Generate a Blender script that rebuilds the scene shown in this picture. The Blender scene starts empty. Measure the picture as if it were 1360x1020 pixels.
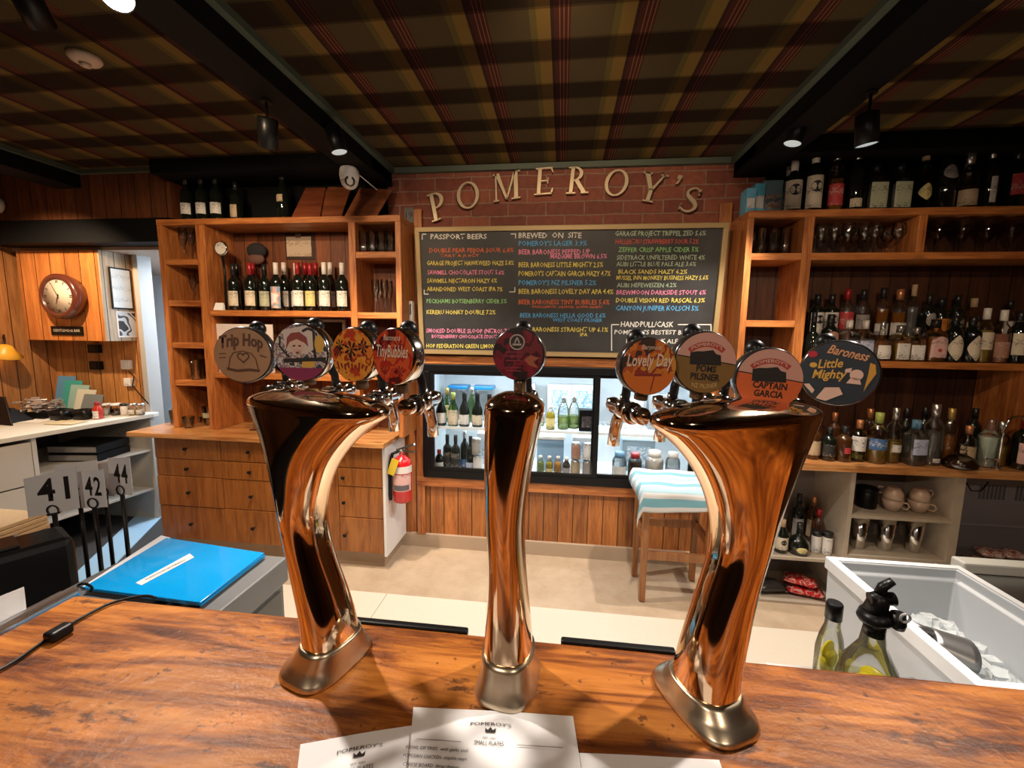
import bpy, bmesh, math, random
from mathutils import Matrix, Vector
random.seed(7)
SC = bpy.context.scene
COL = SC.collection
PI = math.pi

# ------------------------------------------------------------------ camera
CAMH = 1.6
FPX = 561.74
CR = (Vector((0.9928658, 0.1184229, 0.0139093)), Vector((0.0281051, -0.1190629, -0.9924889)), Vector((-0.1158774, 0.9857992, -0.1215418)))
cam = bpy.data.objects.new('camera', bpy.data.cameras.new('camera'))
COL.objects.link(cam)
cam.data.sensor_width = 36
cam.data.lens = 36 * FPX / 1360
cam.data.clip_start = 0.02
r_, d_, f_ = CR
cam.matrix_world = Matrix(((r_.x, -d_.x, -f_.x, 0), (r_.y, -d_.y, -f_.y, 0), (r_.z, -d_.z, -f_.z, CAMH), (0, 0, 0, 1)))
SC.camera = cam
EYE = Vector((0, 0, CAMH))

# ------------------------------------------------------------------ world, exposure
SC.view_settings.view_transform = 'Standard'
SC.view_settings.look = 'None'
SC.view_settings.gamma = 1
SC.view_settings.exposure = 0.6
w = bpy.data.worlds.new('world')
SC.world = w
w.use_nodes = True
w.node_tree.nodes['Background'].inputs[0].default_value = (1.0, 0.78, 0.6, 1)
w.node_tree.nodes['Background'].inputs[1].default_value = 0.02

# ------------------------------------------------------------------ lights
WARM = (1.0, 0.72, 0.45)
WHITE = (1.0, 0.86, 0.70)
COOL = (0.72, 0.87, 1.0)
def spot(name, loc, target, power, size=70, blend=0.5, rad=0.03, col=WARM):
    l = bpy.data.lights.new(name, 'SPOT')
    l.energy = power; l.spot_size = math.radians(size); l.spot_blend = blend; l.shadow_soft_size = rad; l.color = col
    o = bpy.data.objects.new(name, l); COL.objects.link(o)
    o.location = loc
    o.rotation_euler = (Vector(target) - Vector(loc)).to_track_quat('-Z', 'Y').to_euler()
    return o
def area(name, loc, target, power, sx, sy, col=WARM):
    l = bpy.data.lights.new(name, 'AREA')
    l.shape = 'RECTANGLE'; l.size = sx; l.size_y = sy; l.energy = power; l.color = col
    o = bpy.data.objects.new(name, l); COL.objects.link(o)
    o.location = loc
    o.rotation_euler = (Vector(target) - Vector(loc)).to_track_quat('-Z', 'Y').to_euler()
    return o
# track spots on the beams, plus unseen fill spots added (cans built below)
SPOTS = []
# (can position, aim, power, cone, colour)
NEUT = (1.0, 0.88, 0.76)
SPOTS.append(((-1.30, 1.82, 2.43), (-1.75, 2.35, 0.9), 45, 95, WARM))
SPOTS.append(((-1.14, 2.11, 2.52), (-0.55, 2.25, 0.0), 105, 95, NEUT))
SPOTS.append(((1.08, 2.30, 2.56), (0.45, 2.30, 0.0), 95, 95, NEUT))
SPOTS.append(((1.20, 1.98, 2.42), (1.45, 2.12, 0.5), 15, 95, WARM))
SPOTS.append(((-1.262, 1.16, 2.535), (-0.40, 0.45, 1.1), 105, 80, NEUT))
SPOTS.append(((-1.72, 1.30, 2.61), (-2.3, 2.7, 1.3), 42, 95, WARM))
SPOTS.append(((-1.28, 0.95, 2.50), (-1.55, 2.8, 1.6), 36, 75, WARM))  # unseen spot, added to light the left hutch
SPOTS.append(((-0.05, 1.00, 2.62), (0.0, 2.9, 1.9), 36, 80, WARM))  # unseen spot, added to light the brick and chalkboard
SPOTS.append(((1.10, 0.95, 2.50), (1.7, 2.7, 1.2), 26, 80, WARM))  # unseen spot, added to light the right hutch
SPOTS.append(((0.35, 1.35, 2.62), (0.2, 1.95, 0), 100, 90, NEUT))  # unseen downlight, added to brighten the floor behind the bar
SPOTS.append(((-3.30, 2.05, 2.5), (-3.75, 2.85, 1.0), 80, 115, WARM))  # unseen downlight, added to brighten the side counter
SPOTS.append(((1.12, 1.22, 2.50), (0.34, 0.46, 1.0), 95, 82, NEUT))
SPOTS.append(((-1.0, -1.6, 2.60), (-0.9, 0.3, 1.1), 46, 110, (1.0, 0.80, 0.62)))  # front fill added behind the camera for left badges and cards
SPOTS.append(((1.0, -1.6, 2.60), (0.6, 0.2, 1.1), 29, 110, (1.0, 0.80, 0.62)))  # matching front fill added behind the camera for the right side

# ------------------------------------------------------------------ pixel -> point on a real plane
def ray(px, py):
    a = (px - 680) / FPX; b = (py - 510) / FPX
    return CR[0] * a + CR[1] * b + CR[2]
def at(px, py, Y):
    d = ray(px, py); return EYE + d * (Y / d.y)
def atz(px, py, z):
    d = ray(px, py); return EYE + d * ((z - CAMH) / d.z)
def atx(px, py, X):
    d = ray(px, py); return EYE + d * (X / d.x)
def depth(P):
    return CR[2].dot(Vector(P) - EYE)

# ------------------------------------------------------------------ materials
MATS = {}
def newmat(name):
    m = bpy.data.materials.new(name); m.use_nodes = True
    MATS[name] = m
    nt = m.node_tree
    return m, nt, nt.nodes['Principled BSDF'], nt.nodes, nt.links
def nd(nt, typ, **kw):
    n = nt.nodes.new(typ)
    for k, v in kw.items():
        if k.startswith('i_'):
            key = k[2:]
            key = int(key) if key.isdigit() else key
            n.inputs[key].default_value = v
        else:
            setattr(n, k, v)
    return n
def flat(name, col, rough=0.5, metal=0.0, coat=0.0, emit=None, es=1.0, var=0.0, bump=0.0, bscale=60, spec=0.5):
    if name in MATS: return MATS[name]
    m, nt, p, N, L = newmat(name)
    p.inputs['Base Color'].default_value = (*col, 1)
    p.inputs['Roughness'].default_value = rough
    p.inputs['Metallic'].default_value = metal
    p.inputs['Coat Weight'].default_value = coat
    p.inputs['Specular IOR Level'].default_value = spec
    if emit:
        p.inputs['Emission Color'].default_value = (*emit, 1); p.inputs['Emission Strength'].default_value = es
    if var or bump:
        g = nd(nt, 'ShaderNodeNewGeometry')
        n = nd(nt, 'ShaderNodeTexNoise', i_Scale=bscale, i_Detail=4.0)
        L.new(g.outputs['Position'], n.inputs['Vector'])
        if var:
            mr = nd(nt, 'ShaderNodeMapRange'); mr.inputs[3].default_value = 1 - var; mr.inputs[4].default_value = 1 + var
            L.new(n.outputs['Fac'], mr.inputs[0])
            mx = nd(nt, 'ShaderNodeMix', data_type='RGBA', blend_type='MULTIPLY'); mx.inputs[0].default_value = 1
            mx.inputs[6].default_value = (*col, 1)
            L.new(mr.outputs[0], mx.inputs[7]); L.new(mx.outputs[2], p.inputs['Base Color'])
        if bump:
            b = nd(nt, 'ShaderNodeBump', i_Strength=bump, i_Distance=0.01)
            L.new(n.outputs['Fac'], b.inputs['Height']); L.new(b.outputs[0], p.inputs['Normal'])
    return m
def wood(name, c1, c2, axis='X', rough=0.45, coat=0.0, scale=1.0, boards=0, board_axis=None, groove=0.006, knots=0.0, bump=0.15):
    """grain runs along `axis`; boards > 0 splits it into boards of that width across board_axis"""
    if name in MATS: return MATS[name]
    m, nt, p, N, L = newmat(name)
    g = nd(nt, 'ShaderNodeNewGeometry')
    sep = nd(nt, 'ShaderNodeSeparateXYZ'); L.new(g.outputs['Position'], sep.inputs[0])
    mp = nd(nt, 'ShaderNodeMapping')
    s = {'X': (1.2, 14, 14), 'Y': (14, 1.2, 14), 'Z': (14, 14, 1.2)}[axis]
    mp.inputs['Scale'].default_value = tuple(k * scale for k in s)
    vec = g.outputs['Position']
    fac = None
    if boards:
        dv = nd(nt, 'ShaderNodeMath', operation='DIVIDE'); dv.inputs[1].default_value = boards
        L.new(sep.outputs[board_axis], dv.inputs[0])
        fl = nd(nt, 'ShaderNodeMath', operation='FLOOR'); L.new(dv.outputs[0], fl.inputs[0])
        fr = nd(nt, 'ShaderNodeMath', operation='FRACT'); L.new(dv.outputs[0], fr.inputs[0])
        wn = nd(nt, 'ShaderNodeTexWhiteNoise', noise_dimensions='1D'); L.new(fl.outputs[0], wn.inputs['W'])
        ad = nd(nt, 'ShaderNodeVectorMath', operation='MULTIPLY_ADD')
        L.new(wn.outputs['Color'], ad.inputs[0]); ad.inputs[1].default_value = (7, 7, 7); L.new(g.outputs['Position'], ad.inputs[2])
        vec = ad.outputs[0]
    L.new(vec, mp.inputs['Vector'])
    n1 = nd(nt, 'ShaderNodeTexNoise', i_Scale=1.6, i_Detail=6.0, i_Roughness=0.6, i_Distortion=1.2)
    L.new(mp.outputs[0], n1.inputs['Vector'])
    n2 = nd(nt, 'ShaderNodeTexNoise', i_Scale=9.0, i_Detail=3.0)
    L.new(mp.outputs[0], n2.inputs['Vector'])
    av = nd(nt, 'ShaderNodeMath', operation='MULTIPLY_ADD'); av.inputs[1].default_value = 0.35
    L.new(n2.outputs['Fac'], av.inputs[0])
    s1 = nd(nt, 'ShaderNodeMath', operation='MULTIPLY'); s1.inputs[1].default_value = 0.75
    L.new(n1.outputs['Fac'], s1.inputs[0]); L.new(s1.outputs[0], av.inputs[2])
    cr = nd(nt, 'ShaderNodeValToRGB')
    cr.color_ramp.elements[0].position = 0.40; cr.color_ramp.elements[0].color = (*c1, 1)
    cr.color_ramp.elements[1].position = 0.66; cr.color_ramp.elements[1].color = (*c2, 1)
    L.new(av.outputs[0], cr.inputs[0])
    colout = cr.outputs[0]
    if boards:
        mr = nd(nt, 'ShaderNodeMapRange'); mr.inputs[3].default_value = 0.72; mr.inputs[4].default_value = 1.22
        L.new(wn.outputs['Value'], mr.inputs[0])
        mx = nd(nt, 'ShaderNodeMix', data_type='RGBA', blend_type='MULTIPLY'); mx.inputs[0].default_value = 1
        L.new(colout, mx.inputs[6]); L.new(mr.outputs[0], mx.inputs[7])
        lt = nd(nt, 'ShaderNodeMath', operation='LESS_THAN'); lt.inputs[1].default_value = groove / boards
        L.new(fr.outputs[0], lt.inputs[0])
        mg = nd(nt, 'ShaderNodeMix', data_type='RGBA'); L.new(lt.outputs[0], mg.inputs[0])
        L.new(mx.outputs[2], mg.inputs[6]); mg.inputs[7].default_value = tuple(k * 0.12 for k in c1) + (1,)
        colout = mg.outputs[2]
    if knots:
        kn = nd(nt, 'ShaderNodeTexVoronoi', i_Scale=3.5); mk = nd(nt, 'ShaderNodeMapping')
        sk = {'X': (0.7, 1.5, 1.5), 'Y': (1.5, 0.7, 1.5), 'Z': (1.5, 1.5, 0.7)}[axis]; mk.inputs['Scale'].default_value = sk
        L.new(vec, mk.inputs[0]); L.new(mk.outputs[0], kn.inputs['Vector'])
        kr = nd(nt, 'ShaderNodeMapRange'); kr.inputs[1].default_value = 0.05; kr.inputs[2].default_value = 0.11; kr.inputs[3].default_value = 0.25; kr.inputs[4].default_value = 1
        L.new(kn.outputs['Distance'], kr.inputs[0])
        km = nd(nt, 'ShaderNodeMix', data_type='RGBA', blend_type='MULTIPLY'); km.inputs[0].default_value = knots
        L.new(colout, km.inputs[6]); L.new(kr.outputs[0], km.inputs[7]); colout = km.outputs[2]
    L.new(colout, p.inputs['Base Color'])
    p.inputs['Roughness'].default_value = rough; p.inputs['Coat Weight'].default_value = coat; p.inputs['Coat Roughness'].default_value = 0.12
    b = nd(nt, 'ShaderNodeBump', i_Strength=bump, i_Distance=0.004)
    L.new(av.outputs[0], b.inputs['Height']); L.new(b.outputs[0], p.inputs['Normal'])
    return m
def thinglass(name, tint=(1, 1, 1), refl=0.9, base=0.04, rough=0.02):
    if name in MATS: return MATS[name]
    m, nt, p, N, L = newmat(name)
    out = N['Material Output']
    N.remove(p)
    t = nd(nt, 'ShaderNodeBsdfTransparent'); t.inputs[0].default_value = (*tint, 1)
    gl = nd(nt, 'ShaderNodeBsdfGlossy'); gl.inputs['Roughness'].default_value = rough
    lw = nd(nt, 'ShaderNodeLayerWeight', i_Blend=0.25)
    mr = nd(nt, 'ShaderNodeMapRange'); mr.inputs[3].default_value = base; mr.inputs[4].default_value = refl
    L.new(lw.outputs['Fresnel'], mr.inputs[0])
    mx = nd(nt, 'ShaderNodeMixShader'); L.new(mr.outputs[0], mx.inputs[0]); L.new(t.outputs[0], mx.inputs[1]); L.new(gl.outputs[0], mx.inputs[2])
    L.new(mx.outputs[0], out.inputs[0])
    return m
def liquid(name, col, k=0.45):
    if name in MATS: return MATS[name]
    m, nt, p, N, L = newmat(name)
    p.inputs['Base Color'].default_value = (*col, 1); p.inputs['Roughness'].default_value = 0.15
    t = nd(nt, 'ShaderNodeBsdfTransparent'); t.inputs[0].default_value = (*[min(1, c ** 0.5) for c in col], 1)
    mx = nd(nt, 'ShaderNodeMixShader'); mx.inputs[0].default_value = k
    L.new(t.outputs[0], mx.inputs[1]); L.new(p.outputs[0], mx.inputs[2]); L.new(mx.outputs[0], N['Material Output'].inputs[0])
    return m
def paper(name, col, ink=(0.02, 0.02, 0.02), dens=0.5, sx=90, sz=160, rough=0.6):
    """printed label: bands of small ink marks on paper, in the object's own coordinates"""
    if name in MATS: return MATS[name]
    m, nt, p, N, L = newmat(name)
    tc = nd(nt, 'ShaderNodeTexCoord')
    mp = nd(nt, 'ShaderNodeMapping'); mp.inputs['Scale'].default_value = (sx, sx, sz)
    L.new(tc.outputs['Object'], mp.inputs[0])
    n = nd(nt, 'ShaderNodeTexNoise', i_Scale=1.0, i_Detail=2.0); L.new(mp.outputs[0], n.inputs['Vector'])
    sep = nd(nt, 'ShaderNodeSeparateXYZ'); L.new(tc.outputs['Object'], sep.inputs[0])
    zz = nd(nt, 'ShaderNodeMath', operation='MULTIPLY'); zz.inputs[1].default_value = 70.0; L.new(sep.outputs[2], zz.inputs[0])
    si = nd(nt, 'ShaderNodeMath', operation='SINE'); L.new(zz.outputs[0], si.inputs[0])
    ml = nd(nt, 'ShaderNodeMath', operation='MULTIPLY_ADD'); ml.inputs[1].default_value = 0.12; L.new(si.outputs[0], ml.inputs[0]); L.new(n.outputs['Fac'], ml.inputs[2])
    gt = nd(nt, 'ShaderNodeMapRange'); gt.inputs[1].default_value = 0.60; gt.inputs[2].default_value = 0.66; gt.inputs[3].default_value = 0; gt.inputs[4].default_value = dens
    L.new(ml.outputs[0], gt.inputs[0])
    mx = nd(nt, 'ShaderNodeMix', data_type='RGBA'); L.new(gt.outputs[0], mx.inputs[0]); mx.inputs[6].default_value = (*col, 1); mx.inputs[7].default_value = (*ink, 1)
    L.new(mx.outputs[2], p.inputs['Base Color']); p.inputs['Roughness'].default_value = rough
    return m
def blotch(name, cols, scale=30, rough=0.4, detail=2.0):
    """printed artwork of irregular colour patches, in the object's own coordinates"""
    if name in MATS: return MATS[name]
    m, nt, p, N, L = newmat(name)
    tc = nd(nt, 'ShaderNodeTexCoord')
    n = nd(nt, 'ShaderNodeTexNoise', i_Scale=scale, i_Detail=detail); L.new(tc.outputs['Object'], n.inputs['Vector'])
    cr = nd(nt, 'ShaderNodeValToRGB'); cr.color_ramp.interpolation = 'CONSTANT'
    el = cr.color_ramp.elements
    k = len(cols)
    el[0].position = 0; el[0].color = (*cols[0], 1)
    el[1].position = 0.34 + 0.32 * 1 / k; el[1].color = (*cols[1], 1)
    for i in range(2, k):
        e = el.new(0.34 + 0.32 * i / k); e.color = (*cols[i], 1)
    L.new(n.outputs['Fac'], cr.inputs[0]); L.new(cr.outputs[0], p.inputs['Base Color']); p.inputs['Roughness'].default_value = rough
    return m

TIMBER1 = (0.22, 0.055, 0.012); TIMBER2 = (0.50, 0.185, 0.048)
def m_timber_x(): return wood('timber_rail', TIMBER1, TIMBER2, 'X', 0.45, 0.15, knots=0.5)
def m_timber_z(): return wood('timber_post', TIMBER1, TIMBER2, 'Z', 0.45, 0.15, knots=0.5)
def m_timber_y(): return wood('timber_depth', TIMBER1, TIMBER2, 'Y', 0.45, 0.15)
def m_counter(): return wood('counter_wood', (0.30, 0.11, 0.03), (0.58, 0.29, 0.11), 'X', 0.3, 0.4, knots=0.6)
def m_planks(): return wood('wall_planks', (0.20, 0.058, 0.013), (0.43, 0.155, 0.035), 'Z', 0.45, 0.1, boards=0.105, board_axis='X')
def m_planks_y(): return wood('side_planks', (0.24, 0.09, 0.025), (0.44, 0.19, 0.06), 'Z', 0.5, 0.0, boards=0.105, board_axis='Y')
def m_planks_light(): return wood('nook_planks', (0.28, 0.11, 0.03), (0.50, 0.23, 0.075), 'Z', 0.5, 0.0, boards=0.12, board_axis='X')
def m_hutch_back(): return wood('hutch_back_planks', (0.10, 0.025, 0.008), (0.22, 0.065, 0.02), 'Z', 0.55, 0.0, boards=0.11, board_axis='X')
def m_drawer(): return wood('drawer_front_wood', (0.18, 0.055, 0.012), (0.34, 0.125, 0.028), 'Z', 0.4, 0.2)
def m_dark(): return flat('black_paint', (0.004, 0.004, 0.0045), 0.7, spec=0.15)
def m_black(): return flat('black_plastic', (0.005, 0.005, 0.0055), 0.35, spec=0.22)
def m_blackmetal(): return flat('black_metal', (0.01, 0.01, 0.011), 0.4, 0.3)
def m_chrome(): return flat('chrome', (0.86, 0.85, 0.84), 0.08, 1.0)
def m_steel(): return flat('brushed_steel', (0.55, 0.55, 0.55), 0.28, 1.0)
def m_white(): return flat('white_plastic', (0.72, 0.72, 0.72), 0.4)
def m_lam(): return flat('white_laminate', (0.62, 0.60, 0.56), 0.4)
def m_melamine(): return flat('melamine_board', (0.40, 0.34, 0.27), 0.5, var=0.12, bscale=25)
def m_paper(): return flat('white_paper', (0.78, 0.78, 0.80), 0.7)
def m_clear(): return thinglass('clear_glass', (0.97, 0.98, 0.98), 0.95, 0.09, 0.05)
def m_pane(): return thinglass('pane_glass', (0.97, 0.98, 0.98), 0.45, 0.02)
def m_gdark(): return flat('dark_bottle_glass', (0.006, 0.008, 0.006), 0.06, 0, 0.6)
def m_gbrown(): return flat('brown_bottle_glass', (0.05, 0.018, 0.006), 0.06, 0, 0.6)
def m_ggreen(): return thinglass('green_glass', (0.45, 0.62, 0.35), 0.9, 0.05)
def m_gold(): return flat('brass_trim', (0.34, 0.24, 0.11), 0.5, 0.2)

def m_copper():
    if 'polished_copper' in MATS: return MATS['polished_copper']
    m, nt, p, N, L = newmat('polished_copper')
    p.inputs['Base Color'].default_value = (0.80, 0.57, 0.38, 1); p.inputs['Metallic'].default_value = 1; p.inputs['Roughness'].default_value = 0.07
    return m
def m_brass():
    return flat('worn_brass', (0.62, 0.52, 0.38), 0.30, 1.0, var=0.15, bscale=40)

def m_bar():
    if 'bar_top_wood' in MATS: return MATS['bar_top_wood']
    m, nt, p, N, L = newmat('bar_top_wood')
    g = nd(nt, 'ShaderNodeNewGeometry')
    mp = nd(nt, 'ShaderNodeMapping'); mp.inputs['Scale'].default_value = (1.5, 10, 10); L.new(g.outputs['Position'], mp.inputs[0])
    n1 = nd(nt, 'ShaderNodeTexNoise', i_Scale=1.5, i_Detail=6.0, i_Roughness=0.62, i_Distortion=1.6); L.new(mp.outputs[0], n1.inputs['Vector'])
    mp2 = nd(nt, 'ShaderNodeMapping'); mp2.inputs['Scale'].default_value = (6, 90, 90); L.new(g.outputs['Position'], mp2.inputs[0])
    n2 = nd(nt, 'ShaderNodeTexNoise', i_Scale=1.5, i_Detail=4.0); L.new(mp2.outputs[0], n2.inputs['Vector'])
    mix = nd(nt, 'ShaderNodeMath', operation='MULTIPLY_ADD'); mix.inputs[1].default_value = 0.25; L.new(n2.outputs['Fac'], mix.inputs[0])
    sc = nd(nt, 'ShaderNodeMath', operation='MULTIPLY'); sc.inputs[1].default_value = 0.78; L.new(n1.outputs['Fac'], sc.inputs[0]); L.new(sc.outputs[0], mix.inputs[2])
    cr = nd(nt, 'ShaderNodeValToRGB'); e = cr.color_ramp.elements
    e[0].position = 0.36; e[0].color = (0.045, 0.011, 0.003, 1); e[1].position = 0.70; e[1].color = (0.52, 0.20, 0.038, 1)
    k = e.new(0.47); k.color = (0.17, 0.046, 0.008, 1); k = e.new(0.56); k.color = (0.36, 0.118, 0.018, 1)
    L.new(mix.outputs[0], cr.inputs[0])
    # worn dark patches where the varnish has gone
    mp3 = nd(nt, 'ShaderNodeMapping'); mp3.inputs['Scale'].default_value = (3, 9, 9); L.new(g.outputs['Position'], mp3.inputs[0])
    n3 = nd(nt, 'ShaderNodeTexNoise', i_Scale=2.2, i_Detail=9.0, i_Roughness=0.75); L.new(mp3.outputs[0], n3.inputs['Vector'])
    wr = nd(nt, 'ShaderNodeMapRange'); wr.inputs[1].default_value = 0.575; wr.inputs[2].default_value = 0.63; wr.inputs[4].default_value = 0.85; L.new(n3.outputs['Fac'], wr.inputs[0])
    mx = nd(nt, 'ShaderNodeMix', data_type='RGBA'); L.new(wr.outputs[0], mx.inputs[0]); L.new(cr.outputs[0], mx.inputs[6]); mx.inputs[7].default_value = (0.05, 0.016, 0.007, 1)
    # pits
    vo = nd(nt, 'ShaderNodeTexNoise', i_Scale=75.0, i_Detail=3.0); L.new(g.outputs['Position'], vo.inputs['Vector'])
    pr = nd(nt, 'ShaderNodeMapRange'); pr.inputs[1].default_value = 0.66; pr.inputs[2].default_value = 0.72; pr.inputs[3].default_value = 0; pr.inputs[4].default_value = 0.7; L.new(vo.outputs['Fac'], pr.inputs[0])
    mx2 = nd(nt, 'ShaderNodeMix', data_type='RGBA'); L.new(pr.outputs[0], mx2.inputs[0]); L.new(mx.outputs[2], mx2.inputs[6]); mx2.inputs[7].default_value = (0.04, 0.012, 0.004, 1)
    L.new(mx2.outputs[2], p.inputs['Base Color'])
    p.inputs['Roughness'].default_value = 0.42; p.inputs['Specular IOR Level'].default_value = 0.2; p.inputs['Coat Weight'].default_value = 0.10; p.inputs['Coat Roughness'].default_value = 0.15
    hs = nd(nt, 'ShaderNodeMath', operation='MULTIPLY_ADD'); hs.inputs[1].default_value = 0.6; L.new(vo.outputs['Fac'], hs.inputs[0]); L.new(n3.outputs['Fac'], hs.inputs[2])
    b = nd(nt, 'ShaderNodeBump', i_Strength=0.28, i_Distance=0.008); L.new(hs.outputs[0], b.inputs['Height']); L.new(b.outputs[0], p.inputs['Normal']); L.new(b.outputs[0], p.inputs['Coat Normal'])
    return m

def m_plaid():
    if 'tartan_fabric' in MATS: return MATS['tartan_fabric']
    m, nt, p, N, L = newmat('tartan_fabric')
    g = nd(nt, 'ShaderNodeNewGeometry'); sep = nd(nt, 'ShaderNodeSeparateXYZ'); L.new(g.outputs['Position'], sep.inputs[0])
    def frac(sock, period, off):
        a = nd(nt, 'ShaderNodeMath', operation='MULTIPLY_ADD'); a.inputs[1].default_value = 1 / period; a.inputs[2].default_value = off; L.new(sock, a.inputs[0])
        f = nd(nt, 'ShaderNodeMath', operation='FRACT'); L.new(a.outputs[0], f.inputs[0]); return f.outputs[0]
    fx = frac(sep.outputs[0], 0.293, 0.5 + 0.045 / 0.293 - 0.03)
    fy = frac(sep.outputs[1], 0.285, 0.5 - 2.084 / 0.285 + 0.02)
    def ramp(sock, stops):
        cr = nd(nt, 'ShaderNodeValToRGB'); cr.color_ramp.interpolation = 'CONSTANT'; e = cr.color_ramp.elements
        e[0].position = stops[0][0]; e[0].color = (*stops[0][1], 1); e[1].position = stops[1][0]; e[1].color = (*stops[1][1], 1)
        for q, c in stops[2:]:
            x = e.new(q); x.color = (*c, 1)
        L.new(sock, cr.inputs[0]); return cr.outputs[0]
    DIM = (0.105, 0.078, 0.036); GOLD = (0.24, 0.155, 0.040); RED = (0.085, 0.028, 0.020); LINE = (0.30, 0.13, 0.065); OLV = (0.15, 0.12, 0.035); DK = (0.05, 0.024, 0.018)
    cx = ramp(fx, [(0, DIM), (0.12, OLV), (0.20, GOLD), (0.37, DK), (0.41, RED), (0.475, LINE), (0.488, RED), (0.525, LINE), (0.538, RED), (0.575, LINE), (0.588, RED), (0.61, DIM)])
    cy = ramp(fy, [(0, (1, 1, 1)), (0.26, (0.62, 0.6, 0.6)), (0.30, (0.30, 0.26, 0.30)), (0.70, (0.55, 0.5, 0.5)), (0.74, (1, 1, 1))])
    mx = nd(nt, 'ShaderNodeMix', data_type='RGBA', blend_type='MULTIPLY'); mx.inputs[0].default_value = 1; L.new(cx, mx.inputs[6]); L.new(cy, mx.inputs[7])
    n = nd(nt, 'ShaderNodeTexNoise', i_Scale=400.0, i_Detail=2.0); L.new(g.outputs['Position'], n.inputs['Vector'])
    mr = nd(nt, 'ShaderNodeMapRange'); mr.inputs[3].default_value = 0.5; mr.inputs[4].default_value = 1.5; L.new(n.outputs['Fac'], mr.inputs[0])
    m2 = nd(nt, 'ShaderNodeMix', data_type='RGBA', blend_type='MULTIPLY'); m2.inputs[0].default_value = 1; L.new(mx.outputs[2], m2.inputs[6]); L.new(mr.outputs[0], m2.inputs[7])
    hs = nd(nt, 'ShaderNodeMix', data_type='RGBA', blend_type='MULTIPLY'); hs.inputs[0].default_value = 1; L.new(m2.outputs[2], hs.inputs[6]); hs.inputs[7].default_value = (0.62, 0.60, 0.62, 1)
    L.new(hs.outputs[2], p.inputs['Base Color']); p.inputs['Roughness'].default_value = 0.95; p.inputs['Specular IOR Level'].default_value = 0.1
    return m

def m_brick():
    if 'red_brick' in MATS: return MATS['red_brick']
    m, nt, p, N, L = newmat('red_brick')
    g = nd(nt, 'ShaderNodeNewGeometry'); sep = nd(nt, 'ShaderNodeSeparateXYZ'); L.new(g.outputs['Position'], sep.inputs[0])
    cb = nd(nt, 'ShaderNodeCombineXYZ'); L.new(sep.outputs[0], cb.inputs[0]); L.new(sep.outputs[2], cb.inputs[1])
    nz = nd(nt, 'ShaderNodeTexNoise', i_Scale=9.0, i_Detail=3.0); L.new(g.outputs['Position'], nz.inputs['Vector'])
    dm = nd(nt, 'ShaderNodeVectorMath', operation='MULTIPLY_ADD'); L.new(nz.outputs['Color'], dm.inputs[0]); dm.inputs[1].default_value = (0.02, 0.02, 0.0); L.new(cb.outputs[0], dm.inputs[2])
    br = nd(nt, 'ShaderNodeTexBrick'); L.new(dm.outputs[0], br.inputs['Vector'])
    br.inputs['Color1'].default_value = (0.16, 0.038, 0.022, 1); br.inputs['Color2'].default_value = (0.27, 0.075, 0.04, 1); br.inputs['Mortar'].default_value = (0.27, 0.16, 0.11, 1)
    br.inputs['Scale'].default_value = 1.0; br.inputs['Mortar Size'].default_value = 0.005; br.inputs['Mortar Smooth'].default_value = 0.3
    br.inputs['Brick Width'].default_value = 0.25; br.inputs['Row Height'].default_value = 0.085
    n2 = nd(nt, 'ShaderNodeTexNoise', i_Scale=26.0, i_Detail=6.0); L.new(g.outputs['Position'], n2.inputs['Vector'])
    mr = nd(nt, 'ShaderNodeMapRange'); mr.inputs[3].default_value = 0.55; mr.inputs[4].default_value = 1.4; L.new(n2.outputs['Fac'], mr.inputs[0])
    mx = nd(nt, 'ShaderNodeMix', data_type='RGBA', blend_type='MULTIPLY'); mx.inputs[0].default_value = 1; L.new(br.outputs['Color'], mx.inputs[6]); L.new(mr.outputs[0], mx.inputs[7])
    L.new(mx.outputs[2], p.inputs['Base Color']); p.inputs['Roughness'].default_value = 0.7
    b = nd(nt, 'ShaderNodeBump', i_Strength=0.6, i_Distance=0.01)
    ms = nd(nt, 'ShaderNodeMath', operation='MULTIPLY_ADD'); ms.inputs[1].default_value = -1.0; L.new(br.outputs['Fac'], ms.inputs[0]); L.new(n2.outputs['Fac'], ms.inputs[2])
    L.new(ms.outputs[0], b.inputs['Height']); L.new(b.outputs[0], p.inputs['Normal'])
    return m

def m_board():
    if 'chalkboard_slate' in MATS: return MATS['chalkboard_slate']
    m, nt, p, N, L = newmat('chalkboard_slate')
    g = nd(nt, 'ShaderNodeNewGeometry'); n = nd(nt, 'ShaderNodeTexNoise', i_Scale=5.0, i_Detail=6.0); L.new(g.outputs['Position'], n.inputs['Vector'])
    cr = nd(nt, 'ShaderNodeValToRGB'); e = cr.color_ramp.elements; e[0].position = 0.35; e[0].color = (0.018, 0.018, 0.019, 1); e[1].position = 0.75; e[1].color = (0.035, 0.035, 0.036, 1)
    L.new(n.outputs['Fac'], cr.inputs[0]); L.new(cr.outputs[0], p.inputs['Base Color']); p.inputs['Roughness'].default_value = 0.55
    return m
def m_floor():
    if 'tan_vinyl' in MATS: return MATS['tan_vinyl']
    m, nt, p, N, L = newmat('tan_vinyl')
    g = nd(nt, 'ShaderNodeNewGeometry'); n = nd(nt, 'ShaderNodeTexNoise', i_Scale=4.0, i_Detail=8.0, i_Roughness=0.7); L.new(g.outputs['Position'], n.inputs['Vector'])
    cr = nd(nt, 'ShaderNodeValToRGB'); e = cr.color_ramp.elements; e[0].position = 0.35; e[0].color = (0.40, 0.30, 0.205, 1); e[1].position = 0.7; e[1].color = (0.54, 0.43, 0.31, 1)
    L.new(n.outputs['Fac'], cr.inputs[0]); L.new(cr.outputs[0], p.inputs['Base Color']); p.inputs['Roughness'].default_value = 0.4
    return m

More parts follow.
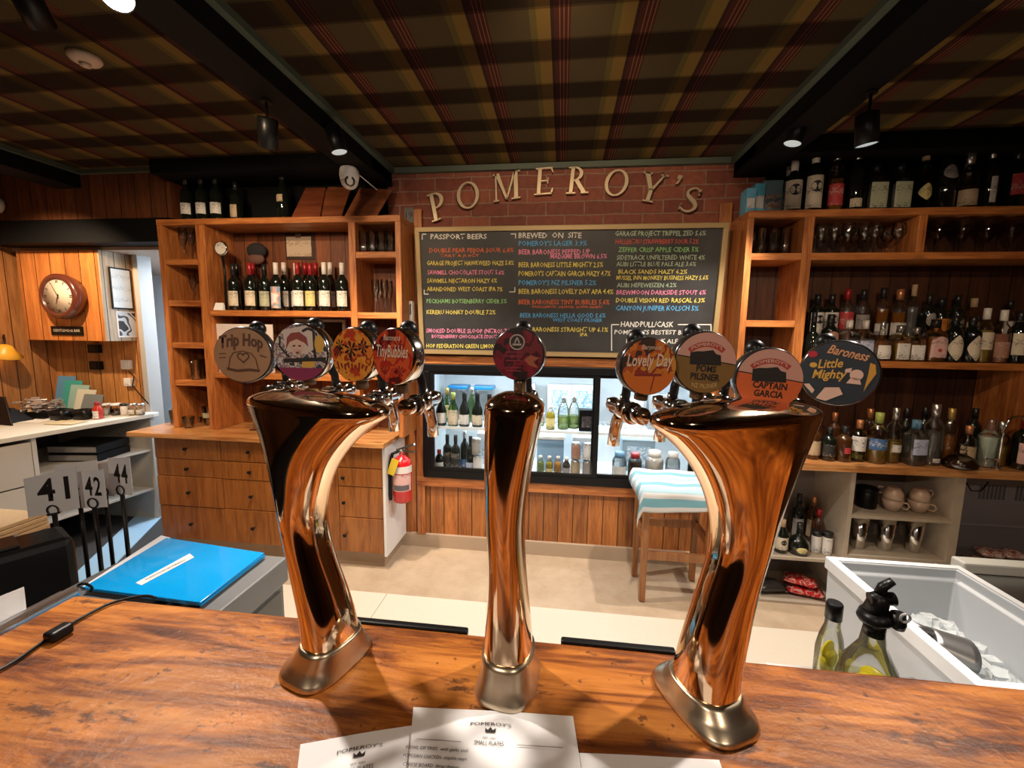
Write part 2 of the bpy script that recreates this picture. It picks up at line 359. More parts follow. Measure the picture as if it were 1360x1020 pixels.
# ------------------------------------------------------------------ mesh helpers
class MB:
    def __init__(s): s.v = []; s.f = []; s.m = []; s.s = []
    def add(s, vs, fs, mat=0, smooth=False):
        o = len(s.v); s.v += [tuple(v) for v in vs]
        for f in fs:
            s.f.append([i + o for i in f]); s.m.append(mat); s.s.append(smooth)
        return s
    def box(s, x0, x1, y0, y1, z0, z1, mat=0):
        return s.hexa([(x0, y0, z0), (x1, y0, z0), (x1, y1, z0), (x0, y1, z0), (x0, y0, z1), (x1, y0, z1), (x1, y1, z1), (x0, y1, z1)], mat)
    def hexa(s, c, mat=0):
        return s.add(c, [(3, 2, 1, 0), (4, 5, 6, 7), (0, 1, 5, 4), (1, 2, 6, 5), (2, 3, 7, 6), (3, 0, 4, 7)], mat)
    def obox(s, c, size, R=None, mat=0):
        R = R or Matrix.Identity(3); c = Vector(c); h = [k / 2 for k in size]
        P = [(-1, -1, -1), (1, -1, -1), (1, 1, -1), (-1, 1, -1), (-1, -1, 1), (1, -1, 1), (1, 1, 1), (-1, 1, 1)]
        return s.hexa([c + R @ Vector((a * h[0], b * h[1], d * h[2])) for a, b, d in P], mat)
    def lathe(s, prof, seg=20, c=(0, 0, 0), R=None, mat=0, sq=2.0, smooth=True, caps=True):
        R = R or Matrix.Identity(3); c = Vector(c); n = len(prof); vs = []
        for r, z in prof:
            for k in range(seg):
                t = 2 * PI * k / seg; ct, st = math.cos(t), math.sin(t)
                q = 1.0 if sq == 2.0 else (abs(ct) ** sq + abs(st) ** sq) ** (-1 / sq)
                vs.append(c + R @ Vector((r * q * ct, r * q * st, z)))
        fs = [(i * seg + k, i * seg + (k + 1) % seg, (i + 1) * seg + (k + 1) % seg, (i + 1) * seg + k) for i in range(n - 1) for k in range(seg)]
        s.add(vs, fs, mat, smooth)
        if caps:
            s.add(vs[:seg], [tuple(range(seg))[::-1]], mat); s.add(vs[-seg:], [tuple(range(seg))], mat)
        return s
    def tube(s, pts, r, seg=10, mat=0, closed=False, smooth=True):
        pts = [Vector(p) for p in pts]; n = len(pts); vs = []; up = None
        for i, p in enumerate(pts):
            a = pts[(i - 1) % n] if (i or closed) else p; b = pts[(i + 1) % n] if (i < n - 1 or closed) else p
            t = (b - a).normalized()
            if up is None:
                up = t.orthogonal().normalized()
            else:
                up = (up - t * up.dot(t)); up = up.normalized() if up.length > 1e-6 else t.orthogonal().normalized()
            sd = t.cross(up); rr = r[i] if isinstance(r, (list, tuple)) else r
            for k in range(seg):
                q = 2 * PI * k / seg; vs.append(p + up * (rr * math.cos(q)) + sd * (rr * math.sin(q)))
        m = n if closed else n - 1
        fs = [(i * seg + k, i * seg + (k + 1) % seg, ((i + 1) % n) * seg + (k + 1) % seg, ((i + 1) % n) * seg + k) for i in range(m) for k in range(seg)]
        s.add(vs, fs, mat, smooth)
        if not closed:
            s.add(vs[:seg], [tuple(range(seg))[::-1]], mat); s.add(vs[-seg:], [tuple(range(seg))], mat)
        return s
    def loft(s, rings, mat=0, smooth=True, caps=(True, True)):
        n = len(rings[0]); vs = [p for r in rings for p in r]
        fs = [(i * n + k, i * n + (k + 1) % n, (i + 1) * n + (k + 1) % n, (i + 1) * n + k) for i in range(len(rings) - 1) for k in range(n)]
        s.add(vs, fs, mat, smooth)
        if caps[0]: s.add(rings[0], [tuple(range(n))[::-1]], mat)
        if caps[1]: s.add(rings[-1], [tuple(range(n))], mat)
        return s
    def prism(s, poly, d0, d1, fn, mat=0):
        """poly of 2D points swept from d0 to d1; fn(a, b, d) -> point"""
        n = len(poly); vs = [fn(a, b, d0) for a, b in poly] + [fn(a, b, d1) for a, b in poly]
        fs = [tuple(range(n))[::-1], tuple(range(n, 2 * n))] + [(k, (k + 1) % n, n + (k + 1) % n, n + k) for k in range(n)]
        return s.add(vs, fs, mat)
    def sphere(s, c, r, seg=12, mat=0, sc=(1, 1, 1)):
        n = seg // 2; pr = []
        rings = [[Vector(c) + Vector((r * sc[0] * math.sin(PI * i / n) * math.cos(2 * PI * k / seg), r * sc[1] * math.sin(PI * i / n) * math.sin(2 * PI * k / seg), -r * sc[2] * math.cos(PI * i / n))) for k in range(seg)] for i in range(1, n)]
        s.loft(rings, mat, True, (False, False))
        b = len(s.v)
        top = Vector(c) + Vector((0, 0, r * sc[2])); bot = Vector(c) - Vector((0, 0, r * sc[2]))
        s.add([*rings[0], bot], [(seg, (k + 1) % seg, k) for k in range(seg)], mat, True)
        s.add([*rings[-1], top], [(k, (k + 1) % seg, seg) for k in range(seg)], mat, True)
        return s
    def mesh(s, name, mats):
        me = bpy.data.meshes.new(name); me.from_pydata(s.v, [], s.f)
        for m in (mats if isinstance(mats, (list, tuple)) else [mats]): me.materials.append(m)
        me.polygons.foreach_set('material_index', s.m); me.polygons.foreach_set('use_smooth', s.s)
        bm = bmesh.new(); bm.from_mesh(me); bmesh.ops.remove_doubles(bm, verts=bm.verts, dist=1e-6); bmesh.ops.recalc_face_normals(bm, faces=bm.faces); bm.to_mesh(me); bm.free()
        me.update(); return me
    def build(s, name, mats, parent=None, bevel=0, world=True):
        if parent is not None and world:
            o = wloc(parent); s.v = [(x - o.x, y - o.y, z - o.z) for x, y, z in s.v]
        ob = link(name, s.mesh(name, mats), parent)
        if bevel:
            b = ob.modifiers.new('bevel', 'BEVEL'); b.width = bevel; b.segments = 2; b.limit_method = 'ANGLE'; b.angle_limit = 0.7
        return ob
def wloc(o):
    p = Vector((0, 0, 0))
    while o is not None: p = p + o.location; o = o.parent
    return p
def link(name, me, parent=None, loc=None, rz=0):
    ob = bpy.data.objects.new(name, me); COL.objects.link(ob)
    if parent is not None: ob.parent = parent
    if loc is not None: ob.location = loc
    if rz: ob.rotation_euler.z = rz
    return ob
def tag(o, label=None, cat=None, group=None, kind=None):
    if label: o['label'] = label
    if cat: o['category'] = cat
    if group: o['group'] = group
    if kind: o['kind'] = kind
    return o
def thing(name, label, cat, loc=(0, 0, 0), group=None, rz=0):
    o = bpy.data.objects.new(name, None); COL.objects.link(o); o.empty_display_size = 0.05
    o.location = loc; o.rotation_euler.z = rz
    return tag(o, label, cat, group)
def struct(name, mb, mats, bevel=0):
    return tag(mb.build(name, mats, None, bevel), kind='structure')
def q(mb, c, mat=0): return mb.add(c, [(0, 1, 2, 3)], mat)
def rotz(a): return Matrix.Rotation(a, 3, 'Z')

_txt = {}
def text_mesh(body, mat, height=None, width=None, shear=0.0, bold=0.0, extrude=0.0, spacing=1.0, align='CENTER', res=2):
    """lettering as a mesh in the x-y plane; scaled to the given cap height / total width"""
    c = bpy.data.curves.new('lettering', 'FONT'); c.body = body; c.size = 1; c.shear = shear; c.offset = bold; c.resolution_u = res
    c.space_character = spacing; c.align_x = align; c.extrude = 0
    o = bpy.data.objects.new('lettering', c); COL.objects.link(o)
    dg = bpy.context.evaluated_depsgraph_get(); me = bpy.data.meshes.new_from_object(o.evaluated_get(dg))
    bpy.data.objects.remove(o); bpy.data.curves.remove(c)
    xs = [v.co.x for v in me.vertices]
    W = max(xs) - min(xs); x0 = min(xs)
    sy = height / 0.7 if height else width / W
    sx = width / W if width else sy
    ref = {'LEFT': x0, 'CENTER': (max(xs) + min(xs)) / 2, 'RIGHT': max(xs)}[align]
    for v in me.vertices: v.co.x = (v.co.x - ref) * sx; v.co.y *= sy
    me.materials.clear(); me.materials.append(mat)
    return me
def text_at(body, mat, fn, name, parent, depth_=0.0, **kw):
    """place lettering with fn(x, y) -> world point"""
    me = text_mesh(body, mat, **kw)
    o = wloc(parent) if parent is not None else Vector()
    for v in me.vertices: v.co = fn(v.co.x, v.co.y) - o
    return link(name, me, parent)

# ================================================================== THE ROOM
YB = 2.92          # back wall
CZ = 2.69          # ceiling
HX = 1.03          # inner sides of the two hutches
YH = 2.65          # front of the hutches
BT = 1.10          # bar top

struct('floor', MB().box(-2.75, 3.4, 0.08, 2.98, -0.06, 0.0), m_floor())
struct('floor_front', MB().box(-2.75, 3.4, -3.6, 0.08, -0.06, 0.0), wood('front_floor_boards', (0.030, 0.014, 0.008), (0.07, 0.033, 0.016), 'Y', 0.5, 0.1, boards=0.12, board_axis='X'))
struct('floor_back', MB().box(-6.0, -2.75, -3.6, 4.4, -0.06, 0.0), flat('dark_carpet', (0.03, 0.032, 0.036), 0.8, var=0.3, bscale=90))
struct('floor_white', MB().box(-1.75, 2.6, 0.9, 2.305, 0.0, 0.004).box(-1.022, -1.019, 0.9, 2.304, 0.004, 0.0045, 1), [flat('cream_vinyl', (0.66, 0.60, 0.50), 0.35, var=0.04), flat('seam', (0.2, 0.17, 0.14), 0.7)])
struct('trim_1', MB().box(-2.70, HX, YB - 0.025, YB, 0, 0.098), flat('skirting_vinyl', (0.42, 0.32, 0.23), 0.45))
# ceiling: tartan panels between black beams
struct('ceiling', MB().box(-4.4, 3.4, -3.6, 4.4, CZ, CZ + 0.06), m_plaid())
struct('trim_2', MB().box(-1.355, -1.19, -3.5, YB, 2.576, CZ), m_dark())
struct('trim_3', MB().box(1.03, 1.22, -3.5, YB, 2.576, CZ), m_dark())
struct('trim_4', MB().box(-3.62, -3.42, -3.5, 2.76, 2.57, CZ), m_dark())
struct('trim_5', MB().box(-2.72, -1.19, 2.62, YB, 2.60, CZ), m_dark())
struct('trim_6', MB().box(1.03, 3.3, 2.62, YB, 2.60, CZ), m_dark())
grn = flat('green_cove', (0.075, 0.095, 0.070), 0.6)
struct('trim_7', MB().box(-1.19, -1.158, -3.5, YB, CZ - 0.03, CZ).box(0.998, 1.03, -3.5, YB, CZ - 0.03, CZ).box(-1.158, 0.998, YB - 0.035, YB, CZ - 0.035, CZ), grn)
struct('trim_8', MB().box(-3.42, -3.395, -3.5, 2.76, CZ - 0.03, CZ).box(-3.395, -2.72, 2.735, 2.76, CZ - 0.03, CZ), grn)
# back wall: planks under the fridge, brick above it, black paint behind the hutches
struct('wall_back', MB().box(-HX, HX, YB, YB + 0.06, 0, 0.47).box(-HX, -0.95, YB, YB + 0.06, 0.47, 1.40).box(0.95, HX, YB, YB + 0.06, 0.47, 1.40).box(-1.22, -HX, YB, YB + 0.06, 0, 0.95).box(HX, 1.22, YB, YB + 0.06, 0, 0.95), m_planks())
struct('wall_back_brick', MB().box(-1.22, 1.22, YB, YB + 0.06, 1.40, CZ), m_brick())
struct('wall_back_dark', MB().box(-2.74, -1.22, YB, YB + 0.06, 0.0, CZ).box(-1.22, -HX, YB, YB + 0.06, 0.95, 1.40).box(HX, 1.22, YB, YB + 0.06, 0.95, 1.40).box(1.22, 3.3, YB, YB + 0.06, 0.0, CZ), m_dark())
# left side: nook behind a lintel, doorway with daylight
ply = wood('lintel_planks', (0.10, 0.030, 0.010), (0.20, 0.065, 0.022), 'Z', 0.55, boards=0.12, board_axis='X')
struct('wall_left', MB().box(-4.36, -4.26, -3.6, 3.2, 0, CZ), m_planks_y())
struct('wall_left_lintel', MB().box(-4.26, -2.72, 2.76, 2.86, 2.355, CZ), ply)
struct('trim_9', MB().box(-4.26, -2.72, 2.74, 2.90, 2.195, 2.355), m_dark())
struct('wall_left_nook', MB().box(-4.26, -3.40, 3.10, 3.18, 0, 2.195), m_planks_light())
struct('trim_10', MB().box(-3.43, -3.385, 3.085, 3.20, 0, 2.195), flat('pale_jamb', (0.42, 0.40, 0.38), 0.5))
struct('trim_11', MB().box(-6.0, -2.72, 2.90, 4.3, 2.17, 2.195), flat('nook_soffit', (0.42, 0.33, 0.25), 0.6))
struct('wall_corridor', MB().box(-6.0, -2.6, 4.3, 4.36, 0, CZ), flat('corridor_paint', (0.66, 0.72, 0.78), 0.6))
struct('wall_corridor_side', MB().box(-2.76, -2.72, YB + 0.06, 4.3, 0, CZ), flat('corridor_paint', (0.66, 0.72, 0.78), 0.6))
area('corridor_light', (-3.1, 3.8, 2.15), (-3.1, 3.8, 0), 26, 0.5, 0.5, COOL)
ct = thing('ceiling_panel_light', 'square white ceiling panel light in the corridor past the doorway', 'ceiling light', (-3.1, 3.8, 2.165))
MB().box(-3.36, -2.84, 3.54, 4.06, 2.155, 2.17).build('frame', m_white(), ct)
MB().box(-3.33, -2.87, 3.57, 4.03, 2.151, 2.156).build('diffuser', flat('lamp_white', (0.8, 0.8, 0.8), 0.5, emit=COOL, es=4), ct)
struct('floor_light_strip', MB().hexa([(-3.75, 3.35, 0), (-3.0, 2.05, 0), (-2.85, 2.15, 0), (-3.55, 3.45, 0), (-3.75, 3.35, 0.005), (-3.0, 2.05, 0.005), (-2.85, 2.15, 0.005), (-3.55, 3.45, 0.005)]), flat('pale_blue_light_patch', (0.30, 0.50, 0.72), 0.4))  # blue doorway light on the floor, put in as a coloured strip
# right wall and the customers' side of the room (seen only in reflections)
struct('wall_right', MB().box(3.3, 3.36, -3.6, 3.0, 0, CZ), m_planks_y())
struct('wall_front', MB().box(-4.4, 3.4, -3.66, -3.6, 0, CZ), wood('front_planks', (0.05, 0.018, 0.007), (0.11, 0.042, 0.015), 'Z', 0.5, boards=0.12, board_axis='X'))

# timber round the fridge
tr = m_timber_x(); tp = m_timber_z()
struct('trim_13', MB().box(-HX, HX, YB - 0.035, YB, 1.372, 1.43), tr, 0.003)
struct('trim_14', MB().box(-HX, HX, YB - 0.035, YB, 0.475, 0.545), tr, 0.003)
struct('trim_15', MB().box(-HX, -0.975, YB - 0.03, YB, 0.098, 2.42), tp, 0.003)
struct('trim_16', MB().box(0.955, HX, YB - 0.03, YB, 0.098, 2.42), tp, 0.003)

# ------------------------------------------------------------------ drinks fridge set into the wall
fr = thing('drinks_fridge', 'black framed glass door drinks fridge lit inside, set into the timber wall under the chalkboard', 'fridge', (0, YB, 0.55))
FX0, FX1, FZ0, FZ1, FYB = -0.975, 0.955, 0.547, 1.370, 3.42
lin = flat('fridge_liner', (0.70, 0.74, 0.76), 0.35)
c = MB(); t = 0.02
c.box(FX0, FX1, FYB - t, FYB, FZ0, FZ1).box(FX0, FX0 + t, YB, FYB - t, FZ0, FZ1).box(FX1 - t, FX1, YB, FYB - t, FZ0, FZ1).box(FX0 + t, FX1 - t, YB, FYB - t, FZ0, FZ0 + t).box(FX0 + t, FX1 - t, YB, FYB - t, FZ1 - t, FZ1)
c.build('liner', lin, fr)
c = MB()
c.box(FX0, FX1, YB - 0.05, YB, FZ1 - 0.05, FZ1).box(FX0, FX1, YB - 0.05, YB, FZ0, FZ0 + 0.055).box(FX0, FX0 + 0.05, YB - 0.05, YB, FZ0 + 0.055, FZ1 - 0.05).box(FX1 - 0.05, FX1, YB - 0.05, YB, FZ0 + 0.055, FZ1 - 0.05)
c.build('outer_frame', m_black(), fr, 0.003)
for x0, x1, y in ((FX0 + 0.05, 0.262, YB - 0.035), (0.215, FX1 - 0.05, YB - 0.012)):
    dr = MB()
    z0, z1 = FZ0 + 0.055, FZ1 - 0.05
    dr.box(x0, x0 + 0.03, y - 0.01, y + 0.01, z0, z1).box(x1 - 0.035, x1, y - 0.01, y + 0.01, z0, z1).box(x0 + 0.03, x1 - 0.035, y - 0.01, y + 0.01, z0, z0 + 0.025).box(x0 + 0.03, x1 - 0.035, y - 0.01, y + 0.01, z1 - 0.022, z1)
    d = dr.build('door', m_black(), fr, 0.002)
    MB().box(x0 + 0.03, x1 - 0.035, y - 0.002, y + 0.002, z0 + 0.025, z1 - 0.022).build('glass_pane', m_pane(), d)
FS = 0.905      # wire shelf height
for zz in (FS,):
    c = MB()
    for k in range(46): c.box(FX0 + 0.03 + k * 0.0417, FX0 + 0.034 + k * 0.0417, YB + 0.04, FYB - 0.06, zz - 0.008, zz)
    c.box(FX0 + 0.02, FX1 - 0.02, YB + 0.03, YB + 0.04, zz - 0.012, zz + 0.006).box(FX0 + 0.02, FX1 - 0.02, FYB - 0.06, FYB - 0.05, zz - 0.012, zz)
    c.build('wire_shelf', flat('white_wire', (0.7, 0.72, 0.74), 0.35), fr)
MB().box(FX0 + 0.1, FX1 - 0.1, YB + 0.03, YB + 0.06, FZ1 - 0.045, FZ1 - 0.022).build('lamp_tube', flat('fridge_tube', (0.9, 0.9, 0.9), 0.5, emit=(0.8, 0.92, 1.0), es=3), fr)
area('fridge_light', (0, YB + 0.09, FZ1 - 0.05), (0, YB + 0.2, 0.5), 6.5, 1.7, 0.05, (0.78, 0.91, 1.0))
area('fridge_light_low', (0, FYB - 0.04, FS - 0.03), (0, YB + 0.3, 0.55), 3.0, 1.7, 0.04, (0.78, 0.91, 1.0))

# ------------------------------------------------------------------ hutches
def hutch(name, label, cat, uprights, shelves, sgn):
    pass
lh = thing('shelf_hutch', 'open timber shelf hutch standing on the drawer counter, left of the chalkboard', 'shelf unit', (-1.9, 2.78, 0.891))
HL = -2.735
def U(px0, px1, py, Y):  # upright between two pixel columns
    return at(px0, py, Y).x, at(px1, py, Y).x
ZTOP = 2.318
up = {}
up['a'] = (HL, HL + 0.038)
up['b'] = U(261, 272.5, 330, YH)
up['c'] = U(463, 472, 330, YH)
up['d'] = (-HX - 0.036, -HX)
zb = 0.892
th = 0.038
MB().box(HL, -HX, YB - 0.012, YB - 0.001, zb, ZTOP - th).build('back_panel', m_hutch_back(), lh)
for k in 'abcd':
    x0, x1 = up[k]
    MB().box(x0, x1, YH, YB - 0.012, zb, ZTOP - th).build('upright', tp, lh, 0.002)
MB().box(HL, -HX, YH - 0.004, YB - 0.012, ZTOP - th, ZTOP).build('top_shelf', tr, lh, 0.003)
def shelf(p, xa, xb, py, px_, Y=YH, n='shelf', t=th):
    z = at(px_, py, Y).z
    MB().box(xa, xb, Y + 0.003, YB - 0.012, z - t, z).build(n, tr, p, 0.002); return z
LZ = [shelf(lh, up['a'][1], up['b'][0], y, 240) for y in (343.7, 399, 455, 505)]
RZ = [shelf(lh, up['c'][1], up['d'][0], y, 500) for y in (334.0, 415)]
RZ.append(shelf(lh, up['c'][1], up['d'][0], 497, 500))
MZ = shelf(lh, up['b'][1], up['c'][0], 412.5, 370)
MZ2 = shelf(lh, up['b'][1], up['c'][0], 497, 370)

rh = thing('shelf_hutch', 'open timber shelf hutch full of spirits, right of the chalkboard', 'shelf unit', (2.0, 2.78, 0.891))
RX1 = 3.0
ZT2 = at(1180, 276.5, YH).z
zs2 = at(1180, 335, YH).z
zs3 = at(1260, 481, YH).z
ur = {}
ur['a'] = (HX, HX + 0.036)
ur['b'] = U(1061, 1074, 380, YH)
ur['c'] = U(1219, 1230, 310, YH)
ur['d'] = U(1351, 1362, 540, YH)
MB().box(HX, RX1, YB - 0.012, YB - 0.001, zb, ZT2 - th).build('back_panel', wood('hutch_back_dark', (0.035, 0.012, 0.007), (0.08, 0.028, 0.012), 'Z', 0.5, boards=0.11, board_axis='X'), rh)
MB().box(*ur['a'], YH, YB - 0.012, zb, ZT2 - th).build('upright', tp, rh, 0.002)
MB().box(*ur['b'], YH, YB - 0.012, zb, ZT2 - th).build('upright', tp, rh, 0.002)
MB().box(*ur['c'], YH, YB - 0.012, zs2, ZT2 - th).build('upright', tp, rh, 0.002)
MB().box(*ur['d'], YH, YB - 0.012, zb, zs3 - th).build('upright', tp, rh, 0.002)
MB().box(HX, RX1, YH - 0.004, YB - 0.012, ZT2 - th, ZT2).build('top_shelf', tr, rh, 0.003)
MB().box(ur['a'][1], ur['b'][0], YH + 0.003, YB - 0.012, zs2 - th, zs2).build('shelf', tr, rh, 0.002)
MB().box(ur['b'][1], RX1, YH + 0.003, YB - 0.012, zs2 - th, zs2).build('shelf', tr, rh, 0.002)
MB().box(ur['b'][1], RX1, YH - 0.03, YB - 0.012, zs3 - th, zs3).build('shelf', tr, rh, 0.002)
ZRS = at(1025, 425.6, YH).z
MB().box(ur['a'][1], ur['b'][0], YH + 0.003, YB - 0.012, ZRS - th, ZRS).build('shelf', tr, rh, 0.002)
# raised step for the back row of spirits
STEP = zs3 + 0.115
st = MB().box(ur['b'][1] + 0.02, 2.9, 2.775, YB - 0.014, zs3 + 0.001, STEP).build('bottle_step', m_timber_x())
tag(st, 'low timber step carrying the back row of spirits on the third shelf', 'step')

# ------------------------------------------------------------------ counters under the hutches
ctz = 0.891
CYF = 2.50
lc = MB().box(-2.925, -1.10, CYF - 0.02, YB - 0.001, ctz - 0.032, ctz)
tag(lc.build('counter_top', m_counter(), None, 0.004), 'long light timber counter top over the drawers, under the left shelf hutch', 'counter top')
YD = 2.545
dc = thing('drawer_cabinet', 'wide timber cabinet of stacked drawers with small black knobs, under the left counter top', 'drawers', (-2.0, 2.7, 0))
zc0 = 0.115
MB().box(-2.80, -1.140, YD + 0.022, YB - 0.026, zc0, ctz - 0.033).build('carcass', m_drawer(), dc)
MB().box(-1.139, -1.121, YD, YB - 0.026, 0.10, ctz - 0.033).build('end_panel', m_white(), dc)['label'] = 'white end panel'
MB().box(-2.74, -1.16, YD + 0.05, YB - 0.03, 0.0, zc0).build('plinth', flat('plinth_vinyl', (0.36, 0.26, 0.18), 0.5), dc)
colx = [at(p, 640, YD).x for p in (214, 302.5, 398, 450)] + [-1.1395]
colx = [-2.79, at(303, 620, YD).x, at(413, 620, YD).x, at(443, 680, YD).x, -1.1395]
colx = [-2.79, -2.79 + 0.50, -2.79 + 1.02, -2.79 + 1.34, -1.1395]
rows = [ctz - 0.036, at(260, 612, YD).z, at(260, 640, YD).z, at(260, 687, YD).z, 0.3, zc0]
rows = [ctz - 0.036, 0.70, 0.575, 0.36, 0.118]
for i in range(4):
    for j in range(4):
        x0, x1, z1, z0 = colx[i] + 0.0025, colx[i + 1] - 0.0025, rows[j] - 0.0025, rows[j + 1] + 0.0025
        if i == 2: continue
        d = MB().box(x0, x1, YD + (0.004 if (i + j) % 2 else 0.0), YD + 0.0215, z0, z1).build('drawer', m_drawer(), dc, 0.0015)
        kx = x0 + (x1 - x0) * (0.5 if i == 0 else (0.42 if i == 1 else 0.14)); kz = (z0 + z1) / 2
        k = MB().lathe([(0.004, 0), (0.004, 0.012), (0.011, 0.016), (0.013, 0.022), (0.009, 0.028), (0.002, 0.029)], 12, (kx, YD, kz), Matrix.Rotation(PI / 2, 3, 'X'))
        k.build('knob', m_black(), d)
MB().box(colx[2] + 0.0025, colx[3] - 0.0025, YD + 0.004, YD + 0.0215, zc0 + 0.003, rows[0] - 0.0025).build('door', m_drawer(), dc, 0.0015)

rc = MB().hexa([(1.10, CYF, ctz - 0.045), (3.1, CYF, ctz - 0.045), (3.1, YB - 0.001, ctz - 0.045), (1.02, YB - 0.001, ctz - 0.045), (1.08, CYF, ctz), (3.1, CYF, ctz), (3.1, YB - 0.001, ctz), (1.02, YB - 0.001, ctz)])
tag(rc.build('counter_top', m_counter(), None, 0.004), 'long live-edged timber counter top below the spirits, right of the chalkboard', 'counter top')
YC = 2.55
mel = m_melamine()
bc = thing('open_cupboard', 'open fronted pale board cupboard under the right counter top holding cups and bottles', 'cupboard', (1.7, 2.7, 0))
bx = [at(1131, 660, YC).x, at(1270, 690, YC).x]
cz1 = ctz - 0.047
CB = 0.075
zsA = at(1060, 741, YC).z          # left cell shelf
zsB = at(1180, 687, YC).z          # right cell upper shelf
zsC = zsB - 0.018 - 0.225
MB().box(1.075, 1.093, YC, YB - 0.026, 0.0, cz1).build('side_panel', mel, bc)
MB().box(bx[0] - 0.012, bx[0] + 0.012, YC, YB - 0.026, CB, cz1).build('divider', mel, bc)
MB().box(bx[1] - 0.022, bx[1] + 0.022, YC, YB - 0.026, 0.0, cz1).build('side_panel', mel, bc)
MB().box(1.093, bx[1] - 0.022, YB - 0.026, YB - 0.012, 0.0, cz1).build('back_panel', flat('cupboard_back', (0.17, 0.14, 0.12), 0.6), bc)
MB().box(1.093, bx[0] - 0.012, YC + 0.002, YB - 0.026, zsA - 0.018, zsA).build('shelf', mel, bc)
MB().box(bx[0] + 0.012, bx[1] - 0.022, YC + 0.002, YB - 0.026, zsB - 0.018, zsB).build('shelf', mel, bc)
MB().box(bx[0] + 0.012, bx[1] - 0.022, YC + 0.002, YB - 0.026, zsC - 0.018, zsC).build('shelf', mel, bc)
CBZ = at(1060, 800, YC).z
MB().box(1.093, bx[1] - 0.022, YC, YB - 0.026, CBZ - 0.018, CBZ).build('bottom_shelf', mel, bc)
MB().box(1.093, bx[1] - 0.022, YC + 0.03, YC + 0.045, 0.0, CBZ - 0.018).build('plinth', flat('plinth_brown', (0.20, 0.13, 0.08), 0.5), bc)
# darker bay further right with shelves of packets
db = thing('open_cupboard', 'dark open bay under the far right of the counter, with packets on its shelf', 'cupboard', (2.7, 2.7, 0))
MB().box(bx[1] + 0.023, 3.0, YB - 0.03, YB - 0.015, 0.0, cz1).build('back_panel', flat('bay_back', (0.16, 0.15, 0.17), 0.5), db)
PKZ = at(1320, 760, 2.70).z
MB().box(bx[1] + 0.023, 3.0, YC + 0.02, YB - 0.03, PKZ - 0.03, PKZ).build('shelf', flat('bay_shelf', (0.10, 0.045, 0.03), 0.5), db)
MB().box(bx[1] + 0.023, 3.0, YC + 0.02, YC + 0.05, 0.0, PKZ - 0.03).build('kick_panel', flat('bay_kick', (0.18, 0.13, 0.10), 0.6), db)

# ------------------------------------------------------------------ the bar in front
bar = thing('bar_counter', 'worn varnished orange timber bar top across the foreground, carrying the beer towers', 'bar', (0, 0.3, 0))
def bar_pt(x, y): return (x, y)
YE = 0.638
bt = MB()
bt.hexa([(-0.90, -0.02, BT - 0.05), (2.2, -0.02, BT - 0.05), (2.2, YE, BT - 0.05), (-0.895, YE, BT - 0.05), (-0.90, -0.02, BT), (2.2, -0.02, BT), (2.2, YE, BT), (-0.895, YE, BT)])
bt.build('worktop', m_bar(), bar, 0.006)
MB().box(-0.86, 2.2, 0.06, 0.09, 0.0, BT - 0.05).build('front_panel', m_planks(), bar)
MB().box(-0.86, 2.2, 0.50, 0.53, 0.0, BT - 0.05).build('back_panel', m_dark(), bar)
for x0, x1 in ((atz(455, 834, BT).x, atz(618, 848, BT).x), (atz(745, 857, BT).x, atz(900, 872, BT).x)):
    m = MB().box(x0, x1, YE + 0.001, YE + 0.014, BT - 0.012, BT + 0.0015)
    tag(m.build('drip_mat', m_black(), None, 0.003), ('black rubber mat edge clipped behind the bar between left and middle towers' if x0 < -0.05 else 'black rubber mat edge clipped behind the bar left of the right tower'), 'mat', 'rubber mat edges behind the bar')
rl = MB().tube([(-0.925, 0.20, BT - 0.012), (-0.925, 0.66, BT - 0.012)], 0.012, 10).tube([(-0.955, 0.20, BT - 0.02), (-0.955, 0.66, BT - 0.02)], 0.008, 8)
tag(rl.build('edge_rail', m_steel()), 'round aluminium rail along the left end of the bar', 'rail')
fs = MB().box(-1.62, -0.97, 0.15, 0.80, 0.78, 0.80)
fs.box(-1.60, -1.57, 0.2, 0.75, 0, 0.78).box(-1.0, -0.97, 0.2, 0.75, 0, 0.78)
tag(fs.build('side_shelf', m_blackmetal()), 'low black side shelf left of the bar carrying the printer', 'shelf')

# ------------------------------------------------------------------ beer towers
# (height above the bar, offset along the tower, half width, half depth), bottom to top
TL = [(0.0362, 0.0147, 0.0327, 0.042), (0.0722, 0.0104, 0.033, 0.0391), (0.1099, -0.0012, 0.0328, 0.0361), (0.1481, -0.016, 0.0304, 0.0331), (0.1826, -0.0264, 0.0262, 0.0338), (0.2282, -0.0337, 0.0283, 0.0348), (0.2752, -0.0327, 0.042, 0.0359), (0.3094, -0.0288, 0.0561, 0.0389), (0.3346, -0.0202, 0.0713, 0.0415), (0.3661, -0.0111, 0.0972, 0.0443), (0.3878, 0.0011, 0.1236, 0.0454)]
TR = [(0.021, 0.0007, 0.0373, 0.0432), (0.0589, 0.0042, 0.0392, 0.0401), (0.1015, 0.0135, 0.039, 0.0368), (0.1389, 0.023, 0.0383, 0.0339), (0.1744, 0.0325, 0.0358, 0.0336), (0.1996, 0.0405, 0.035, 0.0341), (0.2322, 0.0466, 0.0389, 0.0349), (0.2701, 0.0483, 0.0492, 0.0358), (0.297, 0.0475, 0.0602, 0.0377), (0.319, 0.0462, 0.072, 0.0399), (0.3375, 0.0439, 0.0833, 0.0417), (0.3593, 0.0383, 0.0987, 0.0439), (0.377, 0.0321, 0.1137, 0.0448), (0.3915, 0.0256, 0.1295, 0.0456)]
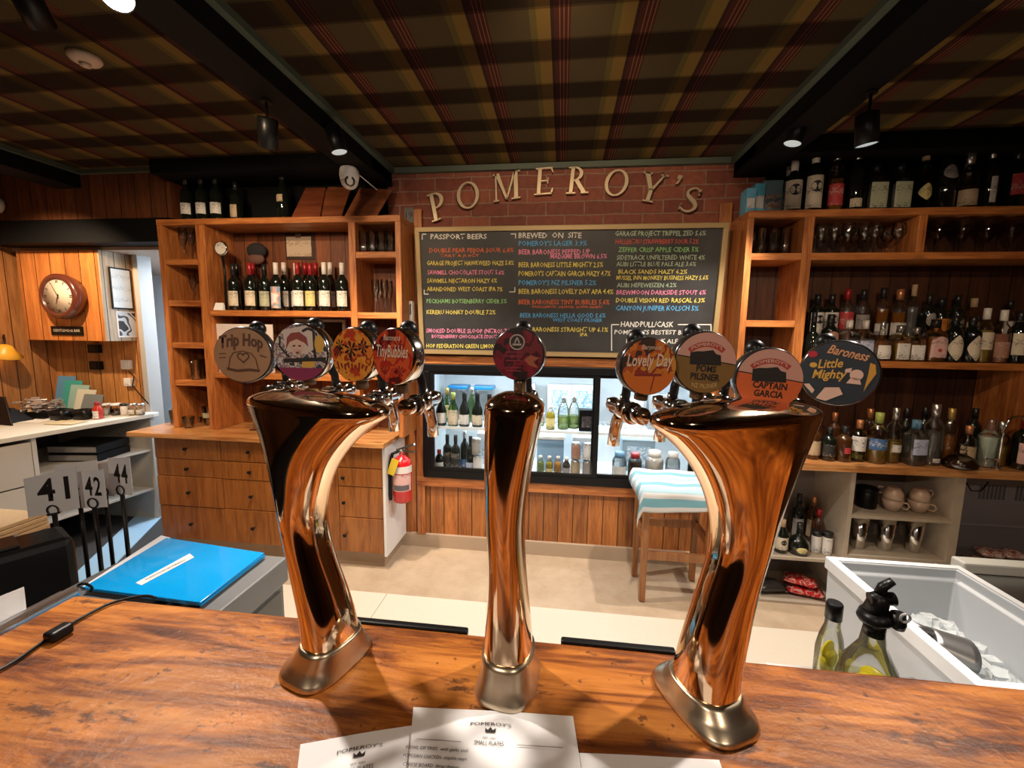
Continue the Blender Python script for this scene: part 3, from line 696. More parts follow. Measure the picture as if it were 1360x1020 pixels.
TC = [(0.0415, -0.0094, 0.0345, 0.0415), (0.095, -0.0103, 0.0307, 0.0373), (0.1424, -0.0117, 0.0269, 0.0336), (0.1827, -0.0136, 0.0247, 0.0333), (0.2386, -0.0167, 0.0255, 0.0337), (0.2736, -0.0164, 0.0279, 0.034), (0.3162, -0.0135, 0.0313, 0.0358), (0.3517, -0.0103, 0.0346, 0.0376), (0.376, -0.008, 0.0371, 0.0388), (0.394, -0.0054, 0.0389, 0.0398)]
def interp(tab, h):
    if h <= tab[0][0]: return tab[0]
    for a, b in zip(tab, tab[1:]):
        if h <= b[0]:
            t = (h - a[0]) / (b[0] - a[0]); return tuple(p + (q_ - p) * t for p, q_ in zip(a, b))
    return tab[-1]
def smooth_tab(tab, n=40):
    h0, h1 = tab[0][0], tab[-1][0]
    s = [interp(tab, h0 + (h1 - h0) * i / n) for i in range(n + 1)]
    for _ in range(6):
        s = [s[0]] + [tuple((a + 2 * b + c_) / 4 for a, b, c_ in zip(s[i - 1], s[i], s[i + 1])) for i in range(1, n)] + [s[n]]
    return s
def ring(cu, cv, a, b, z, n=2.4, N=56):
    out = []
    for k in range(N):
        t = 2 * PI * k / N; ct, st = math.cos(t), math.sin(t)
        out.append((cu + a * math.copysign(abs(ct) ** (2 / n), ct), cv + b * math.copysign(abs(st) ** (2 / n), st), z))
    return out
def tower(name_label, cx, cy, yaw, tab, foot, tip):
    T = thing('beer_tower', name_label, 'beer tower', (cx, cy, BT), 'copper beer towers on the bar', math.radians(yaw))
    s = smooth_tab(tab)
    rings = [ring(u, 0.0, a, b, h) for h, u, a, b in s]
    h, u, a, b = s[-1]
    # rounded lip, then a shallow dished crown
    for dh, fa, fb in ((0.005, 1.01, 1.02), (0.009, 1.0, 1.0), (0.013, 0.97, 0.94), (0.016, 0.90, 0.84), (0.020, 0.78, 0.70), (0.024, 0.60, 0.52), (0.027, 0.40, 0.34), (0.028, 0.15, 0.13)):
        rings.append(ring(u, 0, a * fa, b * fb, h + dh))
    MB().loft(rings).build('column', m_copper(), T, world=False)
    # brass foot: long oval flaring from the bar up into the column
    h0, u0, a0, b0 = s[0]
    fl, fw, fu, fv = foot
    hh = h0 + 0.012
    fr_ = [ring(fu, fv, fw, fl, 0.0, 3.2), ring(fu, fv, fw * 1.01, fl * 1.01, 0.005, 3.2), ring(fu, fv, fw * 0.97, fl * 0.965, 0.010, 3.2)]
    for i in range(1, 6):
        t = i / 5; e = t ** 0.75
        fr_.append(ring(fu + (u0 - fu) * e, fv * (1 - e), fw * 0.97 + (a0 + 0.0012 - fw * 0.97) * e, fl * 0.965 + (b0 + 0.0012 - fl * 0.965) * e, 0.011 + (hh - 0.011) * t, 2.5))
    MB().loft(fr_).build('foot', m_brass(), T, world=False)
    return T
tl = tower('left copper beer tower with four round badges, nearest the blue folder', -0.345, 0.552, -18, TL, (0.064, 0.047, 0.002, 0.002), 1)
tc = tower('narrow middle copper beer tower with one dark red badge, behind the menus', -0.055, 0.552, -8, TC, (0.057, 0.042, -0.009, 0.0), 0)
tR = tower('right copper beer tower with four round badges, nearest the white ice bin', 0.205, 0.552, 26, TR, (0.069, 0.048, 0.0, 0.0), 1)

def inv_local(T, P):
    return T.matrix_basis.inverted() @ Vector(P)
def local_pt(T):
    R = Matrix.Rotation(T.rotation_euler.z, 3, 'Z'); o = Vector(T.location)
    return lambda P: R.inverted() @ (Vector(P) - o)

# ------------------------------------------------------------------ tower badges, levers and taps
def poly_xz(mb, pts, y, mat=0):
    return mb.add([(x, y, z) for x, z in pts], [tuple(range(len(pts)))], mat)
def disc_pts(r, n=48, a0=0, a1=2 * PI, cx=0, cz=0, sx=1):
    full = abs(a1 - a0 - 2 * PI) < 1e-6
    k = n if full else n + 1
    return [(cx + sx * r * math.cos(a0 + (a1 - a0) * i / n), cz + r * math.sin(a0 + (a1 - a0) * i / n)) for i in range(k)]
def make_badge(T, px, py, Y, hpx, yaw, face_mat, rim_mat, label):
    P = at(px, py, Y); R = hpx * depth(P) / FPX / 2
    loc = local_pt(T)(P)
    prof = [(R * 0.90, 0.011), (R * 0.97, 0.010), (R, 0.006), (R, -0.006), (R * 0.985, -0.0085), (R * 0.95, -0.009)]
    b = link('badge', MB().lathe(prof, 48, R=Matrix.Rotation(PI / 2, 3, 'X')).mesh('badge', rim_mat), T, loc, math.radians(yaw) - T.rotation_euler.z)
    if label: b['label'] = label
    f = MB(); poly_xz(f, disc_pts(R * 0.945), -0.0115)
    fo = link('badge_face', f.mesh('badge_face', face_mat), b)
    return b, R, P
def btext(b, R, body, mat, x, z, wd, shear=0.0, bold=0.0, h=None, name='badge_lettering', rot=0.0, arc=0.0, sp=1.0):
    me = text_mesh(body, mat, width=wd * R, height=(h * R if h else None), shear=shear, bold=bold, spacing=sp)
    for v in me.vertices:
        u, w_ = v.co.x, v.co.y
        if arc: w_ -= arc * u * u / R
        c, s = math.cos(rot), math.sin(rot)
        v.co = Vector((x * R + u * c - w_ * s, -0.0122, z * R + u * s + w_ * c))
    return link(name, me, b)
def bart(b, R, pts, mat, y=-0.0119, name='badge_artwork'):
    m = MB(); poly_xz(m, [(x * R, z * R) for x, z in pts], y); return link(name, m.mesh(name, mat), b)
def barts(b, R, polys, mat, y=-0.0119, name='badge_artwork'):
    m = MB()
    for pts in polys: poly_xz(m, [(x * R, z * R) for x, z in pts], y)
    return link(name, m.mesh(name, mat), b)
def lever(T, P, R, back=0.020, tilt=0.0, spout=True):
    """chrome tap on the far side of the tower, black lever behind the badge"""
    L = local_pt(T)(P); u = L.x; v = L.y
    zt = 0.415
    MB().tube([(u, v + 0.004, L.z - R * 0.86), (u, v + 0.006, zt + 0.004)], 0.0085, 12).build('badge_stem', flat('stem_bronze', (0.10, 0.06, 0.035), 0.3, 0.4), T, world=False)
    vb = 0.040
    lp = MB().tube([(u, vb + 0.030, 0.405), (u, vb + 0.026, 0.43), (u, v + back + 0.006, L.z), (u, v + back, L.z + R * 0.80), (u, v + back, L.z + R * 0.95)], [0.006, 0.006, 0.0075, 0.010, 0.006], 12)
    lp.sphere((u, v + back, L.z + R * 0.92), 0.0125, 14)
    lp.build('tap_lever', m_black(), T, world=False)
    t = MB()
    t.tube([(u, vb - 0.012, 0.398), (u, vb + 0.012, 0.398)], [0.011, 0.011], 14).tube([(u, vb + 0.010, 0.398), (u, vb + 0.016, 0.398)], [0.015, 0.015], 14)
    t.tube([(u, vb + 0.014, 0.398), (u, vb + 0.052, 0.400)], [0.0095, 0.0105], 14).sphere((u, vb + 0.030, 0.400), 0.014, 14).sphere((u, vb + 0.056, 0.402), 0.011, 12)
    t.tube([(u, vb + 0.030, 0.404), (u, vb + 0.030, 0.420)], [0.008, 0.006], 12)
    t.tube([(u, vb + 0.034, 0.396), (u, vb + 0.044, 0.384), (u, vb + 0.050, 0.366), (u, vb + 0.052, 0.346)], [0.008, 0.0085, 0.008, 0.0085], 14)
    t.tube([(u, vb + 0.058, 0.401), (u, vb + 0.064, 0.401), (u, vb + 0.066, 0.410)], [0.005, 0.007, 0.004], 10)
    t.build('tap', m_chrome(), T, world=False)
INK = flat('ink_black', (0.015, 0.012, 0.012), 0.5)
RIMB = flat('badge_rim_black', (0.02, 0.018, 0.018), 0.2, 0.0, 0.5)
RIMC = flat('badge_rim_chrome', (0.75, 0.72, 0.70), 0.12, 1.0)
CREAM = flat('print_cream', (0.75, 0.62, 0.50), 0.5)
PINK = flat('print_pink', (0.62, 0.34, 0.28), 0.5)
REDP = flat('print_red', (0.42, 0.05, 0.04), 0.5)
BROWN = flat('print_brown', (0.09, 0.035, 0.015), 0.6)
YEL = flat('print_yellow', (0.62, 0.36, 0.06), 0.5)
ORG = flat('print_orange', (0.62, 0.16, 0.02), 0.5)
# badge one: pale wood disc with burnt lettering
b, R, P = make_badge(tl, 327.5, 471, 0.60, 74, 12, flat('badge_ply', (0.34, 0.19, 0.10), 0.5, var=0.12, bscale=60), RIMB, 'tan wooden badge with burnt brown lettering'); lever(tl, P, R)
btext(b, R, 'Trip Hop', BROWN, -0.02, 0.34, 1.45, 0.1, 0.03, 0.42, arc=0.22)
m = MB()
def stroke2(m, pts, w_, R, y=-0.0119, closed=False):
    n = len(pts)
    for i in range(n if closed else n - 1):
        a = Vector(pts[i]); c = Vector(pts[(i + 1) % n]); d = c - a
        if d.length < 1e-6: continue
        nn = Vector((-d.y, d.x)).normalized() * w_ / 2
        poly_xz(m, [((a + nn).x * R, (a + nn).y * R), ((a - nn).x * R, (a - nn).y * R), ((c - nn).x * R, (c - nn).y * R), ((c + nn).x * R, (c + nn).y * R)], y)
heart = [(0.16 * math.sin(t) ** 3 * 1.2 + 0.02, -0.08 + 0.012 * (13 * math.cos(t) - 5 * math.cos(2 * t) - 2 * math.cos(3 * t) - math.cos(4 * t))) for t in [2 * PI * i / 28 for i in range(28)]]
stroke2(m, heart, 0.05, R, closed=True)
stroke2(m, [(-0.5, -0.5), (-0.42, -0.1), (-0.3, 0.08), (0, 0.14), (0.3, 0.06), (0.44, -0.14), (0.5, -0.5)], 0.035, R)
stroke2(m, [(-0.55, -0.48), (-0.2, -0.56), (0.2, -0.52), (0.55, -0.56)], 0.10, R)
stroke2(m, [(-0.78, 0.04), (-0.55, 0.05)], 0.03, R); stroke2(m, [(-0.78, -0.1), (-0.55, -0.09)], 0.03, R); stroke2(m, [(0.58, 0.0), (0.8, -0.08)], 0.05, R)
link('badge_artwork', m.mesh('badge_artwork', BROWN), b)
# badge two: generic comic style portrait
b, R, P = make_badge(tl, 405, 468, 0.575, 77, 2, blotch('comic_print', [(0.03, 0.05, 0.08), (0.55, 0.42, 0.38), (0.22, 0.16, 0.20), (0.60, 0.56, 0.52), (0.05, 0.04, 0.05)], 70, 0.4, 3), RIMC, 'comic style badge with a red haired face and yellow and plum patches'); lever(tl, P, R)
barts(b, R, [disc_pts(0.945, 24, PI * 1.18, PI * 1.82)], flat('print_plum', (0.22, 0.02, 0.08), 0.5), -0.0117)
barts(b, R, [[(-0.6, 0.75), (0.1, 0.9), (0.5, 0.78), (0.62, 0.2), (0.2, -0.05), (-0.5, 0.05)]], flat('print_pale', (0.60, 0.52, 0.48), 0.5), -0.0117)
barts(b, R, [disc_pts(0.3, 24, cx=-0.12, cz=0.22, sx=0.85), [(-0.3, 0.12), (0.06, 0.12), (-0.04, -0.16)]], flat('print_skin', (0.66, 0.45, 0.36), 0.5), -0.0118)
barts(b, R, [[(-0.45, 0.5), (-0.3, 0.66), (0.0, 0.7), (0.25, 0.52), (0.3, 0.2), (0.16, 0.34), (-0.1, 0.46), (-0.36, 0.36), (-0.5, 0.1)]], flat('print_auburn', (0.25, 0.05, 0.04), 0.5))
barts(b, R, [disc_pts(0.3, 20, cx=0.68, cz=0.3, sx=0.55), [(0.05, -0.3), (0.5, -0.28), (0.5, -0.48), (0.05, -0.5)]], YEL, -0.01195)
m = MB(); stroke2(m, [(-0.7, 0.55), (-0.72, 0.2), (-0.4, -0.15)], 0.06, R); stroke2(m, [(0.1, 0.72), (0.3, 0.82), (0.5, 0.75), (0.52, -0.2)], 0.09, R); stroke2(m, [(-0.26, 0.22), (-0.16, 0.24)], 0.05, R); stroke2(m, [(-0.06, 0.24), (0.04, 0.22)], 0.05, R); stroke2(m, [(-0.14, 0.0), (-0.06, 0.0)], 0.05, R); stroke2(m, [(-0.6, -0.28), (0.9, -0.2)], 0.14, R)
link('badge_artwork', m.mesh('badge_artwork', INK), b)
# badge three and four: orange and red party prints
b, R, P = make_badge(tl, 476, 471, 0.553, 73, -16, blotch('orange_print', [(0.45, 0.05, 0.02), (0.66, 0.22, 0.03), (0.72, 0.30, 0.04), (0.30, 0.04, 0.02), (0.66, 0.20, 0.03)], 45, 0.4, 3), RIMC, 'orange and red badge with palm trees and chequered flag'); lever(tl, P, R)
def palm(cx, cz, s):
    ps = [[(cx - 0.02 * s, cz - 0.5 * s), (cx + 0.03 * s, cz - 0.5 * s), (cx + 0.02 * s, cz), (cx - 0.02 * s, cz)]]
    for a in range(7):
        t = a * 2 * PI / 7; ps.append([(cx, cz), (cx + 0.3 * s * math.cos(t - 0.2), cz + 0.3 * s * math.sin(t - 0.2)), (cx + 0.36 * s * math.cos(t), cz + 0.36 * s * math.sin(t)), (cx + 0.3 * s * math.cos(t + 0.2), cz + 0.3 * s * math.sin(t + 0.2))])
    return ps
barts(b, R, palm(-0.05, 0.2, 0.9) + palm(0.5, 0.3, 0.7) + palm(-0.55, 0.35, 0.6), INK)
barts(b, R, [[(-0.95 + 0.12 * i + 0.06 * (j % 2), -0.05 + 0.08 * j), (-0.89 + 0.12 * i + 0.06 * (j % 2), -0.05 + 0.08 * j), (-0.89 + 0.12 * i + 0.06 * (j % 2), 0.03 + 0.08 * j), (-0.95 + 0.12 * i + 0.06 * (j % 2), 0.03 + 0.08 * j)] for i in range(4) for j in range(4) if -0.95 + 0.12 * i > -0.93], INK)
m = MB()
for k in range(9): stroke2(m, [(-0.7 + 0.17 * k, -0.25 - 0.05 * (k % 3)), (-0.62 + 0.15 * k, -0.55 + 0.08 * (k % 2))], 0.07, R)
link('badge_artwork', m.mesh('badge_artwork', flat('print_dark_red', (0.22, 0.02, 0.02), 0.5)), b)
b, R, P = make_badge(tl, 530, 473, 0.528, 76, -24, blotch('red_print', [(0.10, 0.01, 0.01), (0.50, 0.05, 0.02), (0.62, 0.10, 0.03), (0.42, 0.03, 0.02), (0.58, 0.12, 0.03)], 32, 0.4, 2), RIMC, 'bright red badge with white script lettering'); lever(tl, P, R)
btext(b, R, 'TinyBubbles', CREAM, 0.0, -0.02, 1.5, 0.25, 0.01, 0.42)
btext(b, R, 'Baroness', CREAM, 0.0, 0.55, 0.8, 0.3, 0.0, 0.2)
barts(b, R, palm(-0.3, 0.42, 0.7) + palm(0.3, 0.38, 0.7) + palm(0.35, -0.5, 0.6) + palm(-0.4, -0.5, 0.5), flat('print_dark_red', (0.22, 0.02, 0.02), 0.5), -0.0118)
# middle badge
b, R, P = make_badge(tc, 690, 470, 0.565, 70, -6, blotch('maroon_print', [(0.02, 0.008, 0.01), (0.14, 0.008, 0.02), (0.20, 0.012, 0.03), (0.06, 0.006, 0.012), (0.16, 0.02, 0.03)], 38, 0.35, 2), RIMB, None); lever(tc, P, R)
barts(b, R, [disc_pts(0.30, 32, cx=-0.03, cz=0.45)], INK, -0.0118)
m = MB(); stroke2(m, disc_pts(0.27, 24, cx=-0.03, cz=0.45), 0.05, R, -0.012, True)
stroke2(m, [(-0.12, 0.42), (-0.03, 0.62), (0.06, 0.42)], 0.05, R, -0.012); stroke2(m, [(-0.2, 0.36), (0.14, 0.36)], 0.07, R, -0.012); link('badge_emblem', m.mesh('badge_emblem', flat('print_grey', (0.42, 0.34, 0.32), 0.5)), b)
barts(b, R, [[(0.25, -0.2), (0.5, 0.0), (0.62, -0.08), (0.85, -0.1), (0.6, -0.25), (0.78, -0.5), (0.45, -0.4)]], flat('print_rust', (0.32, 0.09, 0.04), 0.5))
m = MB()
for z_ in (0.08, -0.08, -0.24, -0.5, -0.62): stroke2(m, [(-0.45, z_), (0.15, z_)], 0.03, R)
link('badge_artwork', m.mesh('badge_artwork', flat('print_wine', (0.30, 0.03, 0.06), 0.5)), b)
# right tower
b, R, P = make_badge(tR, 857, 486, 0.535, 77, 12, blotch('lovely_print', [(0.05, 0.03, 0.02), (0.45, 0.09, 0.02), (0.60, 0.20, 0.03), (0.28, 0.04, 0.02), (0.60, 0.26, 0.04)], 40, 0.4, 3), RIMB, 'orange and black badge with pale script lettering'); lever(tR, P, R)
btext(b, R, 'Lovely Day', CREAM, 0.02, 0.02, 1.6, 0.2, 0.012, 0.42)
btext(b, R, 'Baroness', CREAM, 0.05, 0.58, 0.7, 0.3, 0.0, 0.16)
barts(b, R, [disc_pts(0.945, 24, PI * 1.08, PI * 1.92)], ORG, -0.0117)
m = MB(); stroke2(m, [(0.08, -0.85), (0.2, -0.3)], 0.04, R); stroke2(m, [(-0.5, -0.28), (0.45, -0.28)], 0.08, R); link('badge_artwork', m.mesh('badge_artwork', flat('print_dark_red', (0.22, 0.02, 0.02), 0.5)), b)
def split_badge(px, py, Y, hpx, yaw, low, l1, l2, extra, lbl):
    b, R, P = make_badge(tR, px, py, Y, hpx, yaw, PINK, RIMB, lbl); lever(tR, P, R)
    th = -0.10; a0 = PI - 0.12; rr = 0.945
    pts = [(rr * math.cos(a), rr * math.sin(a)) for a in [PI - 0.26 + (2 * PI - (PI - 0.26) + -0.06) * i / 30 for i in range(31)]]
    barts(b, R, [pts], low, -0.0117)
    m = MB(); stroke2(m, [pts[0], pts[-1]], 0.03, R, -0.0121); link('badge_artwork', m.mesh('badge_artwork', INK), b)
    # skyline block and curved red banner
    barts(b, R, [[(-0.5, -0.05), (-0.5, 0.32), (-0.3, 0.36), (-0.1, 0.36), (0.2, 0.40), (0.3, 0.28), (0.45, 0.24), (0.48, -0.08)]], INK, -0.0120)
    ban = [(0.86 * math.sin(t), 0.86 * math.cos(t) - 0.20) for t in [-0.75 + 1.5 * i / 14 for i in range(15)]] + [(0.70 * math.sin(t), 0.70 * math.cos(t) - 0.20) for t in [0.75 - 1.5 * i / 14 for i in range(15)]]
    m = MB()
    for i in range(14):
        poly_xz(m, [(ban[k][0] * R, ban[k][1] * R) for k in (i, i + 1, 28 - i, 29 - i)], -0.0119)
    link('badge_banner', m.mesh('badge_banner', REDP), b)
    btext(b, R, "POMEROY'S", CREAM, 0, 0.535, 0.95, 0, 0.0, 0.10, arc=0.62)
    btext(b, R, l1, INK, 0.02, -0.28, 0.62 if len(l1) < 5 else 0.98, 0, 0.03, 0.20, rot=-0.07)
    btext(b, R, l2, INK, 0.0, -0.54, 0.92 if len(l2) > 6 else 0.84, 0, 0.03, 0.20, rot=-0.07)
    if extra: btext(b, R, extra, flat('print_sand', (0.55, 0.38, 0.16), 0.5), 0, -0.80, 0.8, 0, 0.01, 0.14, arc=-0.3)
split_badge(932, 481, 0.560, 83, 6, flat('print_ochre', (0.22, 0.12, 0.03), 0.5), 'POMS', 'PILSNER', 'NZ PILSNER', 'round badge, pink above and ochre brown below, with black lettering')
split_badge(1017, 503, 0.585, 84, -4, flat('print_bright_orange', (0.66, 0.13, 0.03), 0.5), 'CAPTAIN', 'GARCIA', None, 'round badge, pink above and bright orange below, with black lettering')
b, R, P = make_badge(tR, 1113, 495, 0.612, 87, -27, flat('print_navy', (0.022, 0.032, 0.045), 0.4), RIMB, 'dark navy badge with orange and gold script lettering'); lever(tR, P, R)
btext(b, R, 'Baroness', flat('print_peach', (0.62, 0.30, 0.14), 0.5), 0.15, 0.50, 1.0, 0.3, 0.02, 0.26, rot=-0.22)
btext(b, R, 'Little', YEL, -0.22, 0.16, 0.62, 0.3, 0.02, 0.26, rot=0.1)
btext(b, R, 'Mighty', YEL, -0.22, -0.16, 0.85, 0.3, 0.02, 0.26, rot=0.05)
SKN = flat('print_skin', (0.66, 0.45, 0.36), 0.5)
barts(b, R, [disc_pts(0.16, 18, cx=0.42, cz=-0.02), [(0.3, -0.1), (0.5, -0.12), (0.55, -0.3), (0.2, -0.28)], [(-0.5, -0.8), (-0.3, -0.45), (0.05, -0.42), (0.15, -0.62), (-0.25, -0.86)], [(-0.85, -0.38), (-0.7, -0.36), (-0.55, -0.55), (-0.6, -0.66)], [(0.15, 0.14), (0.3, 0.18), (0.28, 0.04), (0.14, 0.04)]], SKN)
barts(b, R, [[(0.7, 0.35), (0.82, 0.3), (0.86, 0.05), (0.7, -0.3), (0.62, -0.5), (0.68, 0.0)]], flat('print_gold', (0.55, 0.28, 0.03), 0.5))
barts(b, R, [disc_pts(0.10, 14, cx=-0.68, cz=0.55, sx=1.2)], flat('print_crimson', (0.45, 0.01, 0.03), 0.5)); barts(b, R, [disc_pts(0.08, 14, cx=-0.64, cz=0.22, sx=1.2)], YEL)

# ------------------------------------------------------------------ menus on the bar
def sheet(name, corners, z, label, grp, marks):
    c = [atz(x, y, BT) for x, y in corners]; o = (c[0] + c[1] + c[2] + c[3]) / 4
    T = thing(name, label, 'menu', (o.x, o.y, z), grp)
    a = MB(); n = 8; vs = []
    for j in range(n + 1):
        for i in range(n + 1):
            s, t = i / n, j / n
            p = (c[0] * (1 - s) + c[1] * s) * (1 - t) + (c[3] * (1 - s) + c[2] * s) * t
            vs.append((p.x, p.y, z + 0.0004 + 0.0012 * math.sin(3 * s + 2 * t) ** 2))
    a.add(vs, [(j * (n + 1) + i, j * (n + 1) + i + 1, (j + 1) * (n + 1) + i + 1, (j + 1) * (n + 1) + i) for j in range(n) for i in range(n)], 0, True)
    a.build('sheet', m_paper(), T)
    e1 = (c[1] - c[0]).normalized(); e2 = Vector((-e1.y, e1.x, 0)); top = (c[0] + c[1]) / 2
    W = (c[1] - c[0]).length
    for body, wd, dy, arc, dx, h in marks:
        def fn(x, y, dy=dy, dx=dx, arc=arc):
            p = top + e1 * (x + dx * W) + e2 * (y - dy - arc * x * x); return Vector((p.x, p.y, z + 0.0025))
        if body == 'CROWN':
            m = MB(); s = 0.0062
            pts = [(-1, -0.4), (1, -0.4), (1.1, 0.6), (0.5, 0.1), (0, 0.8), (-0.5, 0.1), (-1.1, 0.6)]
            m.add([fn(x * s, y * s) for x, y in pts], [(0, 1, 5), (1, 2, 3), (1, 3, 5), (3, 4, 5), (0, 5, 6)]); m.build('crown_mark', INK, T)
        elif body == 'RULE':
            m = MB(); m.add([fn(-wd / 2, 0), fn(wd / 2, 0), fn(wd / 2, 0.0008), fn(-wd / 2, 0.0008)], [(0, 1, 2, 3)]); m.build('printed_rule', flat('print_mid_grey', (0.2, 0.2, 0.2), 0.6), T)
        else:
            text_at(body, INK, fn, 'printed_lettering', T, width=wd, height=h)
    return T
mk = [("POMEROY'S", 0.052, 0.022, 2.2, 0, 0.0045), ('CROWN', 0, 0.029, 0, 0, 0), ('EST. 2001', 0.016, 0.040, 0, 0, 0.0025), ('SMALL PLATES', 0.036, 0.048, 0, 0, 0.0055), ('RULE', 0.055, 0.046, 0, -0.29, 0), ('RULE', 0.055, 0.046, 0, 0.29, 0), ('BOWL OF FRIES  with garlic aioli', 0.075, 0.058, 0, -0.29, 0.004), ('POPCORN CHICKEN  chipotle mayo', 0.075, 0.068, 0, -0.29, 0.004), ('CHEESE BOARD  three cheeses', 0.065, 0.078, 0, -0.30, 0.004)]
sheet('menu', [(399, 989), (560, 962), (600, 1085), (385, 1110)], BT + 0.0002, 'white printed menu sheet lying left of and partly under the middle menu', 'menus on the bar', mk[:4])
sheet('menu', [(700, 998), (955, 1010), (990, 1110), (700, 1110)], BT + 0.0004, 'white menu sheet lying right of and partly under the middle menu', 'menus on the bar', [])
sheet('menu', [(549, 941), (761, 953), (785, 1110), (535, 1110)], BT + 0.0018, 'topmost white printed menu sheet, centred in front of the middle beer tower', 'menus on the bar', mk)

# ------------------------------------------------------------------ chalkboard
cb = thing('chalkboard', 'large black chalkboard beer list in a gold frame, leaning over the fridge', 'chalkboard', (0, 2.88, 1.45))
Yb0, Yb1 = 2.868, 2.785
zb0 = at(700, 472, Yb0).z; zb1 = at(760, 299, Yb1).z
O_ = Vector((0, Yb0, zb0)); UPV = Vector((0, Yb1 - Yb0, zb1 - zb0)); BH = UPV.length; UPV.normalize(); NB = Vector((0, -UPV.z, UPV.y))
XB0, XB1 = -0.978, 0.972
def bpt(x, s, off=0.0): return O_ + Vector((x, 0, 0)) + UPV * s + NB * off
def bpx(px, py):
    d = ray(px, py); t = NB.dot(O_ - EYE) / NB.dot(d); p = EYE + d * t
    return p.x, UPV.dot(p - O_)
def bbox_(m, x0, x1, s0, s1, d0, d1, mat=0):
    c = [bpt(x, s, d) for d in (d0, d1) for x, s in ((x0, s0), (x1, s0), (x1, s1), (x0, s1))]
    return m.hexa(c, mat)
fw = 0.030
bbox_(MB(), XB0 + fw, XB1 - fw, fw, BH - fw, -0.002, 0.008).build('slate', m_board(), cb)
m = MB(); bbox_(m, XB0, XB1, 0, fw, -0.004, 0.026); bbox_(m, XB0, XB1, BH - fw, BH, -0.004, 0.026); bbox_(m, XB0, XB0 + fw, fw, BH - fw, -0.004, 0.026); bbox_(m, XB1 - fw, XB1, fw, BH - fw, -0.004, 0.026)
m.build('frame', m_gold(), cb, 0.004)
CH = {'w': (0.62, 0.60, 0.56), 'y': (0.62, 0.52, 0.10), 'p': (0.70, 0.22, 0.36), 'b': (0.08, 0.33, 0.62), 'g': (0.22, 0.45, 0.16), 'o': (0.55, 0.12, 0.04), 'd': (0.34, 0.42, 0.30), 'r': (0.45, 0.07, 0.05)}
def chalkm(k): return flat('chalk_' + k, CH[k], 0.9)
LINES = [('w', 'PASSPORT BEERS', 100, 330, 333, 20), ('o', 'DOUBLE PEAR FEIJOA SOUR 6.8%', 95, 440, 388, 18), ('o', 'TART & JUICY', 140, 300, 406, 11), ('y', 'GARAGE PROJECT HAWKWEED HAZE 5.8%', 85, 441, 440, 18), ('p', 'SAWMILL CHOCOLATE STOUT 5.6%', 88, 402, 478, 18), ('y', 'SAWMILL NECTARON HAZY 6%', 86, 372, 512, 18), ('y', 'ABANDONED WEST COAST IPA 7%', 85, 395, 546, 18), ('g', 'PECKHAMS BOYSENBERRY CIDER 5%', 84, 412, 595, 18), ('y', 'KERERU HONKY DOUBLE 7.2%', 84, 366, 640, 18),
 ('p', 'SMOKED DOUBLE SLOOP (NITRO) 7.5%', 82, 440, 716, 18), ('p', 'BOYSENBERRY CHOCOLATE STOUT', 105, 372, 738, 15), ('y', 'HOP FEDERATION GREEN LIMONADE', 82, 400, 778, 18),
 ('w', 'BREWED  ON  SITE', 460, 718, 329, 21), ('b', "POMEROY'S LAGER 3.9%", 460, 740, 361, 20), ('p', 'BEER BARONESS PEPPED UP', 460, 752, 396, 20), ('p', 'MADAME BROWN 6.5%', 590, 822, 413, 18), ('y', 'BEER BARONESS LITTLE MIGHTY 2.5%', 460, 806, 448, 20), ('y', "POMEROY'S CAPTAIN GARCIA HAZY 4.7%", 460, 836, 484, 20), ('b', "POMEROY'S NZ PILSNER 5.2%", 460, 778, 521, 20), ('y', 'BEER BARONESS LOVELY DAY APA 4.4%', 460, 848, 557, 20), ('o', 'BEER BARONESS TINY BUBBLES 5.6%', 460, 832, 600, 20), ('o', 'PASSIONFRUIT, ORANGE, GUAVA WHEAT', 515, 806, 615, 10), ('b', 'BEER BARONESS HELLA GOOD 5.6%', 466, 816, 654, 19), ('b', 'WEST COAST PILSNER', 600, 802, 671, 14), ('y', 'BEER BARONESS STRAIGHT UP 6.1%', 462, 826, 711, 19), ('y', 'IPA', 712, 742, 731, 14),
 ('d', 'GARAGE PROJECT TRIPPEL ZED 5.6%', 855, 1226, 320, 18), ('r', 'HALLERTAU STRAWBERRY SOUR 5.2%', 856, 1196, 353, 18), ('g', 'ZEFFER CRISP APPLE CIDER 5%', 868, 1196, 386, 18), ('d', 'SIDETRACK UNFILTERED WHITE 4%', 862, 1222, 418, 18), ('d', 'ALIBI LITTLE BLUE PALE ALE 3.6%', 860, 1186, 444, 17), ('y', 'BLACK SANDS HAZY 6.2%', 868, 1150, 475, 17), ('y', 'MUSSEL INN MONKEY BUSINESS HAZY 5.6%', 860, 1236, 500, 17), ('d', 'ALIBI HEFEWEIZEN 4.2%', 862, 1106, 530, 17), ('p', 'BREWMOON DARKSIDE STOUT 6%', 860, 1226, 560, 18), ('y', 'DOUBLE VISION RED RASCAL 6.3%', 858, 1222, 592, 18), ('b', 'CANYON JUNIPER KOLSCH 5%', 858, 1196, 625, 20),
 ('w', 'HANDPULL/CASK', 878, 1093, 692, 22), ('w', "POMEROY'S BESTEST BITTER 4%", 852, 1240, 722, 18), ('w', 'NOBLE DARK ALE 4.5%', 900, 1170, 758, 18), ('w', 'OLD BARN PORTER 5%', 900, 1170, 794, 18)]
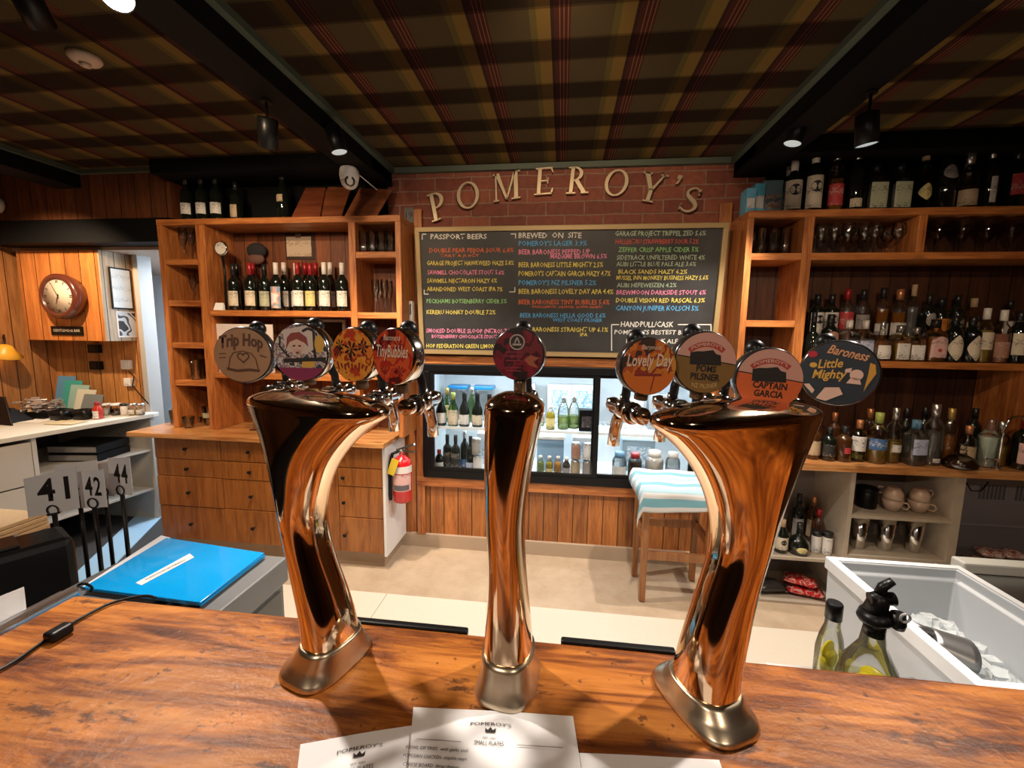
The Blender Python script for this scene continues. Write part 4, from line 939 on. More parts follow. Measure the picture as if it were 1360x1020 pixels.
for k, body, x0, x1, yb, h in LINES:
    px0, px1, py = 540 + x0 / 3.0909, 540 + x1 / 3.0909, 210 + yb / 3.0909
    a0, s0 = bpx(px0, py); a1, s1 = bpx(px1, py)
    s1 = s0 + (s1 - s0) * 0.6
    hh = (h / 3.0909) * 0.0052 * 0.92
    def fn(x, y, a0=a0, a1=a1, s0=s0, s1=s1): return bpt(a0 + x, s0 + y + (s1 - s0) * x / max(1e-6, a1 - a0) + 0.0016 * math.sin(x * 60), 0.0088)
    text_at(body, chalkm(k), fn, 'chalk_lettering', cb, width=a1 - a0, height=hh, align='LEFT', bold=0.012, res=1, shear=0.05)
m = MB()
def cl(x0, y0, x1, y1, w_=0.006):
    a = Vector(bpx(540 + x0 / 3.0909, 210 + y0 / 3.0909)); c = Vector(bpx(540 + x1 / 3.0909, 210 + y1 / 3.0909)); d = (c - a); n = Vector((-d.y, d.x)).normalized() * w_ / 2
    m.add([bpt(*(a + n), 0.0088), bpt(*(a - n), 0.0088), bpt(*(c - n), 0.0088), bpt(*(c + n), 0.0088)], [(0, 1, 2, 3)])
cl(66, 315, 66, 335); cl(66, 313, 82, 313); cl(428, 312, 450, 312); cl(448, 312, 448, 330); cl(74, 540, 74, 560); cl(74, 558, 92, 558); cl(422, 549, 446, 549); cl(445, 530, 445, 550); cl(840, 683, 872, 683); cl(1112, 683, 1250, 683); cl(841, 683, 841, 790); cl(1248, 683, 1248, 790)
m.build('chalk_lines', chalkm('w'), cb)

# ------------------------------------------------------------------ metal letters on the brick
def sweep2(pts_pairs):
    """list of (outer, inner) 2D pairs -> quads"""
    return [[pts_pairs[i][0], pts_pairs[i + 1][0], pts_pairs[i + 1][1], pts_pairs[i][1]] for i in range(len(pts_pairs) - 1)]
def ringq(cx, cy, ro, ri, a0, a1, n=24, tilt=0.0):
    pr = []
    for i in range(n + 1):
        t = a0 + (a1 - a0) * i / n
        def pt(r, tl_): 
            x, y = r[0] * math.cos(t), r[1] * math.sin(t); c, s = math.cos(tl_), math.sin(tl_); return (cx + x * c - y * s, cy + x * s + y * c)
        pr.append((pt(ro, 0), pt(ri, tilt)))
    return sweep2(pr)
def rect(x0, x1, y0, y1): return [[(x0, y0), (x1, y0), (x1, y1), (x0, y1)]]
def quad2(a, b, c, d): return [[a, b, c, d]]
def curve_stroke(pts, ws):
    pr = []
    for i, p in enumerate(pts):
        a = Vector(pts[max(0, i - 1)]); c = Vector(pts[min(len(pts) - 1, i + 1)]); d = (c - a).normalized(); n = Vector((-d.y, d.x)) * ws[i] / 2
        pr.append((tuple(Vector(p) + n), tuple(Vector(p) - n)))
    return sweep2(pr)
def bez(p, n=24):
    """Catmull-Rom through p"""
    out = []
    P = [p[0]] + list(p) + [p[-1]]
    for i in range(1, len(P) - 2):
        for k in range(n // (len(p) - 1) + 1):
            t = k / (n // (len(p) - 1) + 1); a, b_, c_, d = P[i - 1], P[i], P[i + 1], P[i + 2]
            out.append(tuple(0.5 * ((2 * b_[j]) + (-a[j] + c_[j]) * t + (2 * a[j] - 5 * b_[j] + 4 * c_[j] - d[j]) * t * t + (-a[j] + 3 * b_[j] - 3 * c_[j] + d[j]) * t ** 3) for j in range(2)))
    out.append(tuple(p[-1])); return out
GL = {}
GL['P'] = rect(0.10, 0.24, 0.03, 0.97) + rect(0.0, 0.36, 0, 0.045) + rect(0.0, 0.26, 0.955, 1.0) + ringq(0.24, 0.715, (0.36, 0.285), (0.22, 0.235), -PI / 2, PI / 2)
GL['O'] = ringq(0.44, 0.5, (0.46, 0.51), (0.32, 0.455), 0, 2 * PI, 40, 0.0)
GL['M'] = rect(0.08, 0.14, 0.03, 1.0) + rect(0.0, 0.22, 0, 0.045) + rect(0.0, 0.14, 0.955, 1.0) + quad2((0.08, 1.0), (0.24, 1.0), (0.56, 0.02), (0.48, 0.02)) + quad2((0.48, 0.02), (0.54, 0.02), (0.88, 1.0), (0.80, 1.0)) + rect(0.80, 0.95, 0.03, 1.0) + rect(0.70, 1.05, 0, 0.045) + rect(0.9, 1.05, 0.955, 1.0)
GL['E'] = rect(0.10, 0.24, 0.03, 0.97) + rect(0, 0.24, 0, 0.045) + rect(0, 0.24, 0.955, 1) + rect(0.24, 0.70, 0, 0.05) + rect(0.24, 0.66, 0.95, 1) + rect(0.24, 0.52, 0.485, 0.535) + quad2((0.70, 0.0), (0.74, 0.22), (0.70, 0.22), (0.62, 0.04)) + quad2((0.66, 1.0), (0.58, 0.96), (0.66, 0.80), (0.69, 0.80)) + rect(0.49, 0.525, 0.40, 0.62)
GL['R'] = rect(0.10, 0.24, 0.03, 0.97) + rect(0.0, 0.36, 0, 0.045) + rect(0.0, 0.26, 0.955, 1.0) + ringq(0.24, 0.735, (0.34, 0.265), (0.20, 0.215), -PI / 2, PI / 2) + quad2((0.28, 0.47), (0.44, 0.50), (0.76, 0.045), (0.58, 0.045)) + rect(0.56, 0.86, 0, 0.045)
GL['Y'] = quad2((0.06, 1.0), (0.24, 1.0), (0.50, 0.44), (0.38, 0.40)) + quad2((0.74, 1.0), (0.80, 1.0), (0.52, 0.40), (0.44, 0.46)) + rect(0.38, 0.52, 0.03, 0.45) + rect(0.26, 0.64, 0, 0.045) + rect(0.0, 0.32, 0.955, 1.0) + rect(0.64, 0.90, 0.955, 1.0)
GL["'"] = [[(0.05, 1.0), (0.2, 1.0), (0.2, 0.85), (0.05, 0.85)], [(0.12, 0.85), (0.2, 0.88), (0.14, 0.68), (0.06, 0.66)]]
sp_ = bez([(0.62, 0.80), (0.52, 0.95), (0.34, 0.97), (0.16, 0.84), (0.18, 0.66), (0.36, 0.53), (0.56, 0.40), (0.64, 0.22), (0.48, 0.04), (0.26, 0.02), (0.10, 0.10), (0.04, 0.24)], 44)
GL['S'] = curve_stroke(sp_, [0.05 + 0.11 * math.exp(-((i / len(sp_) - 0.5) / 0.22) ** 2) for i in range(len(sp_))]) + rect(0.58, 0.63, 0.72, 0.97) + rect(0.03, 0.075, 0.03, 0.28)
LET = [('P', 126, 199, 108, 17), ('O', 253, 154, 102, 12), ('M', 412, 117, 108, 8), ('E', 566, 96, 104, 3), ('R', 706, 92, 104, 1), ('O', 861, 103, 102, -4), ('Y', 1005, 123, 112, -10), ("'", 1116, 92, 110, -14), ('S', 1165, 172, 98, -14)]
ORD = ['first', 'second', 'third', 'fourth', 'fifth', 'sixth', 'seventh', 'eighth', 'ninth', 'tenth', 'eleventh', 'twelfth', 'thirteenth', 'fourteenth', 'fifteenth', 'sixteenth']
m_let = flat('letter_metal', (0.62, 0.50, 0.33), 0.35, 0.5)
for i, (ch, cx, cy, hp, ang) in enumerate(LET):
    P = at(540 + cx / 3.0909, 210 + cy / 3.0909, YB - 0.03); H = hp / 3.0909 * depth(P) / FPX
    polys = GL[ch]; xs = [p[0] for q_ in polys for p in q_]; mx = (min(xs) + max(xs)) / 2
    my = 0.83 if ch == "'" else 0.5
    a = math.radians(ang); c_, s_ = math.cos(a), math.sin(a)
    m = MB()
    for pl in polys:
        pts = [((x - mx + 0.10 * (y - my)) * H * 1.0, (y - my) * H) for x, y in pl]
        pts = [(x * c_ - y * s_, x * s_ + y * c_) for x, y in pts]
        m.prism(pts, -0.012, 0.012, lambda x, y, d: (P.x + x, P.y + d, P.z + y))
    nm = 'apostrophe' if ch == "'" else 'capital ' + ch
    ob = link('sign_letter', MB.mesh(m, 'sign_letter', m_let))
    rank = ' (left one)' if i == 1 else (' (right one)' if i == 5 else '')
    tag(ob, 'gold metal %s, %s sign character from the left on the brick' % (nm, ORD[i]), 'sign letter', 'metal sign letters on the brick')

# ------------------------------------------------------------------ ceiling lamps
CANL = ['black cylinder spotlight hanging left of the left ceiling beam, pointing at the bar', 'black cylinder spotlight tilted right on the left ceiling beam, above the white camera',
        'black cylinder spotlight on the right ceiling beam edge, nearest the brick wall', 'black cylinder spotlight hanging from the right ceiling beam, its pale face turned down',
        'black cylinder spotlight glaring at the top left edge on the left beam', 'black cylinder spotlight in the top left corner on the tartan panel',
        'added unseen black spotlight on the left beam above the bar, out past the top edge', 'added unseen black spotlight on the middle tartan panel, aimed at the brick', 'added unseen black spotlight on the right beam above the bar, out past the top edge', 'added unseen black downlight on the middle tartan panel over the floor behind the bar', 'added unseen black downlight over the left side counter beside the dark beam', 'black downlight on the right beam above the ice bin', 'added unseen fill downlight over the customers floor, left of two', 'added unseen fill downlight over the customers floor, right of two']
face = flat('lamp_face', (0.9, 0.9, 0.88), 0.4, emit=(0.6, 0.92, 1.0), es=0.22)
bright = flat('lamp_face_bright', (0.9, 0.9, 0.88), 0.4, emit=(1.0, 0.93, 0.85), es=40)
for i, (pos, aim, pw, size, col) in enumerate(SPOTS):
    pos = Vector(pos); d = (Vector(aim) - pos).normalized()
    if i == 1: fd = (Vector((-0.55, 0.9, 1.3)) - pos).normalized()
    top = 2.576 if i in (0, 1, 2, 3, 4, 6, 8, 11) else CZ
    if i == 5: pos = pos
    T = thing('spotlight', CANL[i], 'ceiling light', pos, 'black ceiling spotlights')
    R = d.to_track_quat('Z', 'Y').to_matrix()
    L, rad = 0.12, 0.040
    bm_ = MB().lathe([(rad * 0.85, -L * 0.62), (rad, -L * 0.58), (rad, L * 0.38), (rad * 0.96, L * 0.385), (rad * 0.94, L * 0.33)], 24, pos, R, caps=True)
    bm_.build('can', m_black(), T)
    # yoke from can to beam
    MB().tube([pos - d * 0.02 + Vector((rad, 0, 0)) * 0, Vector((pos.x, pos.y, top))], 0.006, 8).lathe([(0.022, top - 0.008), (0.022, top)], 14, (pos.x, pos.y, 0)).build('mount', m_black(), T)
    MB().lathe([(rad * 0.92, L * 0.350), (rad * 0.5, L * 0.356), (0.001, L * 0.358)], 24, pos, R, caps=False).build('lens', bright if i == 4 else face, T)
    spot('spotlight_lamp', pos + d * (L * 0.38 + 0.012), aim, pw, size, 0.6, 0.03, col)

# smoke detector and security camera
sd = thing('smoke_detector', 'round cream smoke detector on the left tartan ceiling panel', 'smoke detector', atz(112, 74, CZ))
P = Vector(sd.location)
MB().lathe([(0.055, 0), (0.055, -0.012), (0.048, -0.022), (0.030, -0.030), (0.001, -0.031)], 28, P).build('base', flat('cream_plastic', (0.55, 0.42, 0.32), 0.5), sd)
MB().lathe([(0.020, -0.030), (0.018, -0.040), (0.001, -0.041)], 18, P).build('sensor', flat('cream_plastic', (0.55, 0.42, 0.32), 0.5), sd)
cc = thing('security_camera', 'white dome security camera above the left hutch, under the black bulkhead', 'camera', at(464, 226, 2.60))
P = at(464, 237, 2.56)
d = (Vector((0.2, 0, 1.3)) - P).normalized(); R = d.to_track_quat('Z', 'Y').to_matrix()
MB().lathe([(0.048, 0.075), (0.055, 0.06), (0.058, 0.03), (0.052, 0.0)], 28, P - Vector((0, 0, 0.015))).build('base', m_white(), cc)
MB().sphere(P - Vector((0, 0, 0.012)), 0.052, 24).build('turret', m_white(), cc)
MB().lathe([(0.030, 0.038), (0.030, 0.046), (0.020, 0.048), (0.001, 0.049)], 20, P - Vector((0, 0, 0.012)), R).build('lens', flat('camera_lens', (0.06, 0.045, 0.03), 0.1, 0, 0.8), cc)
MB().tube([P + Vector((0.02, 0.01, 0.06)), P + Vector((0.06, 0.03, 0.02)), P + Vector((0.12, 0.12, -0.03))], 0.003, 6).build('cable', m_white(), cc)
wl = thing('wall_speaker', 'small round white fitting on the plank wall at the left edge', 'wall fitting', at(-3, 272, 2.75))
P = Vector(wl.location)
MB().lathe([(0.062, 0), (0.062, 0.02), (0.05, 0.04), (0.02, 0.05), (0.001, 0.051)], 24, P, Matrix.Rotation(PI / 2, 3, 'X')).build('body', flat('cream_plastic_light', (0.66, 0.58, 0.50), 0.5), wl)

# ================================================================== bottles and glasses
def bprof(kind, h, r):
    if kind == 'bordeaux': return [(r * 0.9, 0), (r, 0.006), (r, h * 0.60), (r * 0.9, h * 0.655), (r * 0.55, h * 0.71), (r * 0.40, h * 0.75), (r * 0.37, h * 0.97), (r * 0.40, h * 0.985), (r * 0.38, h)]
    if kind == 'burgundy': return [(r * 0.9, 0), (r, 0.006), (r, h * 0.45), (r * 0.92, h * 0.53), (r * 0.6, h * 0.66), (r * 0.42, h * 0.75), (r * 0.36, h * 0.97), (r * 0.40, h * 0.985), (r * 0.38, h)]
    if kind == 'spirit': return [(r * 0.92, 0), (r, 0.006), (r, h * 0.62), (r * 0.93, h * 0.67), (r * 0.6, h * 0.725), (r * 0.42, h * 0.77), (r * 0.38, h * 0.95), (r * 0.42, h)]
    if kind == 'round': return [(r * 0.7, 0), (r * 0.95, h * 0.05), (r, h * 0.22), (r * 0.92, h * 0.38), (r * 0.6, h * 0.52), (r * 0.30, h * 0.60), (r * 0.24, h * 0.92), (r * 0.28, h)]
    if kind == 'beer': return [(r * 0.9, 0), (r, 0.005), (r, h * 0.55), (r * 0.85, h * 0.64), (r * 0.45, h * 0.78), (r * 0.38, h * 0.96), (r * 0.42, h)]
    if kind == 'juice': return [(r * 0.9, 0), (r, 0.005), (r, h * 0.60), (r * 0.9, h * 0.70), (r * 0.5, h * 0.82), (r * 0.46, h)]
    if kind == 'flagon': return [(r * 0.85, 0), (r, 0.008), (r, h * 0.5), (r * 0.92, h * 0.60), (r * 0.62, h * 0.74), (r * 0.38, h * 0.82), (r * 0.34, h)]
    if kind == 'can': return [(r * 0.85, 0), (r, 0.006), (r, h * 0.93), (r * 0.86, h * 0.985), (r * 0.86, h)]
    if kind == 'jar': return [(r * 0.9, 0), (r, 0.004), (r, h * 0.82), (r * 0.9, h * 0.9), (r * 0.85, h)]
    if kind == 'jug': return [(r * 0.9, 0), (r, 0.008), (r, h * 0.66), (r * 0.85, h * 0.78), (r * 0.4, h * 0.88), (r * 0.36, h)]
    if kind == 'sauce': return [(r * 0.9, 0), (r, 0.006), (r * 0.85, h * 0.3), (r, h * 0.55), (r * 0.6, h * 0.75), (r * 0.45, h * 0.85), (r * 0.15, h)]
MC = {}
def rad_at(pr, z):
    for (r0, z0), (r1, z1) in zip(pr, pr[1:]):
        if z0 <= z <= z1: return r0 + (r1 - r0) * ((z - z0) / max(1e-9, z1 - z0))
    return pr[-1][0]
def sqf(t, sq): return 1.0 if sq == 2.0 else (abs(math.cos(t)) ** sq + abs(math.sin(t)) ** sq) ** (-1 / sq)
def label_mesh(pr, z0, z1, half, shape, sq, mats, disc=None):
    key = ('L', tuple(pr), z0, z1, half, shape, sq, tuple(m.name for m in mats), disc)
    if key in MC: return MC[key]
    m = MB(); nz, na = 14, 14; vs = []; 
    for j in range(nz + 1):
        t = j / nz; z = z0 + (z1 - z0) * t; w_ = half
        if shape == 'diamond': w_ = half * (1 - abs(2 * t - 1) ** 1.6 * 0.93)
        if shape == 'oval': w_ = half * max(0.08, max(0.0, 1 - (2 * t - 1) ** 2) ** 0.5)
        if shape == 'arch': w_ = half * (1 if t < 0.7 else max(0.1, max(0.0, 1 - ((t - 0.7) / 0.3) ** 2) ** 0.5))
        for i in range(na + 1):
            a = -PI / 2 - w_ + 2 * w_ * i / na; r = rad_at(pr, z) * sqf(a, sq) + 0.0007; vs.append((r * math.cos(a), r * math.sin(a), z))
    m.add(vs, [(j * (na + 1) + i, j * (na + 1) + i + 1, (j + 1) * (na + 1) + i + 1, (j + 1) * (na + 1) + i) for j in range(nz) for i in range(na)], 0, True)
    if disc:
        dz, dr = disc; zc = z0 + (z1 - z0) * dz; R = dr; ctr = []; n = 20
        def pp(x, z): 
            r = rad_at(pr, z) + 0.0013; a = -PI / 2 + x / r; return (r * math.cos(a) * sqf(a, sq), r * math.sin(a) * sqf(a, sq), z)
        v2 = [pp(0, zc)] + [pp(R * math.cos(2 * PI * k / n), zc + R * math.sin(2 * PI * k / n)) for k in range(n)]
        m.add(v2, [(0, 1 + k, 1 + (k + 1) % n) for k in range(n)], 1)
    MC[key] = m.mesh('label', mats); return MC[key]
def body_mesh(kind, h, r, mat, sq, seg=20):
    key = ('B', kind, h, r, mat.name, sq)
    if key not in MC:
        MC[key] = MB().lathe(bprof(kind, h, r), seg if sq == 2.0 else 32, mat=0, sq=sq).mesh('bottle_body', mat)
    return MC[key]
def cap_mesh(kind, h, r, f0, mat, over=0.002):
    key = ('C', kind, h, r, f0, mat.name, over)
    if key not in MC:
        pr = bprof(kind, h, r); R = rad_at(pr, h * (f0 + 0.02)) + 0.0012
        MC[key] = MB().lathe([(R, h * f0), (R, h + over * 0.6), (R * 0.9, h + over)], 14).mesh('cap', mat)
    return MC[key]
def liq_mesh(kind, h, r, lv, mat, sq):
    key = ('Q', kind, h, r, lv, mat.name, sq)
    if key not in MC:
        pr = bprof(kind, h, r); pts = [(p[0] - 0.0015, p[1] + (0.003 if i == 0 else 0)) for i, p in enumerate(pr) if p[1] < h * lv]; pts.append((rad_at(pr, h * lv) - 0.0015, h * lv))
        MC[key] = MB().lathe(pts, 20 if sq == 2.0 else 32, sq=sq).mesh('liquid', mat)
    return MC[key]
ROW = []
def settle(loc, r):
    p = Vector(loc)
    for q_, rq in ROW:
        d = p - q_
        if abs(d.z) < 0.04 and abs(d.x) < r + rq + 0.002 and abs(d.y) < r + rq:
            need = (max(0.0, (r + rq + 0.002) ** 2 - d.y ** 2)) ** 0.5
            if abs(d.x) < need: p.x = q_.x + need * (1 if d.x >= -0.01 else -1)
    ROW.append((p.copy(), r)); return p
def bottle(name, label, loc, kind, h, r, glass, lab=None, cap=None, liq=None, lz=(0.12, 0.5), half=1.25, shape='rect', disc=None, disc_mat=None, sq=2.0, capf=0.80, cat='bottle', group=None, rz=None, over=0.002, neck=None):
    loc = settle(Vector(loc) + Vector((0, 0, 0.001)), r * (1.0 if sq == 2.0 else 1.08))
    T = thing(name, label, cat, loc, group, rz if rz is not None else random.uniform(-0.15, 0.15))
    link('glass', body_mesh(kind, h, r, glass, sq), T)
    pr = bprof(kind, h, r)
    if lab is not None:
        mats = [lab] + ([disc_mat] if disc else [])
        link('paper_label', label_mesh(tuple(pr), h * lz[0], h * lz[1], half, shape, sq, tuple(mats), disc), T)
    if cap is not None: link('cap', cap_mesh(kind, h, r, capf, cap, over), T)
    if liq is not None: link('liquid', liq_mesh(kind, h, r, liq[0], liq[1], sq), T)
    if neck is not None: link('neck_label', label_mesh(tuple(pr), h * 0.80, h * 0.88, PI * 0.98, 'rect', sq, (neck,)), T)
    return T
lb = lambda n, c, ink=(0.03, 0.03, 0.03), d=0.6: paper('label_' + n, c, ink, d)
L_cream = lb('cream', (0.62, 0.54, 0.42)); L_white = lb('white', (0.66, 0.64, 0.62)); L_tan = lb('tan', (0.45, 0.34, 0.22)); L_red = lb('red', (0.48, 0.04, 0.05), (0.6, 0.5, 0.4)); L_green = lb('pale_green', (0.40, 0.42, 0.30)); L_blue = lb('blue', (0.04, 0.12, 0.30), (0.6, 0.6, 0.6)); L_lilac = lb('lilac', (0.40, 0.44, 0.62)); L_pink = lb('pink', (0.62, 0.38, 0.36)); L_grey = lb('grey', (0.30, 0.28, 0.27)); L_land = blotch('label_landscape', [(0.62, 0.60, 0.62), (0.55, 0.30, 0.25), (0.20, 0.28, 0.40), (0.62, 0.40, 0.33)], 14, 0.5, 1); L_yel = lb('yellow', (0.62, 0.52, 0.22)); L_black = lb('black', (0.02, 0.02, 0.02), (0.5, 0.45, 0.35)); L_orange = lb('orange', (0.60, 0.20, 0.03)); L_rust = lb('rust', (0.34, 0.17, 0.12), (0.5, 0.4, 0.3))
K_red = flat('capsule_red', (0.32, 0.015, 0.02), 0.35, 0.2); K_white = flat('capsule_white', (0.68, 0.64, 0.60), 0.4); K_black = flat('capsule_black', (0.012, 0.012, 0.014), 0.3); K_gold = flat('capsule_gold', (0.55, 0.38, 0.12), 0.35, 0.6); K_blue = flat('capsule_blue', (0.10, 0.25, 0.42), 0.4); K_green = flat('capsule_green', (0.30, 0.36, 0.08), 0.4); K_cork = flat('cork', (0.42, 0.30, 0.18), 0.8); K_silver = flat('capsule_silver', (0.6, 0.6, 0.6), 0.25, 0.9); K_cop = flat('capsule_copper', (0.60, 0.26, 0.12), 0.3, 0.6)
GD = m_gdark(); GB = m_gbrown(); GC = m_clear(); GG = m_ggreen()
Q_amber = liquid('amber_spirit', (0.42, 0.16, 0.03)); Q_gold = liquid('gold_spirit', (0.50, 0.34, 0.06)); Q_water = liquid('clear_spirit', (0.62, 0.64, 0.62), 0.12); Q_yel = liquid('yellow_juice', (0.72, 0.58, 0.06), 0.6); Q_orange = liquid('orange_juice', (0.85, 0.42, 0.05), 0.8); Q_green = liquid('green_juice', (0.35, 0.48, 0.14), 0.5); Q_coffee = liquid('dark_coffee', (0.05, 0.015, 0.008), 0.9); Q_latte = liquid('milky_coffee', (0.62, 0.44, 0.26), 0.9); Q_pink = liquid('pink_spirit', (0.60, 0.28, 0.20), 0.5); Q_frost = liquid('cloudy_liqueur', (0.50, 0.58, 0.50), 0.85); Q_dark = liquid('dark_liqueur', (0.03, 0.012, 0.006), 0.95)
def height(px, y0, y1, Y):
    return at(px, y0, Y).z - at(px, y1, Y).z

# --- top of the left hutch
Yt = 2.76
for px, lab in ((250, 'first'), (270, 'second'), (289, 'third')):
    p = at(px, 290, Yt)
    bottle('wine_bottle', 'dark wine bottle with white label on top of left hutch, %s from its left end' % lab, (p.x, Yt, ZTOP), 'bordeaux', 0.315, 0.039, GD, L_white, K_black, lz=(0.17, 0.40), group='wine bottles on top of the left hutch', neck=L_grey)
p = at(315, 290, Yt); bottle('wine_bottle', 'dark bottle with small square cream label, standing alone on top of left hutch', (p.x, Yt, ZTOP), 'bordeaux', 0.26, 0.038, GD, L_tan, K_black, lz=(0.10, 0.42), half=0.8, group='wine bottles on top of the left hutch')
p = at(377, 288, Yt); bottle('wine_bottle', 'tall black bottle with gold neck mark, left of the leaning boards on left hutch', (p.x, Yt, ZTOP), 'burgundy', 0.33, 0.043, GD, L_tan, K_black, lz=(0.36, 0.50), half=0.5, group='wine bottles on top of the left hutch')
bw = [wood('board_red', (0.10, 0.022, 0.010), (0.22, 0.06, 0.025), 'X', 0.35, 0.3), wood('board_brown', (0.13, 0.035, 0.014), (0.26, 0.08, 0.03), 'X', 0.35, 0.3), wood('board_tan', (0.25, 0.075, 0.03), (0.40, 0.14, 0.06), 'X', 0.3, 0.4)]
for i, (cs, lab) in enumerate((([(386, 286), (424, 286), (432, 249), (406, 249)], 'dark red menu board leaning on top of left hutch, leftmost of three'), ([(412, 286), (452, 286), (466, 249), (436, 248)], 'brown menu board leaning on top of left hutch, middle of three'), ([(455, 284), (498, 283), (521, 252), (478, 249)], 'lighter tan menu board with faint lettering leaning on left hutch, below the camera'))):
    Yn = 2.72 - 0.02 * (2 - i)
    T = thing('menu_board', lab, 'menu board', (at(cs[0][0], cs[0][1], Yn).x, Yn, ZTOP), 'menu boards on the left hutch')
    b0 = at(*cs[0], Yn); b1 = at(*cs[1], Yn); b0.z = b1.z = ZTOP + 0.001; t1 = at(*cs[2], Yn + 0.13); t0 = at(*cs[3], Yn + 0.13)
    nrm = (b1 - b0).cross(t0 - b0).normalized() * 0.014
    if nrm.y < 0: nrm = -nrm
    nrm.z = max(0, nrm.z)
    MB().hexa([b0, b1, b1 + nrm, b0 + nrm, t0, t1, t1 + nrm, t0 + nrm]).build('board', bw[i], T, 0.002)
    if i == 2:
        e1 = (t1 - t0).normalized(); o = t0 * 0.8 + b0 * 0.2; dn = (b0 - t0).normalized(); back = -nrm.normalized() * 0.001
        text_at('ALES', flat('faint_ink', (0.10, 0.035, 0.02), 0.6), lambda x, y: o + e1 * (x + 0.12) - dn * (y - 0.02) + back, 'lettering', T, width=0.10, height=0.035)
pq = thing('number_plaque', 'small grey plaque with a number on the brick beside the left hutch', 'plaque', at(544, 286, YB - 0.005))
P = Vector(pq.location); MB().box(P.x - 0.035, P.x + 0.035, YB - 0.012, YB - 0.0005, P.z - 0.05, P.z + 0.05).build('plate', flat('slate_grey', (0.12, 0.11, 0.11), 0.6), pq)
text_at('19', flat('black_ink', (0.01, 0.01, 0.01), 0.5), lambda x, y: Vector((P.x + x, YB - 0.0126, P.z - 0.02 + y)), 'lettering', pq, width=0.05, height=0.04)

# --- wine on the middle shelf of the left hutch
rowW = [(312, 2.74, K_black, L_cream, 'black capsule and cream label'), (317, 2.84, K_black, L_pink, 'black capsule, half hidden behind the first'), (334, 2.72, K_red, L_cream, 'red capsule and tall cream label'), (338, 2.83, K_red, L_green, 'red capsule, behind the tall cream label'), (353, 2.76, K_black, L_green, 'pale green label and dark cap'), (368.5, 2.70, K_white, L_land, 'white capsule and landscape label'), (379, 2.82, K_white, L_white, 'white capsule, behind the landscape label'), (391, 2.85, K_white, L_white, 'white capsule, at the back of the row'), (397, 2.70, K_red, L_white, 'red capsule and large white label'), (405, 2.84, K_red, L_yel, 'dark red capsule, at the back right of centre'), (413, 2.73, K_red, L_yel, 'red capsule and yellowish label'), (421, 2.84, K_red, L_white, 'red capsule, behind the yellowish label'), (432, 2.70, K_white, L_white, 'white capsule and white tree label'), (440, 2.83, K_white, L_white, 'white capsule, behind the tree label'), (455.5, 2.72, K_white, L_white, 'white capsule at the right end against the upright')]
for px, Yp, kc, lm, ds in rowW:
    p = at(px, 400, Yp); tall = 0.315 if Yp < 2.8 else 0.335
    bottle('wine_bottle', 'wine bottle with ' + ds + ', left hutch middle shelf', (p.x, Yp, MZ), 'bordeaux', tall, 0.0375, GD, lm, kc, lz=(0.10, 0.42) if lm is not L_land else (0.05, 0.50), capf=0.76, group='wine bottles on the middle shelf')
cdp = at(292, 405, 2.69)
T = thing('price_card', 'small white tent card at the left end of the wine shelf', 'card', (cdp.x, 2.69, MZ)); MZ += 0.001; MB().hexa([(cdp.x - 0.035, 2.67, MZ), (cdp.x + 0.035, 2.67, MZ), (cdp.x + 0.035, 2.71, MZ), (cdp.x - 0.035, 2.71, MZ), (cdp.x - 0.03, 2.688, MZ + 0.05), (cdp.x + 0.03, 2.688, MZ + 0.05), (cdp.x + 0.03, 2.69, MZ + 0.05), (cdp.x - 0.03, 2.69, MZ + 0.05)]).build('card', m_paper(), T)
# things hanging on the hutch back
Yk = YB - 0.013
P = at(294, 330, 2.69)
T = thing('tap_badge', 'round white tap badge on a dark stem, standing at left of the wine bottles', 'badge', P)
MB().lathe([(0.045, -0.008), (0.05, 0), (0.045, 0.008)], 28, P, Matrix.Rotation(PI / 2, 3, 'X')).build('badge_rim', m_chrome(), T)
MB().lathe([(0.040, 0.0085), (0.001, 0.0090)], 28, P, Matrix.Rotation(PI / 2, 3, 'X'), caps=False).build('badge_face', lb('badge', (0.55, 0.52, 0.48)), T)
MB().tube([(P.x, P.y + 0.004, P.z - 0.045), (P.x + 0.01, P.y + 0.004, P.z - 0.16), (P.x + 0.006, P.y + 0.002, MZ + 0.003)], 0.008, 8).build('stem', m_black(), T)
P = at(341, 333, Yk - 0.04)
T = thing('cap', 'dark flat cap with brown patch hanging on the hutch back above the wine', 'cap', P)
MB().sphere(P, 0.075, 16, 0, (1, 0.45, 0.75)).build('crown', flat('cap_black', (0.015, 0.014, 0.016), 0.9), T)
MB().sphere(P + Vector((0.0, -0.01, -0.06)), 0.065, 14, 0, (1, 0.4, 0.6)).build('brim', flat('cap_brown', (0.13, 0.06, 0.045), 0.8), T)
c0, c1 = at(380, 314.5, Yk - 0.006), at(414, 340.5, Yk - 0.006)
T = thing('clipboard', 'clipboard with a tan paper notice hanging on the hutch back', 'clipboard', ((c0.x + c1.x) / 2, Yk, (c0.z + c1.z) / 2))
MB().box(c0.x - 0.012, c1.x + 0.02, Yk - 0.005, Yk - 0.0005, c1.z - 0.02, c0.z + 0.02).build('board', flat('clip_board', (0.04, 0.02, 0.015), 0.5), T)
MB().box(c0.x, c1.x, Yk - 0.007, Yk - 0.0055, c1.z, c0.z).build('notice', lb('notice', (0.50, 0.38, 0.28), (0.15, 0.1, 0.08), 0.5), T)
MB().box((c0.x + c1.x) / 2 - 0.02, (c0.x + c1.x) / 2 + 0.02, Yk - 0.014, Yk - 0.0075, c0.z - 0.008, c0.z + 0.018).build('clip', m_steel(), T)
